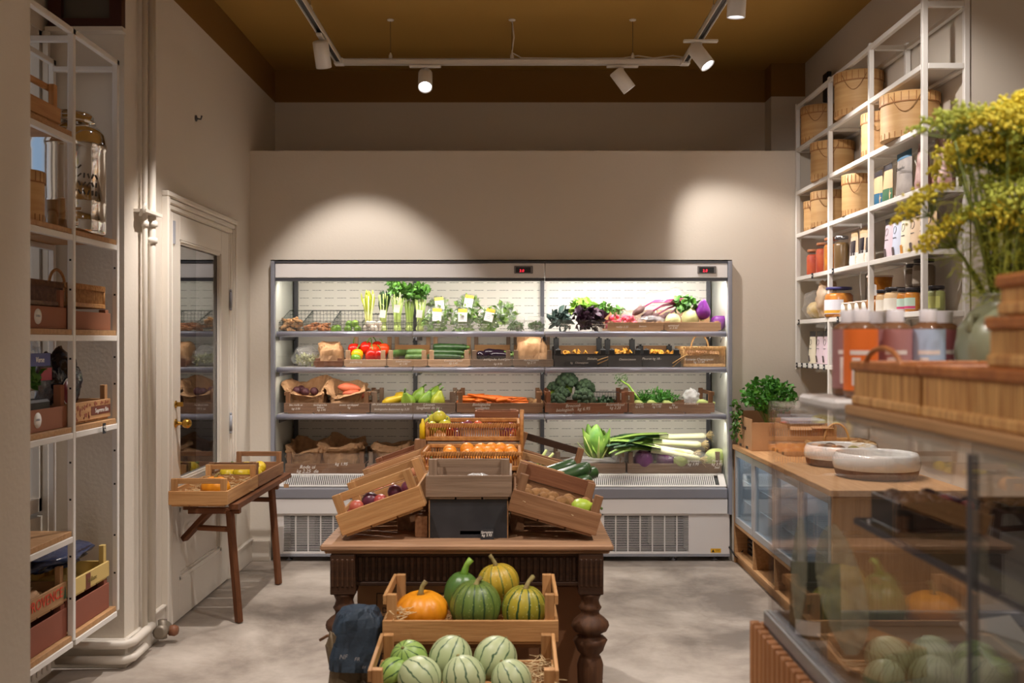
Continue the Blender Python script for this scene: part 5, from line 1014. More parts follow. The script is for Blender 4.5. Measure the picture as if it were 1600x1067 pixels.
Kind(ribbed('green_squash', 'pumpkin', mat('plain_green_pumpkin', lin(70, 106, 48), .35, col2=lin(92, 128, 58), ns=7), .06, .15, 10, .03, M_lleaf, .06, 4, curl=.02, sw=.011)).put((fx(718, 3.33), 3.335, PZ+.015), 'plain green squash with thick green stalk behind the big one', rot=(0, .1, 0))
Kind(ribbed('yellow_pumpkin', 'pumpkin', M_py, .072, .13, 12, .05, M_pstem, .045, 5, curl=-.01, sw=.007)).put((fx(783, 3.34), 3.34, PZ+.06), 'yellow and green striped pumpkin resting on the others', rot=(-.15, -.12, .5))
M_mel = stripes('melon_rind', lin(158, 176, 126), lin(66, 96, 66), 11, .13, .55, None, lin(202, 208, 166)); M_mel2 = stripes('melon_rind_green', lin(128, 164, 76), lin(40, 76, 40), 10, .16, .45, None, lin(160, 186, 100))
def melon(m, r):
    def f(): o = thing('striped_melon', 'x', 'melon'); MB().ball((0, 0, 0), (r, r, r*1.03), 30, 20).build('rind', m, o); MB().lathe([(.001, 0), (.006, .0), (.004, .004), (.001, .005)], 7, (0, 0, r*1.02)).build('stem_scar', M_pstem, o); return o
    return f
km1, km2 = Kind(melon(M_mel, .061)), Kind(melon(M_mel2, .059))
for k, px, py, y, s, rt, l in ((km2, 639, 1030, 2.96, .95, (.5, -.5, .3), 'bright green striped melon at the rear left of the crate'), (km1, 704, 1028, 2.97, 1.06, (.2, .4, 1), 'striped melon in the middle of the back row'), (km1, 774, 1029, 2.96, 1.06, (.6, .1, 2), 'striped melon with a pale scarred patch, back row right'),
        (km1, 656, 1060, 2.86, 1.03, (1.0, .3, 4), 'pale striped melon, front row left'), (km1, 725, 1059, 2.86, 1.02, (.1, .3, 3), 'pale striped melon, front row middle'), (km1, 799, 1063, 2.86, .95, (.4, -.4, 5), 'pale striped melon, front row right'), (km2, 616, 1052, 2.91, .8, (.3, 1.2, 1), 'small green striped melon squeezed into the left corner')): k.put(at(px, py, y), l, rot=rt, sc=s)
straw('wood wool beside the melons at the right end of the crate', .11, .2, .06, (fx(835, 2.92), 2.93, .475), 110, 1); straw('wood wool under the orange pumpkin', .5, .2, .012, (fx(735, 3.2), 3.23, .5625), 120, 2); straw('wood wool tuft in the front left corner of the pumpkin crate', .05, .04, .03, (fx(625, 3.12), 3.13, .615), 25, 6)
# bags leaning on the left table leg and cartons under the table
M_navy = mat('navy_paper', lin(50, 66, 82), .6, col2=lin(38, 50, 64), ns=9, bump=.5, bs=25)
paper_bag('kraft paper sack standing on the floor under the dark blue bag', .17, .16, .53, (fx(554, 3.22), 3.20, 0), seed=41, open_top=False, m=mat('dull_kraft', lin(122, 104, 78), .7, col2=lin(90, 76, 56), ns=8, bump=.4), name='kraft_sack')
o = paper_bag('crumpled dark blue paper bag with pale lettering, by the left table leg', .165, .11, .185, (fx(555, 3.16), 3.17, .45), (-.05, .05, .1), seed=47, m=M_navy, name='blue_paper_bag', open_top=False)
for bd, x, z, s in (('NF', -.038, .045, .02), ('FR', .005, .04, .016), ('DE  BOS', .04, .018, .01)): text(o, 'pale_lettering', bd, s, (x, -.066, z), mat('faded_print', lin(150, 146, 146), .7), (PI/2, 0, .1), .2)
def card_box(label, x0, x1, y0, y1, h, loc_z=0, m=None, name='cardboard_box'):
    m = m or M_card; r = thing(name, label, 'box', ((x0+x1)/2, y0, loc_z)); w = (x1-x0)/2; d = y1-y0
    MB().bb(-w, w, 0, d, 0, h).build('body', m, r, .003); MB().bb(-w, w, d*.49, d*.51, h+.0002, h+.0008).bb(-.02, .02, -.0012, -.0004, h-.06, h).build('tape', M_kraft, r); return r
o = card_box('printed cardboard carton under the table behind the left leg', -.56, -.12, 3.60, 4.05, .62); text(o, 'printed_text', 'STABURO-M\nDem. Italy, P.O.\nDistr. 4  55 4110\nmeloenen 5 kg\nconservare in\nGrosseto', .028, (-.13, -.002, .54), M_black, shear=0, align='LEFT', space=1.1)
MB().bb(-.15, .14, -.0015, -.0005, .36, .363).bb(-.15, .14, -.0015, -.0005, .578, .581).bb(-.15, -.147, -.0015, -.0005, .363, .578).bb(.137, .14, -.0015, -.0005, .363, .578).build('printed_frame', M_black, o)
card_box('plain cardboard carton under the table beside the right leg', -.10, .27, 3.62, 4.1, .60, m=mat('brown_card', lin(150, 104, 70), .8))
tag(MB().tube([(fx(500, 3.3), 3.3, fz(1000, 3.3)), (fx(512, 3.28), 3.28, fz(993, 3.28)), (fx(524, 3.26), 3.26, fz(995, 3.26)), (fx(540, 3.3), 3.27, .5), (-.5, 3.4, .4)], .005, 6).build('bag_handle', M_brown), 'thin brown cord loop hanging beside the dark blue bag', 'cord')
# ------------------------------------------------------------------ wall stool at the left with two crates
sb = thing('wall_stool', 'narrow wooden bench with splayed legs leaning on the door', 'bench', (-1.58, 5.1, 0))
M_stool = wood('stool_wood', lin(122, 76, 46), lin(92, 54, 32))
SZ = .648
board(sb, 'bench_slat', (.05, 1.24, .03), (.135, .68, SZ-.016), M_stool); board(sb, 'bench_slat', (.05, 1.24, .03), (-.1, .68, SZ-.016), M_stool)
for y in (.14, 1.0): board(sb, 'cross_piece', (.27, .04, .03), (.015, y, SZ-.047), M_stool)
def leg(a, b, r0=.024, nm='leg'):
    a, b = Vector(a), Vector(b); o = MB().box((0, 0, 0), ((b-a).length, r0*1.7, r0*1.3)).build(nm, M_stool, sb, .005); o.location = (a+b)/2; o.rotation_euler = (b-a).to_track_quat('X', 'Z').to_euler(); return o
leg((.10, .12, SZ-.04), (.135, .17, .004)); leg((.10, 1.02, SZ-.04), (.15, 1.0, .004)); leg((.0, .14, SZ-.04), (-.18, .24, .43), nm='wall_strut'); leg((.0, 1.0, SZ-.04), (-.18, 1.05, .43), nm='wall_strut')
leg((-.09, .20, .50), (.11, .145, .50), .02, 'stretcher'); leg((-.09, 1.03, .52), (.115, 1.01, .52), .02, 'stretcher')
c1 = crate('honey wooden crate at the near end of the bench, holding an orange pumpkin', .30, .615, (-1.597, 5.06, SZ+.0015), hb=.078, ht=.14, m=M_honey, rails='fb', railh=.028); c2 = crate('brown wooden crate at the far end of the bench, holding yellow squash', .30, .615, (-1.597, 5.69, SZ+.0015), hb=.078, ht=.145, m=M_brown, rails='fb', railh=.03)
Kind(ribbed('orange_pumpkin', 'pumpkin', M_po, .075, .125, 12, .04, M_pstem, .03, 7)).put((-1.555, 5.22, SZ+.018), 'orange pumpkin in the near crate on the bench')
straw('wood wool in the near bench crate', .24, .4, .05, (-1.62, 5.3, SZ+.017), 220, 12); straw('wood wool at the far side of the near bench crate', .24, .14, .08, (-1.57, 5.55, SZ+.017), 80, 13)
kys = Kind(ribbed('yellow_squash', 'squash', M_ysq, .05, .08, 10, .05, M_gstem, .02, 8))
for i, (x, y, z) in enumerate(((-1.68, 5.85, .03), (-1.6, 5.83, .03), (-1.53, 5.86, .03), (-1.66, 5.96, .045), (-1.57, 5.98, .045), (-1.52, 6.1, .045), (-1.62, 6.12, .045))): kys.put((x, y, SZ+z), ('yellow squash at the wall side, front of the far crate', 'yellow squash in the middle, front of the far crate', 'yellow squash at the aisle side, front of the far crate', 'yellow squash at the wall side, second row of the far crate', 'yellow squash in the middle, second row of the far crate', 'yellow squash at the aisle side, back of the far crate', 'yellow squash in the middle, back of the far crate')[i], rot=(.2*i, .3, i))
tag(MB().box((-1.36, 6.0, .62), (.03, .003, .022)).tube([(-1.36, 6.0, .63), (-1.4, 6.0, .66)], .001, 4).build('paper_tag', M_kraft), 'tiny kraft paper tag hanging from the far bench crate', 'tag')
# ------------------------------------------------------------------ shelf rack in the left niche
SXF, SXB, SY0, SY1, SYM = -1.775, -2.085, 3.62, 4.49, 4.04
LZ = dict(top=2.747, up=2.34, a=1.947, b=1.54, c=1.145, half=.725, low=.302)
rk = thing('shelf_rack', 'white metal shelf rack with wooden boards in the left niche', 'shelf', (SXF, SY0, 0))
def bar(name, a, b, m=None, par=None, org=None, w=.024):
    a, b = Vector(a), Vector(b); lo = [min(a[i], b[i])-w/2 for i in range(3)]; hi = [max(a[i], b[i])+w/2 for i in range(3)]
    o = MB().bb(lo[0]-org[0], hi[0]-org[0], lo[1]-org[1], hi[1]-org[1], lo[2]-org[2], hi[2]-org[2]).build(name, m or M_white, par, .002); return o
og = (SXF, SY0, 0); kw_ = dict(par=rk, org=og)
for y in (SY0, SYM, SY1):
    for x in (SXF-.012, SXB+.012):
        u = bar('upright', (x, y, LZ['low']-.012), (x, y, LZ['top']), **kw_)
        if x > -2:
            d = MB()
            for z in (.45, .62, .85, 1.0, 1.3, 1.42, 1.7, 1.82): d.box((x-SXF, y-.0125-SY0, z), (.008, .001, .008))
            d.build('fixing_holes', M_black, u)
for x in (SXF-.012, SXB+.012): bar('top_rail', (x, SY0, LZ['top']), (x, SY1, LZ['top']), **kw_)
for y in (SY0, SYM, SY1): bar('cross_rail', (SXF-.03, y, LZ['top']-.03), (SXB+.03, y, LZ['top']-.03), **kw_)
def shelf_l(z, y0, y1, wood_=True):
    for a, b in ((y0, SYM-.013), (SYM+.013, y1)):
        if b-a < .1: continue
        s = bar('shelf_rail', (SXF-.012, a+.012, z-.036), (SXF-.012, b-.012, z-.036), **kw_)
        bar('shelf_rail', (SXB+.012, a+.012, z-.036), (SXB+.012, b-.012, z-.036), **kw_)
        if wood_: board(rk, 'shelf_board', (.30, b-a-.002, .0225), ((SXF+SXB)/2-SXF, (a+b)/2-SY0, z-.0123), M_oaky)
for k in ('a', 'b', 'c', 'low'): shelf_l(LZ[k], SY0+.013, SY1-.013)
shelf_l(LZ['half'], SY0+.013, SYM-.02); shelf_l(LZ['up'], SY0+.013, SYM-.02)
p_ = MB().box((.014, 4.30-SY0, LZ['c']-.03), (.003, .028, .045)).build('price_tag', M_chalk, rk); text(p_, 'tag_writing', '4.95\n kg', .014, (.0162, 4.30-SY0, LZ['c']-.028), M_ink, (PI/2, 0, PI/2), 0)
# things on it
crate('small wooden crate on the uppermost board of the left rack', .30, .27, (-1.79, 3.80, LZ['up']+.001), hb=.07, ht=.16, m=M_honey, rot=(0, 0, PI/2), rails='fb')
ds = thing('drink_dispenser', 'tall polished steel drink dispenser with tap on the left rack', 'dispenser', (-1.905, 4.285, LZ['a']+.001))
R_ = .148
MB().lathe([(R_*.9, 0), (R_*.98, .006), (R_, .02), (R_, .05), (R_*1.01, .055), (R_, .06), (R_, .13), (R_*1.012, .136), (R_, .142), (R_, .36), (R_*1.02, .365), (R_*1.03, .385), (R_*1.0, .40), (R_*.97, .43), (R_*.85, .455), (R_*.62, .468)], 40).build('tank', M_chrome, ds)
MB().lathe([(R_*.6, .46), (R_*.6, .476), (R_*.72, .48), (R_*.72, .488), (R_*.66, .492), (R_*.66, .51), (R_*.6, .522), (.01, .53)], 40).build('lid', M_chrome, ds)
t_ = MB().tube([(R_*.9*.5, -R_*.83, .05), (R_*.5+.03, -R_-.03, .05), (R_*.5+.035, -R_-.035, .02)], .01, 8).tube([(R_*.5+.03, -R_-.03, .05), (R_*.5+.03, -R_-.03, .085)], .005, 6).box((R_*.5+.03, -R_-.03, .09), (.05, .008, .012)); t_.build('tap', M_chrome, ds)
R = random.Random(1); lf = MB()
for i in range(20):
    a = -PI/2+.55+(i % 6)*.13; z = .17+(i//6)*.035; d = Vector((math.cos(a), math.sin(a), 0)); lf.box(d*R_*1.002+Vector((0, 0, z)), (.004, .006, .02), Matrix.Rotation(a, 3, 'Z') @ Euler((R.uniform(-.8, .8), 0, 0)).to_matrix())
lf.build('leaf_ornament', mat('etched_steel', lin(90, 84, 78), .5, .6), ds)
def hatbox(label, r, h, loc, strap=True, seed=0, group='round wooden boxes'):
    t = thing('round_wooden_box', label, 'round box', loc, (0, 0, seed), group); m = mat('thin_veneer', lin(206, 166, 112), .6, col2=lin(192, 148, 94), ns=3, stretch=(1, 1, 14), var=.08)
    MB().lathe([(r*.97, 0), (r*.97, h*.86)], 40, caps=False).lathe([(.001, .001), (r*.97, .001)], 40, caps=False).build('body', m, t)
    MB().lathe([(r, h*.78), (r, h), (r*.985, h*1.004), (.001, h*1.004)], 40, caps=False).build('lid', m, t)
    b = MB()
    for i in range(26): a = i*2*PI/26; d = Vector((math.cos(a), math.sin(a), 0)); b.box(d*r*1.004+Vector((0, 0, h*.88)), (.0015, .004, h*.2), Matrix.Rotation(a, 3, 'Z')).box(d*r*.976+Vector((0, 0, h*.07)), (.0015, .004, h*.13), Matrix.Rotation(a, 3, 'Z'))
    b.build('pleat', mat('dark_veneer', lin(158, 108, 60), .6), t)
    MB().lathe([(r*1.003, h*.76), (r*1.012, h*.775), (r*1.003, h*.79)], 40, caps=False).build('band', mat('dark_veneer', lin(158, 108, 60), .6), t)
    if strap:
        pts = [(r*1.02*math.cos(-2.6-seed+u*1.0), r*1.02*math.sin(-2.6-seed+u*1.0), h*(.90-.36*math.sin(PI*u))) for u in [i/10 for i in range(11)]]
        MB().tube(pts, .002, 6).build('cord_handle', mat('cord', lin(150, 108, 66), .7), t)
    return t
hatbox('round wooden box at the near side of the dispenser shelf', .10, .19, (-1.89, 3.80, LZ['a']+.001), False, .3); hatbox('small round wooden box beside the steel dispenser', .065, .13, (-1.97, 4.02, LZ['a']+.001), False, .8)
def carton_crate(label, W, L, loc, h=.08, hp=.15, m=None, sticker=False, name='cardboard_crate', rot=(0, 0, PI/2), blue=False):
    m = m or M_redcard; r = thing(name, label, 'crate', loc, rot); t = .006
    MB().bb(-W/2, W/2, 0, L, 0, .005).bb(-W/2, W/2, 0, t, .005, h).bb(-W/2, W/2, L-t, L, .005, h).bb(-W/2, -W/2+t, t, L-t, .005, h).bb(W/2-t, W/2, t, L-t, .005, h).build('tray', m, r, .001)
    for s in (-1, 1):
        for y in (t, L-t-.03): MB().bb(min(s*(W/2-t-.0005), s*(W/2-.04)), max(s*(W/2-t-.0005), s*(W/2-.04)), y+.0005, y+.03, .006, hp).build('corner_pillar', m, r, .001)
    if sticker:
        MB().lathe([(.0005, 0), (.03, 0), (.03, .0006)], 20, (-W*.17, -.0003, h*.52), M=Euler((PI/2, 0, 0)).to_matrix()).build('round_sticker', M_paper, r)
        text(r, 'sticker_print', 'TERRA', .012, (-W*.17, -.0014, h*.5), M_grey, shear=0)
    return r
carton_crate('reddish carton crate with a round white sticker, third shelf of the left rack', .36, .28, (-1.80, 3.84, LZ['b']+.001), .085, .155, sticker=True); carton_crate('reddish carton crate beside the far upright, third shelf of the left rack', .39, .28, (-1.80, 4.268, LZ['b']+.001), .075, .09)
wicker('dark wicker basket with hoop handle behind the stickered carton', .36, .25, .10, (-1.945, 3.84, LZ['b']+.087), (0, 0, PI/2), ('x', .18, .09), mat('dark_cane', lin(120, 84, 56), .55, col2=lin(92, 60, 38), ns=50)); wicker('honey wicker basket with hoop handle resting on the far carton', .36, .25, .10, (-1.945, 4.255, LZ['b']+.092), (0, 0, PI/2), ('x', .15, .075), M_cane)
cc = carton_crate('reddish carton crate with potted herbs, fourth shelf of the left rack', .37, .28, (-1.80, 3.84, LZ['c']+.001), .085, .17, sticker=True)
hp = thing('potted_herbs', 'pots of green basil wrapped in printed clear film', 'herbs', (-1.92, 3.80, LZ['c']+.01)); sprigs(hp, 'foliage', M_leaf, (0, 0, .19), (.10, .13, .07), 170, .045, .035, 4); MB().bb(-.1, .1, -.14, .13, 0, .11).build('pots', M_black, hp, .01)
MB().bb(.101, .1025, -.15, .12, .24, .29).build('blue_film_band', mat('blue_print', lin(40, 50, 130), .3), hp); text(hp, 'film_print', 'Verse', .03, (.104, 0.03, .255), M_ink, (PI/2, 0, PI/2), .2)
plastic_heap('clear printed bag standing behind the herbs', .18, .3, .30, (-1.95, 3.95, LZ['c']+.05), 51, M_film)
pb = MB().bb(-1.86, -1.858, 3.93, 4.02, LZ['c']+.19, LZ['c']+.24); tag(pb.build('red_packet', mat('red_print', lin(168, 34, 60), .4)), 'small red printed packet between herbs and upright', 'packet')
def printed_crate(label, loc, W, L, h, word, col, band=None, ht=.15, m=None, size=.04, rot=(0, 0, PI/2)):
    r = crate(label, W, L, loc, hb=h, ht=ht, m=m or M_pine, rot=rot, rails='b', railh=.02)
    if band: MB().bb(-.01, W/2-.004, -.0012, -.0003, h*.3, h*.72).build('printed_band', band, r)
    if word: text(r, 'printed_word', word, size, ((W/4) if band else .0, -.002, h*.4), col, shear=0)
    return r
pc_ = printed_crate('pale crate printed with brown bark pattern, holding a dark plastic bag', (-1.80, 4.268, LZ['c']+.001), .39, .28, .088, 'Supreme Bio', M_paper, mat('brown_print', lin(110, 56, 40), .6), .15, size=.027)
sp_ = MB(); R = random.Random(5)
for i in range(26): sp_.box((R.uniform(-.17, -.02) if i < 18 else R.uniform(0, .17), -.0008, R.uniform(.02, .08) if i < 18 else R.choice((.018, .075))), (R.uniform(.006, .02), .001, R.uniform(.005, .018)), Euler((0, R.uniform(0, 3), 0)).to_matrix())
sp_.build('printed_pattern', mat('brown_print2', lin(150, 84, 60), .6), pc_)
bgm = mat('dark_foil', lin(22, 20, 34), .12, spec=.8, bump=.5, bs=14)
dbag = plastic_heap('dark shiny bag with a round red label in the printed crate', .16, .28, .24, (-1.91, 4.24, LZ['c']+.06), 52, bgm, rot=(.5, 0, 0)); MB().lathe([(.0005, 0), (.05, 0), (.05, .002)], 24, (.085, -.09, .14), M=Euler((0, PI/2, 0)).to_matrix()).build('round_label', mat('dark_red_label', lin(120, 26, 40), .4), dbag); MB().lathe([(.05, 0), (.056, 0), (.056, .002)], 24, (.0855, -.09, .14), M=Euler((0, PI/2, 0)).to_matrix(), caps=False).build('label_ring', M_paper, dbag)
# bottom board: two stacks of two crates
for y, l in ((3.84, 'reddish carton crate at the bottom of the near stack'), (4.262, 'reddish carton crate at the bottom of the far stack')): carton_crate(l, .37, .28, (-1.80, y, LZ['low']+.001), .112, .13, m=mat('red_card2', lin(138, 78, 58), .8))
pv = printed_crate('pale crate with red printed letters on top of the near stack', (-1.80, 3.84, LZ['low']+.1325), .37, .28, .085, 'PROVENCE', mat('red_letters', lin(212, 62, 36), .6), None, .15, size=.058)
MB().add([(.155, -.0015, .02), (.18, -.0015, .02), (.168, -.0015, .075)], [(0, 1, 2)]).build('printed_tree', mat('green_print', lin(40, 76, 50), .6), pv)
py_ = printed_crate('yellowish printed crate with blue bag on top of the far stack', (-1.80, 4.265, LZ['low']+.1325), .37, .28, .075, 'Siciliane', mat('olive_print', lin(120, 104, 50), .6), None, .15, mat('yellow_crate', lin(200, 172, 104), .6), .03)
MB().bb(-.06, -.015, -.0012, -.0003, .004, .07).build('brown_panel', mat('brown_print', lin(110, 56, 40), .6), py_)
plastic_heap('shiny dark blue plastic bag lying over the two bottom stacks', .24, .56, .07, (-1.93, 4.16, LZ['low']+.255), 55, mat('blue_foil', lin(44, 54, 84), .15, bump=.4, bs=12)); plastic_heap('brown paper scraps in the crate with red letters', .2, .26, .07, (-1.94, 3.84, LZ['low']+.16), 56, M_kraft)
# ------------------------------------------------------------------ storage shelf on the right wall
WX0, WX1, WY0, WY1 = 1.92, 2.142, 4.667, 6.735
WZ = [1.345, 1.634, 1.924, 2.214, 2.503, 2.793, 3.083]; WC = [WY1-.697*i*.985 for i in range(4)]; WC[3] = WY0
ws = thing('wall_shelf', 'white metal storage shelf of square bays on the right wall', 'shelf', (WX0, WY0, 0)); og2 = (WX0, WY0, 0); k2 = dict(par=ws, org=og2, w=.026)
for y in WC:
    bar('upright', (WX0+.013, y, WZ[0]-.03 if y != WC[1] else .9), (WX0+.013, y, WZ[-1]), **k2); bar('upright', (WX1-.013, y, WZ[0]-.03), (WX1-.013, y, WZ[-1]), **k2)
    for z in WZ: bar('cross_rail', (WX0+.04, y, z-.013), (WX1-.04, y, z-.013), **k2)
for z in WZ:
    for i in range(3):
        a, b = WC[i+1]+.027, WC[i]-.027
        for x in (WX0+.013, WX1-.013): bar('shelf_rail', (x, a, z-.013), (x, b, z-.013), **k2)
        if z < WZ[-1]: MB().bb(.03, WX1-WX0-.03, a-WY0, b-WY0, z-.012, z-.002).build('shelf_panel', mat('shelf_grey', lin(196, 190, 180), .5), ws, .001)
def tagw(y, z, w_='3.95'):
    p = MB().box((-.0025, y-WY0, z-.014), (.003, .03, .034)).build('price_tag', M_chalk, ws); text(p, 'tag_writing', w_, .011, (-.0045, y-WY0, z-.017), M_ink, (PI/2, 0, -PI/2), 0)
for i in range(6): tagw(WY1-.03-i*.117, WZ[0])
for y, k in ((5.9, 0), (6.66, 1), (5.86, 1), (4.97, 1), (6.36, 2), (5.95, 2)): tagw(y, WZ[k])
wx = (WX0+WX1)/2
for a in (('round wooden box at the far end of the top shelf row', .125, .235, (2.03, 6.56, WZ[5]+.001), .2), ('large round wooden box, second on the top shelf row', .14, .25, (2.02, 5.80, WZ[5]+.001), .5), ('round wooden box on the second row below the far top box', .135, .235, (2.02, 6.28, WZ[4]+.001), .8), ('round wooden box beside the widest one, second row', .105, .235, (2.03, 5.48, WZ[4]+.001), 1.1), ('widest round wooden box, near end of the second row', .145, .225, (2.01, 5.03, WZ[4]+.001), 1.4),
          ('slim round wooden box at the far end of the third row', .095, .20, (2.03, 6.60, WZ[3]+.001), 1.7), ('round wooden box in front of the slim one, third row', .125, .225, (2.03, 6.34, WZ[3]+.001), 2.0), ('tall narrow round wooden box beside the pouches, third row', .09, .235, (2.0, 5.76, WZ[3]+.001), 2.3)): hatbox(*a[:4], True, a[4])
tag(MB().bb(2.09, 2.12, 6.60, 6.70, WZ[-1]+.014, WZ[-1]+.2).build('black_box', M_black, bev=.004), 'small black box standing on top of the wall shelf', 'box')
def pouch(label, y, z, m, w=.10, h=.19, d=.045, top=None, win=None, ring=True, cat='pouch', lean=0, x=None, band=None, hole=None, group=None, photo=None):
    r = thing('pouch_bag', label, cat, (x if x else WX0+.075, y, z), (lean, 0, -PI/2), group)
    def fn(u, v, s): b = math.sin(PI*min(1, max(0, u)))**.6; t = (1-v)**.55 if v > .25 else (.75+v); return Vector(((u-.5)*w*(1-.06*v), s*d*.5*b*t, v*h))
    bd = MB()
    for s in (-1, 1): bd.grid((lambda u, v, s=s: fn(u, v, s)) if s < 0 else (lambda u, v, s=s: fn(1-u, v, s)), 8, 10)
    bd.build('pouch', m, r)
    off = lambda u, v, e: fn(u, v, -1)+Vector((0, -e, 0))
    def patch(u0, u1, v0, v1, mm, nm, e=.0012): MB().grid(lambda u, v: off(u0+(u1-u0)*u, v0+(v1-v0)*v, e), 6, 6).build(nm, mm, r)
    if top: patch(0, 1, .84, 1, top, 'top_seal')
    if win: patch(.14, .86, .3, .72, win, 'clear_window')
    if band: patch(0, 1, .0, .38, band, 'coloured_band')
    if photo: patch(.12, .6, .05, .25, photo, 'printed_picture', .0016)
    if ring:
        pts = [off(.5+.16*math.cos(a), .66+.09*math.sin(a), .0018) for a in [2*PI*i/16 for i in range(16)]]; MB().tube(pts, .0011, 4, closed=True).build('printed_ring', M_dgrey, r)
        patch(.3, .7, .46, .475, M_dgrey, 'printed_line', .0015)
    return r
def pm(n, c, c2=None): return mat(n, lin(*c), .55, col2=lin(*c2) if c2 else None, ns=12, bump=.15, bs=25)
M_cream, M_pink, M_lbl, M_tan, M_ltan = pm('cream_pouch', (236, 226, 200)), pm('pink_pouch', (226, 204, 214)), pm('pale_blue_pouch', (206, 214, 234)), pm('tan_pouch', (206, 176, 134)), pm('sand_pouch', (216, 190, 160))
M_seal = mat('dark_seal', lin(52, 48, 54), .4)
zz = WZ[3]+.001
pouch('kraft pouch with a blue band, next to the tall round box', 5.42, zz, M_tan, .13, .20, .05, top=M_seal, band=mat('blue_band', lin(34, 96, 130), .5), ring=False); pouch('kraft pouch with a green band, beside the blue banded one', 5.28, zz, M_tan, .13, .215, .05, top=M_seal, band=mat('green_band', lin(62, 106, 74), .5), ring=False)
cp = pouch('large grey clear pouch of chia with a blue top, third row', 5.06, zz, pm('chia_pouch', (150, 140, 132), (120, 112, 108)), .2, .24, .06, ring=False, top=mat('blue_band', lin(34, 96, 130), .5)); text(cp, 'printed_word', 'Chiazaden', .026, (.03, -.034, .14), M_black, shear=0)
M_bean = pm('bean_bag', (120, 66, 60), (196, 164, 156))
for i, (y, h, l) in enumerate(((4.87, .25, 'clear bag of speckled red beans right of the chia pouch'), (4.79, .26, 'clear bag of speckled red beans at the near upright'), (4.72, .24, 'clear bag of speckled red beans closest to the dill'))): pouch(l, y, zz, M_bean, .12, h, .08, ring=False, x=WX0+(.09 if i < 1 else .14))
zz = WZ[2]+.001
for i, (y, m, l) in enumerate(((5.26, M_pink, 'pink pouch, first of the row of pouches on the fourth row'), (5.15, M_lbl, 'pale blue pouch next to the pink one, fourth row'), (5.04, M_cream, 'yellow cream pouch in the middle of the fourth row'), (4.92, M_ltan, 'sand coloured pouch beside the yellow cream one'), (4.81, M_ltan, 'sand coloured pouch nearest the front upright, fourth row'), (4.73, M_tan, 'tan pouch behind the near upright, fourth row'))): pouch(l, y, zz, m, .115, .215, .05, top=M_seal, photo=mat('amber_print', lin(206, 140, 50), .5) if i == 2 else mat('dark_print', lin(92, 78, 78), .5))
M_win = mat('dark_contents', lin(40, 36, 46), .15)
for i, (y, h, l) in enumerate(((5.88, .18, 'white sided pouch at the left of the windowed kraft pouches'), (5.78, .205, 'kraft pouch with dark window, first of two on the fourth row'), (5.64, .21, 'kraft pouch with dark window, second of two on the fourth row'), (5.53, .2, 'kraft pouch with dark window half behind the upright'))): pouch(l, y, zz, pm('white_pouch', (226, 222, 216)) if i == 0 else M_ltan, .12, h, .05, ring=False, win=M_win if i else None, top=M_tan if i else None, x=WX0+(.1 if i == 0 else .07), band=pm('white_pouch', (226, 222, 216)) if i else None)
def jar(label, y, z, r, h, mc, lidm, labm=None, x=None, lidh=.016, cat='jar', band=None, bulge=False, group=None):
    t = thing('glass_jar', label, cat, (x or WX0+.07, y, z), (0, 0, -PI/2), group)
    MB().lathe([(.001, .002), (r*.93, .002), (r*.97, .01), (r*.97, h*.72), (r*.8, h*.8), (.001, h*.8)], 20, caps=False).build('contents', mc, t)
    MB().lathe([(r*.9, 0), (r, .008), (r, h*.74), (r*.84, h*.84), (r*.82, h-lidh)], 20, caps=False).build('glass', glass('jar_glass', dirt=.02), t)
    MB().lathe([(r*.88, h-lidh), (r*.9, h-lidh+.002), (r*.9, h-.002), (r*.86, h), (.001, h)], 20, caps=False).build('lid', lidm, t)
    if labm: MB().grid(lambda u, v: Vector((r*1.006*math.cos(-PI+u*PI*1.0+.0), r*1.006*math.sin(-PI+u*PI), h*(.12+.46*v))), 12, 1).build('paper_label', labm, t)
    if band: MB().grid(lambda u, v: Vector((r*1.012*math.cos(-PI+u*PI), r*1.012*math.sin(-PI+u*PI), h*(.14+.1*v))), 12, 1).build('label_band', band, t)
    return t
M_tom = pm('preserved_tomato', (214, 96, 34), (190, 60, 26)); M_honeyc = mat('amber_preserve', lin(206, 136, 40), .25, col2=lin(176, 100, 26), ns=20); M_dk = mat('dark_lid', lin(40, 36, 40), .35); M_blid = mat('blue_lid', lin(60, 56, 110), .35); M_glid = mat('orange_lid', lin(186, 120, 80), .4)
for i, (y, h, mc, l) in enumerate(((6.56, .17, M_tom, 'jar of red preserved tomatoes at the far end, fourth row'), (6.36, .195, M_tom, 'taller jar of orange tomatoes, second on the fourth row'), (6.2, .21, M_honeyc, 'tall jar of amber preserves half behind the upright'))):
    j = jar(l, y, zz, .048, h, mc, M_glid); s = MB()
    for q in range(14): a = q*2.4; s.ball((math.cos(a)*.03, math.sin(a)*.03, .022+(q//5)*.042), .018, 8, 6)
    s.build('whole_fruit', pm('whole_tomato', (226, 120, 50), (200, 70, 30)) if i < 2 else M_honeyc, j)
jar('dark jar with a silver clip behind the upright, fourth row', 6.01, zz, .045, .2, mat('dark_preserve', lin(96, 70, 30), .3), M_steel)
zz = WZ[1]+.001
pl_ = plastic_heap('clear bag of yellow dried fruit at the far end, fifth row', .17, .2, .17, (WX0+.1, 6.58, zz+.006), 61, M_film); pl_['category'] = 'bag'; tag(MB().ball((0, 0, .06), (.07, .085, .055), 14, 10, lambda d, a, t: 1+.2*fbm(d*3)).build('dried_fruit', pm('dried_mango', (226, 186, 80), (236, 216, 176)), loc=(WX0+.1, 6.58, zz+.004)), 'heap of yellow dried fruit inside the clear bag, fifth row', 'dried fruit', kind='stuff')
nb = plastic_heap('clear gathered bag of nuts with pointed top, fifth row', .13, .13, .22, (WX0+.08, 6.33, zz+.01), 62, pm('nut_bag', (206, 166, 126), (226, 206, 180)))
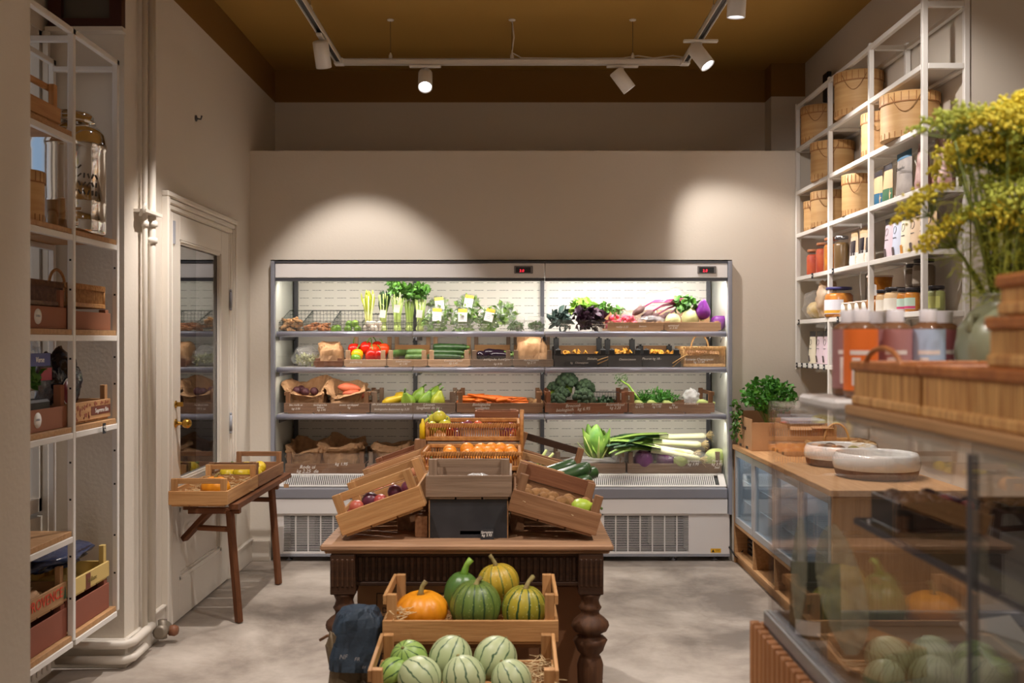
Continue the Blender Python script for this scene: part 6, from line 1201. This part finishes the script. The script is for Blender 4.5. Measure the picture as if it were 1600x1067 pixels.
jar('wide jar with dark blue lid and pear label, fifth row', 6.06, zz, .085, .185, M_honeyc, M_blid, pm('pear_label', (226, 226, 236)), band=mat('pear_yellow', lin(226, 170, 60), .5))
for i in range(4): 
    y = 5.84-.115*i; t = thing('plastic_tub', 'white lidded tub of dried fruit, '+('nearest the pear jar', 'second from the pear jar', 'third from the pear jar', 'beside the shelf upright')[i], 'tub', (WX0+.07, y, zz)); MB().lathe([(.001, 0), (.043, 0), (.052, .075)], 20, caps=False).build('tub', pm('tub_contents', (226, 206, 176), (200, 150, 90)), t); MB().lathe([(.055, .075), (.055, .082), (.001, .083)], 20, caps=False).build('lid', mat('tub_lid', lin(226, 206, 190), .4), t)
    MB().lathe([(.0005, 0), (.036, 0), (.036, .001)], 18, (-.0475, 0, .04), M=Euler((0, -PI/2-.12, 0)).to_matrix()).build('round_label', M_paper, t)
t = thing('plastic_tub', 'tall clear tub of oranges stacked behind the upright, fifth row', 'tub', (WX0+.09, 5.44, zz+.084)); MB().lathe([(.001, 0), (.055, 0), (.066, .12)], 20, caps=False).build('tub', M_honeyc, t); MB().lathe([(.07, .12), (.07, .13), (.001, .131)], 20, caps=False).build('lid', mat('tub_lid', lin(226, 206, 190), .4), t); MB().grid(lambda u, v: Vector((.062*math.cos(PI*.6+u*PI*.7), .062*math.sin(PI*.6+u*PI*.7), .02+.085*v)), 10, 1).build('paper_label', M_paper, t)
tag(MB().lathe([(.001, 0), (.062, 0), (.068, .083), (.001, .083)], 20, caps=False).build('plastic_tub', M_honeyc, loc=(WX0+.09, 5.44, zz)), 'short amber tub under the tall one, fifth row', 'tub')
M_sp = pm('spread', (196, 160, 110)); M_wl = pm('white_label', (232, 226, 214)); M_gl = pm('mint_label', (190, 214, 200))
for y, z, r, h, mc, lb, bd, x, l in ((5.30, 0, .042, .13, M_sp, M_wl, None, .06, 'jar with white label and dark lid, first after the upright'), (5.16, 0, .06, .135, M_sp, M_wl, None, .07, 'wider jar with white label, second after the upright'), (5.0, 0, .036, .12, M_honeyc, M_gl, mat('pink_dot', lin(206, 70, 120), .5), .05, 'small jar with mint and pink label, under the stacked jars'), (4.90, 0, .036, .12, M_honeyc, M_gl, mat('pink_dot', lin(206, 70, 120), .5), .05, 'small jar with mint and pink label, right of its twin'),
        (5.06, .123, .04, .125, mat('dark_spread', lin(110, 92, 72), .3), pm('grey_label', (150, 138, 124)), None, .12, 'dark lidded jar on the upper tier, left one'), (4.93, .123, .054, .14, mat('dark_spread', lin(110, 92, 72), .3), pm('grey_label', (150, 138, 124)), None, .12, 'dark lidded jar on the upper tier, wider right one'), (5.06, 0, .04, .121, M_sp, None, None, .14, 'jar carrying the left upper jar'), (4.93, 0, .054, .121, M_sp, None, None, .14, 'jar carrying the wide upper jar'), (4.74, 0, .042, .12, pm('green_spread', (150, 156, 90)), pm('olive_label', (196, 200, 120)), None, .1, 'green labelled jar at the near end, fifth row')):
    jar(l, y, zz+z, r, h, mc, M_dk, lb, WX0+x, band=bd)
zz = WZ[0]+.001
for i, (y, m, l) in enumerate(((6.60, M_cream, 'cream pouch with black seal at the far end, lowest row'), (6.44, M_pink, 'pink pouch with black seal, lowest row'), (6.30, M_pink, 'second pink pouch beside the upright, lowest row'), (6.12, M_lbl, 'pale blue pouch behind the upright, lowest row'), (5.98, M_lbl, 'pale blue pouch next to its twin, lowest row'), (5.6, M_cream, 'cream pouch behind the soap bottles, lowest row'), (5.2, M_ltan, 'sand pouch behind the soap bottles, lowest row'), (4.85, M_bean, 'bag of speckled beans at the near end, lowest row'))): pouch(l, y, zz, m, .13, .21, .055, top=M_seal if i < 5 else None, photo=mat('dark_print', lin(92, 78, 78), .5))
# ------------------------------------------------------------------ wooden counter with small glass door fridges along the right wall
KX0, KX1, KY0, KY1, KT = 1.50, 2.14, 4.66, 6.73, .795
ct = thing('wooden_counter', 'oak counter along the right wall with built in glass door coolers', 'counter', (KX0, KY0, 0)); W, D = KX1-KX0, KY1-KY0
def cb(name, boxes, m, bev=.002, par=ct): 
    b = MB()
    for q in boxes: b.bb(*q)
    return b.build(name, m, par, bev)
cb('worktop', [(-.012, W, -.012, D, KT-.03, KT)], M_oaky, .003)
cb('end_panel', [(0, W, 0, .02, .0, KT-.031)], wood('oak_z', lin(190, 148, 104), lin(168, 126, 84), axis=2, var=.04)); cb('end_panel', [(0, W, D-.02, D, .0, KT-.031)], M_oak); cb('back_panel', [(W-.015, W, .0201, D-.0201, .0, KT-.031)], M_oaky)
cb('bottom_board', [(0, W-.016, .0201, D-.0201, .05, .07)], M_oaky); cb('plinth', [(.02, .035, .0201, D-.0201, .0, .049)], M_oaky); cb('middle_board', [(0, W-.016, .0201, D-.0201, .25, .27)], M_oaky)
nd = 4; dw = (D-.05)/nd
for i in range(1, nd): cb('divider', [(0, W-.016, .025+dw*i-.009, .025+dw*i+.009, .0701, .2499)], M_oaky)
M_frame = mat('cooler_frame', lin(176, 176, 178), .35, .3)
for i in range(nd):
    y0, y1 = .025+dw*i+.004, .025+dw*(i+1)-.004
    cb('cooler_box', [(.03, .6, y0, y0+.01, .275, KT-.034), (.03, .6, y1-.01, y1, .275, KT-.034), (.59, .6, y0+.0101, y1-.0101, .275, KT-.034), (.03, .5899, y0+.0101, y1-.0101, .275, .285), (.03, .5899, y0+.0101, y1-.0101, KT-.044, KT-.034)], M_fwhite)
    d = cb('cooler_door', [(.0, .028, y0, y0+.04, .272, KT-.033), (.0, .028, y1-.04, y1, .272, KT-.033), (.0, .028, y0+.0401, y1-.0401, .272, .315), (.0, .028, y0+.0401, y1-.0401, KT-.075, KT-.033)], M_frame)
    cb('glass_pane', [(.010, .014, y0+.035, y1-.035, .31, KT-.07)], glass('cooler_glass', tint=(.85, .94, 1), ior=1.6), 0, d)
    rk_ = MB()
    for z in (.43, .56):
        for q in range(14): rk_.tube([(.04, y0+.02+q*(dw-.05)/13, z), (.57, y0+.02+q*(dw-.05)/13, z)], .002, 4, caps=False)
        rk_.tube([(.045, y0+.015, z), (.045, y1-.015, z)], .003, 5)
    rk_.build('wire_shelf', M_white, ct); cb('cooler_lamp', [(.05, .07, y0+.03, y1-.03, KT-.05, KT-.0445)], mat('cooler_led', (.75, .88, 1, 1), .4, emit=5), 0)
R = random.Random(11)
kbt = Kind(lambda: (lambda r: (MB().lathe([(.001, 0), (.028, 0), (.03, .01), (.03, .085), (.014, .11), (.013, .125)], 14, caps=False).build('bottle', mat('milk_glass', lin(220, 226, 230), .25), r), MB().lathe([(.015, .122), (.015, .136), (.001, .137)], 14, caps=False).build('cap', mat('blue_cap', lin(90, 120, 160), .4), r), r)[2])(thing('drink_bottle', 'x', 'bottle')))
for i in range(nd):
    for q in range(4): kbt.put((KX0+.13, KY0+.025+dw*i+.09+q*.11, .287), 'pale drink bottle behind a cooler glass door, lower tier', 'bottles in the coolers', sc=.98)
c_ = thing('plastic_crate', 'black slatted plastic crate in the far open bay under the coolers', 'crate', (KX0+.08, KY1-.46, .0715))
b = MB().bb(0, .3, 0, .4, 0, .006)
for z in (.03, .06, .09, .115): b.bb(0, .008, 0, .4, z-.009, z+.009).bb(.292, .3, 0, .4, z-.009, z+.009).bb(0, .3, 0, .008, z-.009, z+.009).bb(0, .3, .392, .4, z-.009, z+.009)
for y in (0, .13, .26, .392): b.bb(-.002, .0, y, y+.01, 0, .125)
b.build('crate_body', M_black, c_, .001)
# things on the counter
hb_ = thing('cardboard_box', 'open cardboard box holding a leafy parsley plant, far end of counter', 'box', (KX0+.02, KY1-.02, KT+.001))
def openbox(r, w, d, h, m=M_card, flap=True, slot=True):
    MB().bb(0, w, -d, 0, 0, .004).bb(0, .004, -d, 0, .004, h).bb(w-.004, w, -d, 0, .004, h).bb(.004, w-.004, -d, -d+.004, .004, h-.02).bb(.004, w-.004, -.004, 0, .004, h+.03).build('box_walls', m, r, .001)
    if slot: MB().bb(-.001, 0, -d*.75, -d*.6, .0, .018).bb(-.001, 0, -d*.3, -d*.15, 0, .018).bb(w*.35, w*.65, -d-.001, -d, .0, .022).build('hand_slots', M_black, r)
openbox(hb_, .36, .40, .20); text(hb_, 'printed_word', 'di·me', .045, (-.0015, -.2, .12), M_black, (PI/2, 0, -PI/2), 0)
pp = thing('parsley_plant', 'bushy bright green parsley plant in the far cardboard box', 'parsley', (KX0+.19, KY1-.2, KT+.006)); MB().lathe([(.05, 0), (.07, .12), (.064, .12), (.05, .11), (.001, .11)], 16, caps=False).build('pot', M_black, pp)
st = MB(); R = random.Random(3)
for i in range(34): a = R.uniform(0, 6.28); q = R.random()**.5; st.tube([(0, 0, .1), (math.cos(a)*.08*q, math.sin(a)*.08*q, .25), (math.cos(a)*.17*q, math.sin(a)*.15*q, .38-.1*q)], .002, 4, caps=False)
st.build('stems', M_lleaf, pp); sprigs(pp, 'leaves', mat('parsley_green', lin(84, 150, 46), .5, col2=lin(44, 104, 26), ns=22, var=.1), (0, 0, .33), (.185, .16, .115), 620, .034, .03, 8, .5)
sprigs(pp, 'trailing_leaves', M_leaf, (-.21, .03, .16), (.03, .05, .15), 90, .03, .022, 9, -.3)
b2 = thing('cardboard_box', 'closed cardboard box with open flaps in front of the parsley box', 'box', (KX0+.16, KY1-.44, KT+.001)); openbox(b2, .30, .28, .185)
MB().box((.08, -.29, .17), (.13, .03, .004), Euler((.7, 0, 0)).to_matrix()).box((.21, -.29, .175), (.13, .03, .004), Euler((.4, 0, 0)).to_matrix()).build('flaps', M_card, b2)
tag(MB().bb(KX0+.18, KX0+.40, KY1-.70, KY1-.50, KT+.19, KT+.222).build('folded_bags', M_grey, bev=.006), 'flat grey stack lying on the closed cardboard box', 'stack'); wicker('shallow cane basket with hoop handle behind the avocado bowl', .36, .28, .10, (1.955, 6.0, KT+.001), handle=('x', .15, .11), m=M_cane_l)
M_glz = mat('white_glaze', lin(226, 224, 220), .2, coat=.5); M_clay = mat('brown_clay', lin(120, 84, 60), .7, col2=lin(98, 66, 46), ns=30)
def bowl(label, x, y, r, h): 
    t = thing('ceramic_bowl', label, 'bowl', (x, y, KT+.001))
    MB().lathe([(.001, 0), (r*.86, 0), (r*.93, .012), (r*.975, h*.38)], 44, caps=False).build('clay_foot', M_clay, t)
    MB().lathe([(r*.976, h*.36), (r, h*.5), (r*1.0, h*.72), (r*.96, h*.92), (r*.92, h), (r*.885, h*.985), (r*.9, h*.85), (r*.9, h*.5), (r*.8, h*.2), (.001, h*.14)], 44, caps=False).build('glazed_wall', M_glz, t); return t
bowl('white glazed bowl with brown foot, holding avocados, farther of two', 1.85, 5.60, .20, .115); bowl('white glazed bowl with brown foot, empty, nearer of two', 1.873, 5.12, .215, .125)
kav = Kind(fruit('avocado', 'avocado', mat('dark_avocado', lin(74, 58, 50), .55, col2=lin(50, 42, 36), ns=14, bump=.3, bs=60), .033, 1.3)); kag = Kind(fruit('green_avocado', 'avocado', mat('green_avocado', lin(112, 116, 56), .5, col2=lin(88, 92, 40), ns=14), .033, 1.3))
for k, x, y, z, l in ((kav, 1.755, 5.55, .072, 'dark avocado at the left rim of the far bowl'), (kav, 1.80, 5.52, .09, 'dark avocado heaped in the middle of the far bowl'), (kav, 1.86, 5.51, .078, 'dark avocado next to the green one'), (kag, 1.935, 5.52, .078, 'green avocado in the far bowl'), (kav, 1.80, 5.65, .07, 'dark avocado at the back of the far bowl')): k.put((x, y, KT+z), l, rot=(1.4, .3, x*9))
straw('wood wool spilling at the right rim of the avocado bowl', .1, .1, .05, (1.97, 5.58, KT+.085), 60, 21)
# ------------------------------------------------------------------ glass display case in the foreground
GX0, GX1, GYA, GYB, GZ0, GZ1 = .533, 1.40, .35, 2.07, .915, 1.365
gc = thing('glass_display_case', 'glass display case on a slatted wooden base, close on the right', 'display case', (GX0, GYA, 0)); W, D = GX1-GX0, GYB-GYA
def gb(name, boxes, m, bev=0, par=gc): return cb(name, boxes, m, bev, par)
bs_ = MB(); n = int((D+.03)/.034)
gb('base_box', [(-.01, W, 0, D+.012, 0, .885)], wood('base_oak', lin(176, 126, 84), lin(150, 100, 62), axis=2, var=.02))
for i in range(n+1): bs_.bb(-.03, -.0101, -.0+i*.034, -.0+i*.034+.024, .01, .90)
m_ = int((W+.02)/.034)
for i in range(m_): bs_.bb(-.01+i*.034, -.01+i*.034+.024, D+.0121, D+.03, .01, .90)
bs_.build('slat_cladding', wood('slat_oak', lin(186, 132, 88), lin(160, 106, 66), axis=2, var=.02), gc, .002); gb('deck', [(.0, W, .0, D, .8851, .90)], mat('case_deck', lin(120, 112, 104), .4))
gb('bottom_frame', [(-.008, .012, 0, D+.008, .9001, .93), (.0121, W, D-.012, D+.008, .9001, .93)], mat('case_frame', lin(150, 150, 154), .35, .5), .002)
M_gl = glass('case_glass', dirt=.003, ior=1.8); yj = 1.16-GYA
gb('side_pane', [(0, .006, yj+.006, D-.001, .93, GZ1-.006)], M_gl); gb('side_pane', [(0, .006, 0, yj-.006, .93, GZ1-.006)], M_gl); gb('end_pane', [(.0065, W, D-.007, D-.001, .93, GZ1-.006)], M_gl); gb('top_pane', [(0, W, 0, D, GZ1-.006, GZ1)], M_gl)
gb('joint_post', [(-.001, .009, yj-.0055, yj+.0055, .9301, GZ1-.0061)], M_dgrey, .001)
sh_ = gb('glass_shelf', [(.07, W-.05, .05, 1.745-GYA, 1.172, 1.18)], glass('shelf_glass', tint=(.7, .75, .74), ior=1.5)); gb('shelf_edge', [(.066, .0699, .05, 1.745-GYA, 1.171, 1.181), (.07, W-.05, 1.7451-GYA, 1.7491-GYA, 1.171, 1.181)], M_dgrey, 0, sh_)
gb('shelf_support', [(.3, .31, 1.2, 1.21, .9001, 1.1715), (.7, .71, 1.2, 1.21, .9001, 1.1715)], M_dgrey)
def tray(label, x, y, w, d, h, z, m, cont=None, seed=0, cc=None):
    t = thing('food_tray', label, 'tray', (x, y, z)); MB().bb(-w/2, w/2, -d/2, d/2, 0, .004).bb(-w/2, -w/2+.004, -d/2, d/2, .004, h).bb(w/2-.004, w/2, -d/2, d/2, .004, h).bb(-w/2+.004, w/2-.004, -d/2, -d/2+.004, .004, h).bb(-w/2+.004, w/2-.004, d/2-.004, d/2, .004, h).build('tray', m, t, .002)
    if cont:
        R = random.Random(seed); b = MB()
        for i in range(26): b.ball((R.uniform(-.8, .8)*w/2*.9, R.uniform(-.8, .8)*d/2*.9, h*.5+R.uniform(0, h*.4)), R.uniform(.012, .02), 8, 6)
        o = b.build('contents', cont, t); o['kind'] = 'stuff'
    return t
tray('dark brown packed tray at the far end of the glass shelf', .66+.02, 1.66, .12, .12, .05, 1.1815, M_black, mat('dark_food', lin(66, 44, 38), .4, col2=lin(96, 70, 60), ns=40), 1); tray('black tray with a white card on the glass shelf', .80, 1.55, .13, .16, .055, 1.1815, M_black, mat('dark_greens', lin(40, 52, 36), .5), 2); tray('black tray of dark red fruit on the glass shelf', .98, 1.5, .16, .16, .05, 1.1815, M_black, mat('dark_red_food', lin(92, 24, 40), .35), 3); tray('black tray near the glass joint, on the glass shelf', .72, 1.28, .14, .16, .055, 1.1815, M_black, mat('dark_purple_food', lin(62, 48, 64), .3), 4); tray('black tray of wrapped food at the near part of the shelf', .9, 1.1, .2, .16, .055, 1.1815, M_black, mat('dark_purple_food', lin(62, 48, 64), .3), 5)
tag(MB().bb(.70, .82, 1.60, 1.72, 1.1815, 1.20).build('white_plate', M_paper, bev=.006), 'pale flat package on the glass shelf by the dark trays', 'package')
gbag = pouch('dark green pouch with barcode standing at the far end of the case', 1.98, .901, mat('dark_green_pouch', lin(48, 58, 46), .4), .10, .15, .04, ring=False, x=GX0+.07, photo=M_paper); gbag.rotation_euler = (0, 0, -.3)
tag(MB().box((.86, 1.75, .965), (.12, .004, .09), Euler((-.9, 0, .4)).to_matrix()).build('white_card', M_paper), 'white card leaning inside the glass case', 'card'); tag(MB().box((.64, 1.75, .94), (.10, .14, .05), Euler((0, 0, .4)).to_matrix()).build('cardboard_tray', M_card, bev=.003), 'small cardboard box on the floor of the glass case', 'box')
for dy, dz, L_, W_, tl in ((1.615, 1.09, .2, .26, .05), (1.845, 1.065, .21, .10, -.03)):
    n_ = 16; lf_ = MB(); c0 = [(i/n_, math.sin(PI*(i/n_))**.6) for i in range(n_+1)]
    vs = [(-.0012, dy-GYA+W_/2*w_+tl*(u-.5), dz-L_/2+L_*u) for u, w_ in c0]+[(-.0012, dy-GYA-W_/2*w_+tl*(u-.5), dz-L_/2+L_*u) for u, w_ in c0]
    lf_.add(vs, [(i, i+1, n_+2+i, n_+1+i) for i in range(n_)]); lf_.build('sage_leaf_shape', film('translucent_sage', col=lin(150, 150, 128), dens=.4, gl=.08), gc)  # translucent sage leaf shape laid on the side pane
# on top of the case
tag(MB().bb(GX0+.036, GX0+.5, .5, 1.705, GZ1+.0005, GZ1+.018).build('wooden_board', M_oaky, bev=.003), 'wooden board on top of the glass case under the cane trays', 'board')
TZB = GZ1+.0185
M_bam = mat('bamboo', lin(228, 182, 118), .5, col2=lin(178, 126, 72), ns=55, stretch=(1, 2.5, .15)); M_bamd = mat('bamboo_rim', lin(176, 112, 60), .5, col2=lin(150, 88, 44), ns=50)
def bamboo(label, y0, y1, handle, x0=GX0+.045, w=.22, h=.074, z=TZB, hn=None):
    r = thing('bamboo_tray', label, 'tray', (x0+w/2, (y0+y1)/2, z)); L = y1-y0
    sl = MB(); n = int(L/.0075)
    for i in range(n):
        y = -L/2+.004+i*(L-.008)/(n-1)
        for s in (-1, 1): sl.box((s*(w/2-.004), y, h/2+.004), (.004, .0052, h-.02))
    for i in range(int(w/.0075)):
        for s in (-1, 1): sl.box((-w/2+.006+i*.0075, s*(L/2-.003), h/2+.004), (.0052, .004, h-.02))
    sl.build('bamboo_slats', M_bam, r); MB().bb(-w/2+.006, w/2-.006, -L/2+.006, L/2-.006, .002, .007).build('floor_panel', M_bam, r)
    for nm, z0, z1, m, e in (('rim', h-.016, h, M_bamd, .004), ('base_rim', 0, .016, M_bam, .002)):
        MB().bb(-w/2-e, -w/2+.006, -L/2-e, L/2+e, z0, z1).bb(w/2-.006, w/2+e, -L/2-e, L/2+e, z0, z1).bb(-w/2+.0061, w/2-.0061, -L/2-e, -L/2+.006, z0, z1).bb(-w/2+.0061, w/2-.0061, L/2-.006, L/2+e, z0, z1).build(nm, m, r, .003)
    if handle: MB().tube([(-w/2+.0, handle[0]+handle[1]*math.cos(a), h-.012+handle[2]*math.sin(a)) for a in [PI*i/14 for i in range(15)]], .0042, 8).build('handle', M_bamd, r)
    return r
bamboo('bamboo tray with hoop handle on the board, farther of two', 1.415, 1.69, (-.0, .075, .034)); bamboo('long bamboo tray on the board, nearest the viewer', .80, 1.405, None)
bamboo('upper bamboo basket stacked across the nearest tray', .95, 1.24, None, x0=GX0+.06, w=.18, h=.062, z=TZB+.075); bamboo('topmost bamboo basket of the stack', .97, 1.225, None, x0=GX0+.066, w=.17, h=.05, z=TZB+.138)
def soap(label, px, y, c, lid=(236, 233, 240), s=1.0):
    r = thing('soap_bottle', label, 'bottle', (fx(px, y), y, GZ1+.0225), (0, 0, -.35)); r.scale = (s,)*3; R_ = .030; H_ = .131
    MB().lathe([(.001, 0), (R_*.9, 0), (R_, .006), (R_, H_-.004), (R_*.9, H_), (R_*.5, H_+.007), (R_*.46, H_+.012)], 28, caps=False).build('bottle', mat('amber_liquid', lin(120, 84, 60), .15), r)
    MB().lathe([(R_*1.01, .014), (R_*1.01, H_-.006)], 28, caps=False).build('label', mat('label_'+str(c), lin(*c), .45), r)
    MB().lathe([(R_*.5, H_+.006), (R_*.52, H_+.028), (R_*.48, H_+.030), (.001, H_+.030)], 20, caps=False).build('cap', mat('pale_cap', lin(*lid), .4), r)
    for u0, u1, v0, v1 in ((.30, .72, .60, .66), (.34, .5, .18, .56), (.56, .72, .18, .52)): MB().grid(lambda u, v: Vector((R_*1.02*math.cos(-PI+(u0+(u1-u0)*u)*PI), R_*1.02*math.sin(-PI+(u0+(u1-u0)*u)*PI), H_*(v0+(v1-v0)*v))), 8, 1).build('label_text_block', mat('pale_label_print', lin(240, 226, 222), .5), r)
    return r
tag(MB().bb(fx(1276, 1.86), fx(1490, 1.86), 1.765, 1.98, GZ1+.0005, GZ1+.0215).build('marble_tray', mat('grey_tray', lin(206, 202, 200), .4), bev=.006), 'pale grey tray under the soap bottles', 'tray')
for a in (('mauve labelled soap bottle at the left end of the row', 1326, 1.90, (168, 120, 120)), ('bright orange labelled soap bottle', 1345, 1.81, (238, 118, 44)), ('bluish labelled soap bottle behind the orange one', 1372, 1.93, (120, 130, 160)), ('dusty pink labelled soap bottle in the middle of the row', 1399, 1.84, (184, 130, 130)), ('pale blue labelled soap bottle at the right', 1450, 1.83, (184, 204, 234)), ('dark pink labelled soap bottle behind the pale blue one', 1476, 1.92, (168, 96, 104))): soap(*a)
# vase with flowering dill
vs_ = thing('ceramic_vase', 'pale green ceramic vase holding the dill flowers', 'vase', (.90, 1.80, GZ1+.0005))
MB().lathe([(.001, 0), (.055, 0), (.062, .01), (.085, .06), (.095, .105), (.088, .15), (.066, .18), (.05, .192), (.052, .205), (.058, .21), (.05, .207), (.044, .19), (.05, .15), (.001, .1)], 36, caps=False).build('body', mat('celadon_glaze', lin(150, 154, 128), .25, col2=lin(132, 138, 112), ns=5, coat=.4), vs_)
MB().tube([(-.058, -.02, .168), (-.082, -.025, .17), (-.085, -.025, .145), (-.07, -.022, .135)], .007, 7).build('lug_handle', mat('celadon_glaze', lin(150, 154, 128), .25), vs_)
M_dst = mat('dill_stem', lin(112, 128, 56), .5); M_dfl = mat('dill_flower', lin(238, 216, 60), .6, col2=lin(214, 206, 70), ns=30, var=.12); M_dfg = mat('dill_green', lin(196, 200, 80), .6, col2=lin(160, 176, 64), ns=30, var=.15)
R = random.Random(17)
for i in range(34):
    a = R.uniform(0, 6.28); sp = R.uniform(.05, 1); hgt = R.uniform(.13, .37) if i > 3 else .37; tip = Vector((math.cos(a)*.15*sp+.005, math.sin(a)*.15*sp-.02, hgt*(1.06-.2*sp)))
    d = thing('dill_stem', 'flowering dill stem with yellow green umbel in the green vase', 'dill', (.90, 1.80, GZ1+.15), (0, 0, 0), 'flowering dill in the vase')
    base = Vector((math.cos(a)*.02, math.sin(a)*.02, 0)); mid = base*.7+tip*.45+Vector((0, 0, .03))
    MB().tube([base, mid, tip], [.0032, .0028, .002], 5).build('stem', M_dst, d)
    um = MB(); fm = MB(); dr = (tip-mid).normalized(); rad = R.uniform(.045, .07); u1 = dr.orthogonal().normalized(); u2 = dr.cross(u1)
    for k in range(26):
        q = math.sqrt((k+.5)/26); b_ = k*2.4; e = tip+(u1*math.cos(b_)+u2*math.sin(b_))*rad*q+dr*rad*(.75-.35*q*q); um.tube([tip, e], .0008, 3, caps=False)
        for z in range(8): w_ = e+Vector((R.gauss(0, 1), R.gauss(0, 1), R.gauss(.3, .6)))*.008; fm.ball(w_, R.uniform(.0025, .0044), 5, 3)
    o = um.build('umbel_rays', M_dst, d); fm.build('flower_head', M_dfl if i % 3 else M_dfg, d)
    lv = MB()
    for k in range(16):
        p = base.lerp(mid, R.uniform(.3, 1)) if k % 2 else mid.lerp(tip, R.random()); v = Vector((R.gauss(0, 1), R.gauss(0, 1), R.gauss(.6, .6))).normalized(); e = p+v*R.uniform(.03, .06); lv.tube([p, (p+e)/2+Vector((0, 0, .004)), e], .0008, 3, caps=False)
        for z in range(4): lv.tube([p.lerp(e, .3+.2*z), p.lerp(e, .4+.2*z)+Vector((R.gauss(0, 1), R.gauss(0, 1), R.gauss(0, 1)))*.012], .0006, 3, caps=False)
    lv.build('feathery_leaves', M_dfg, d)
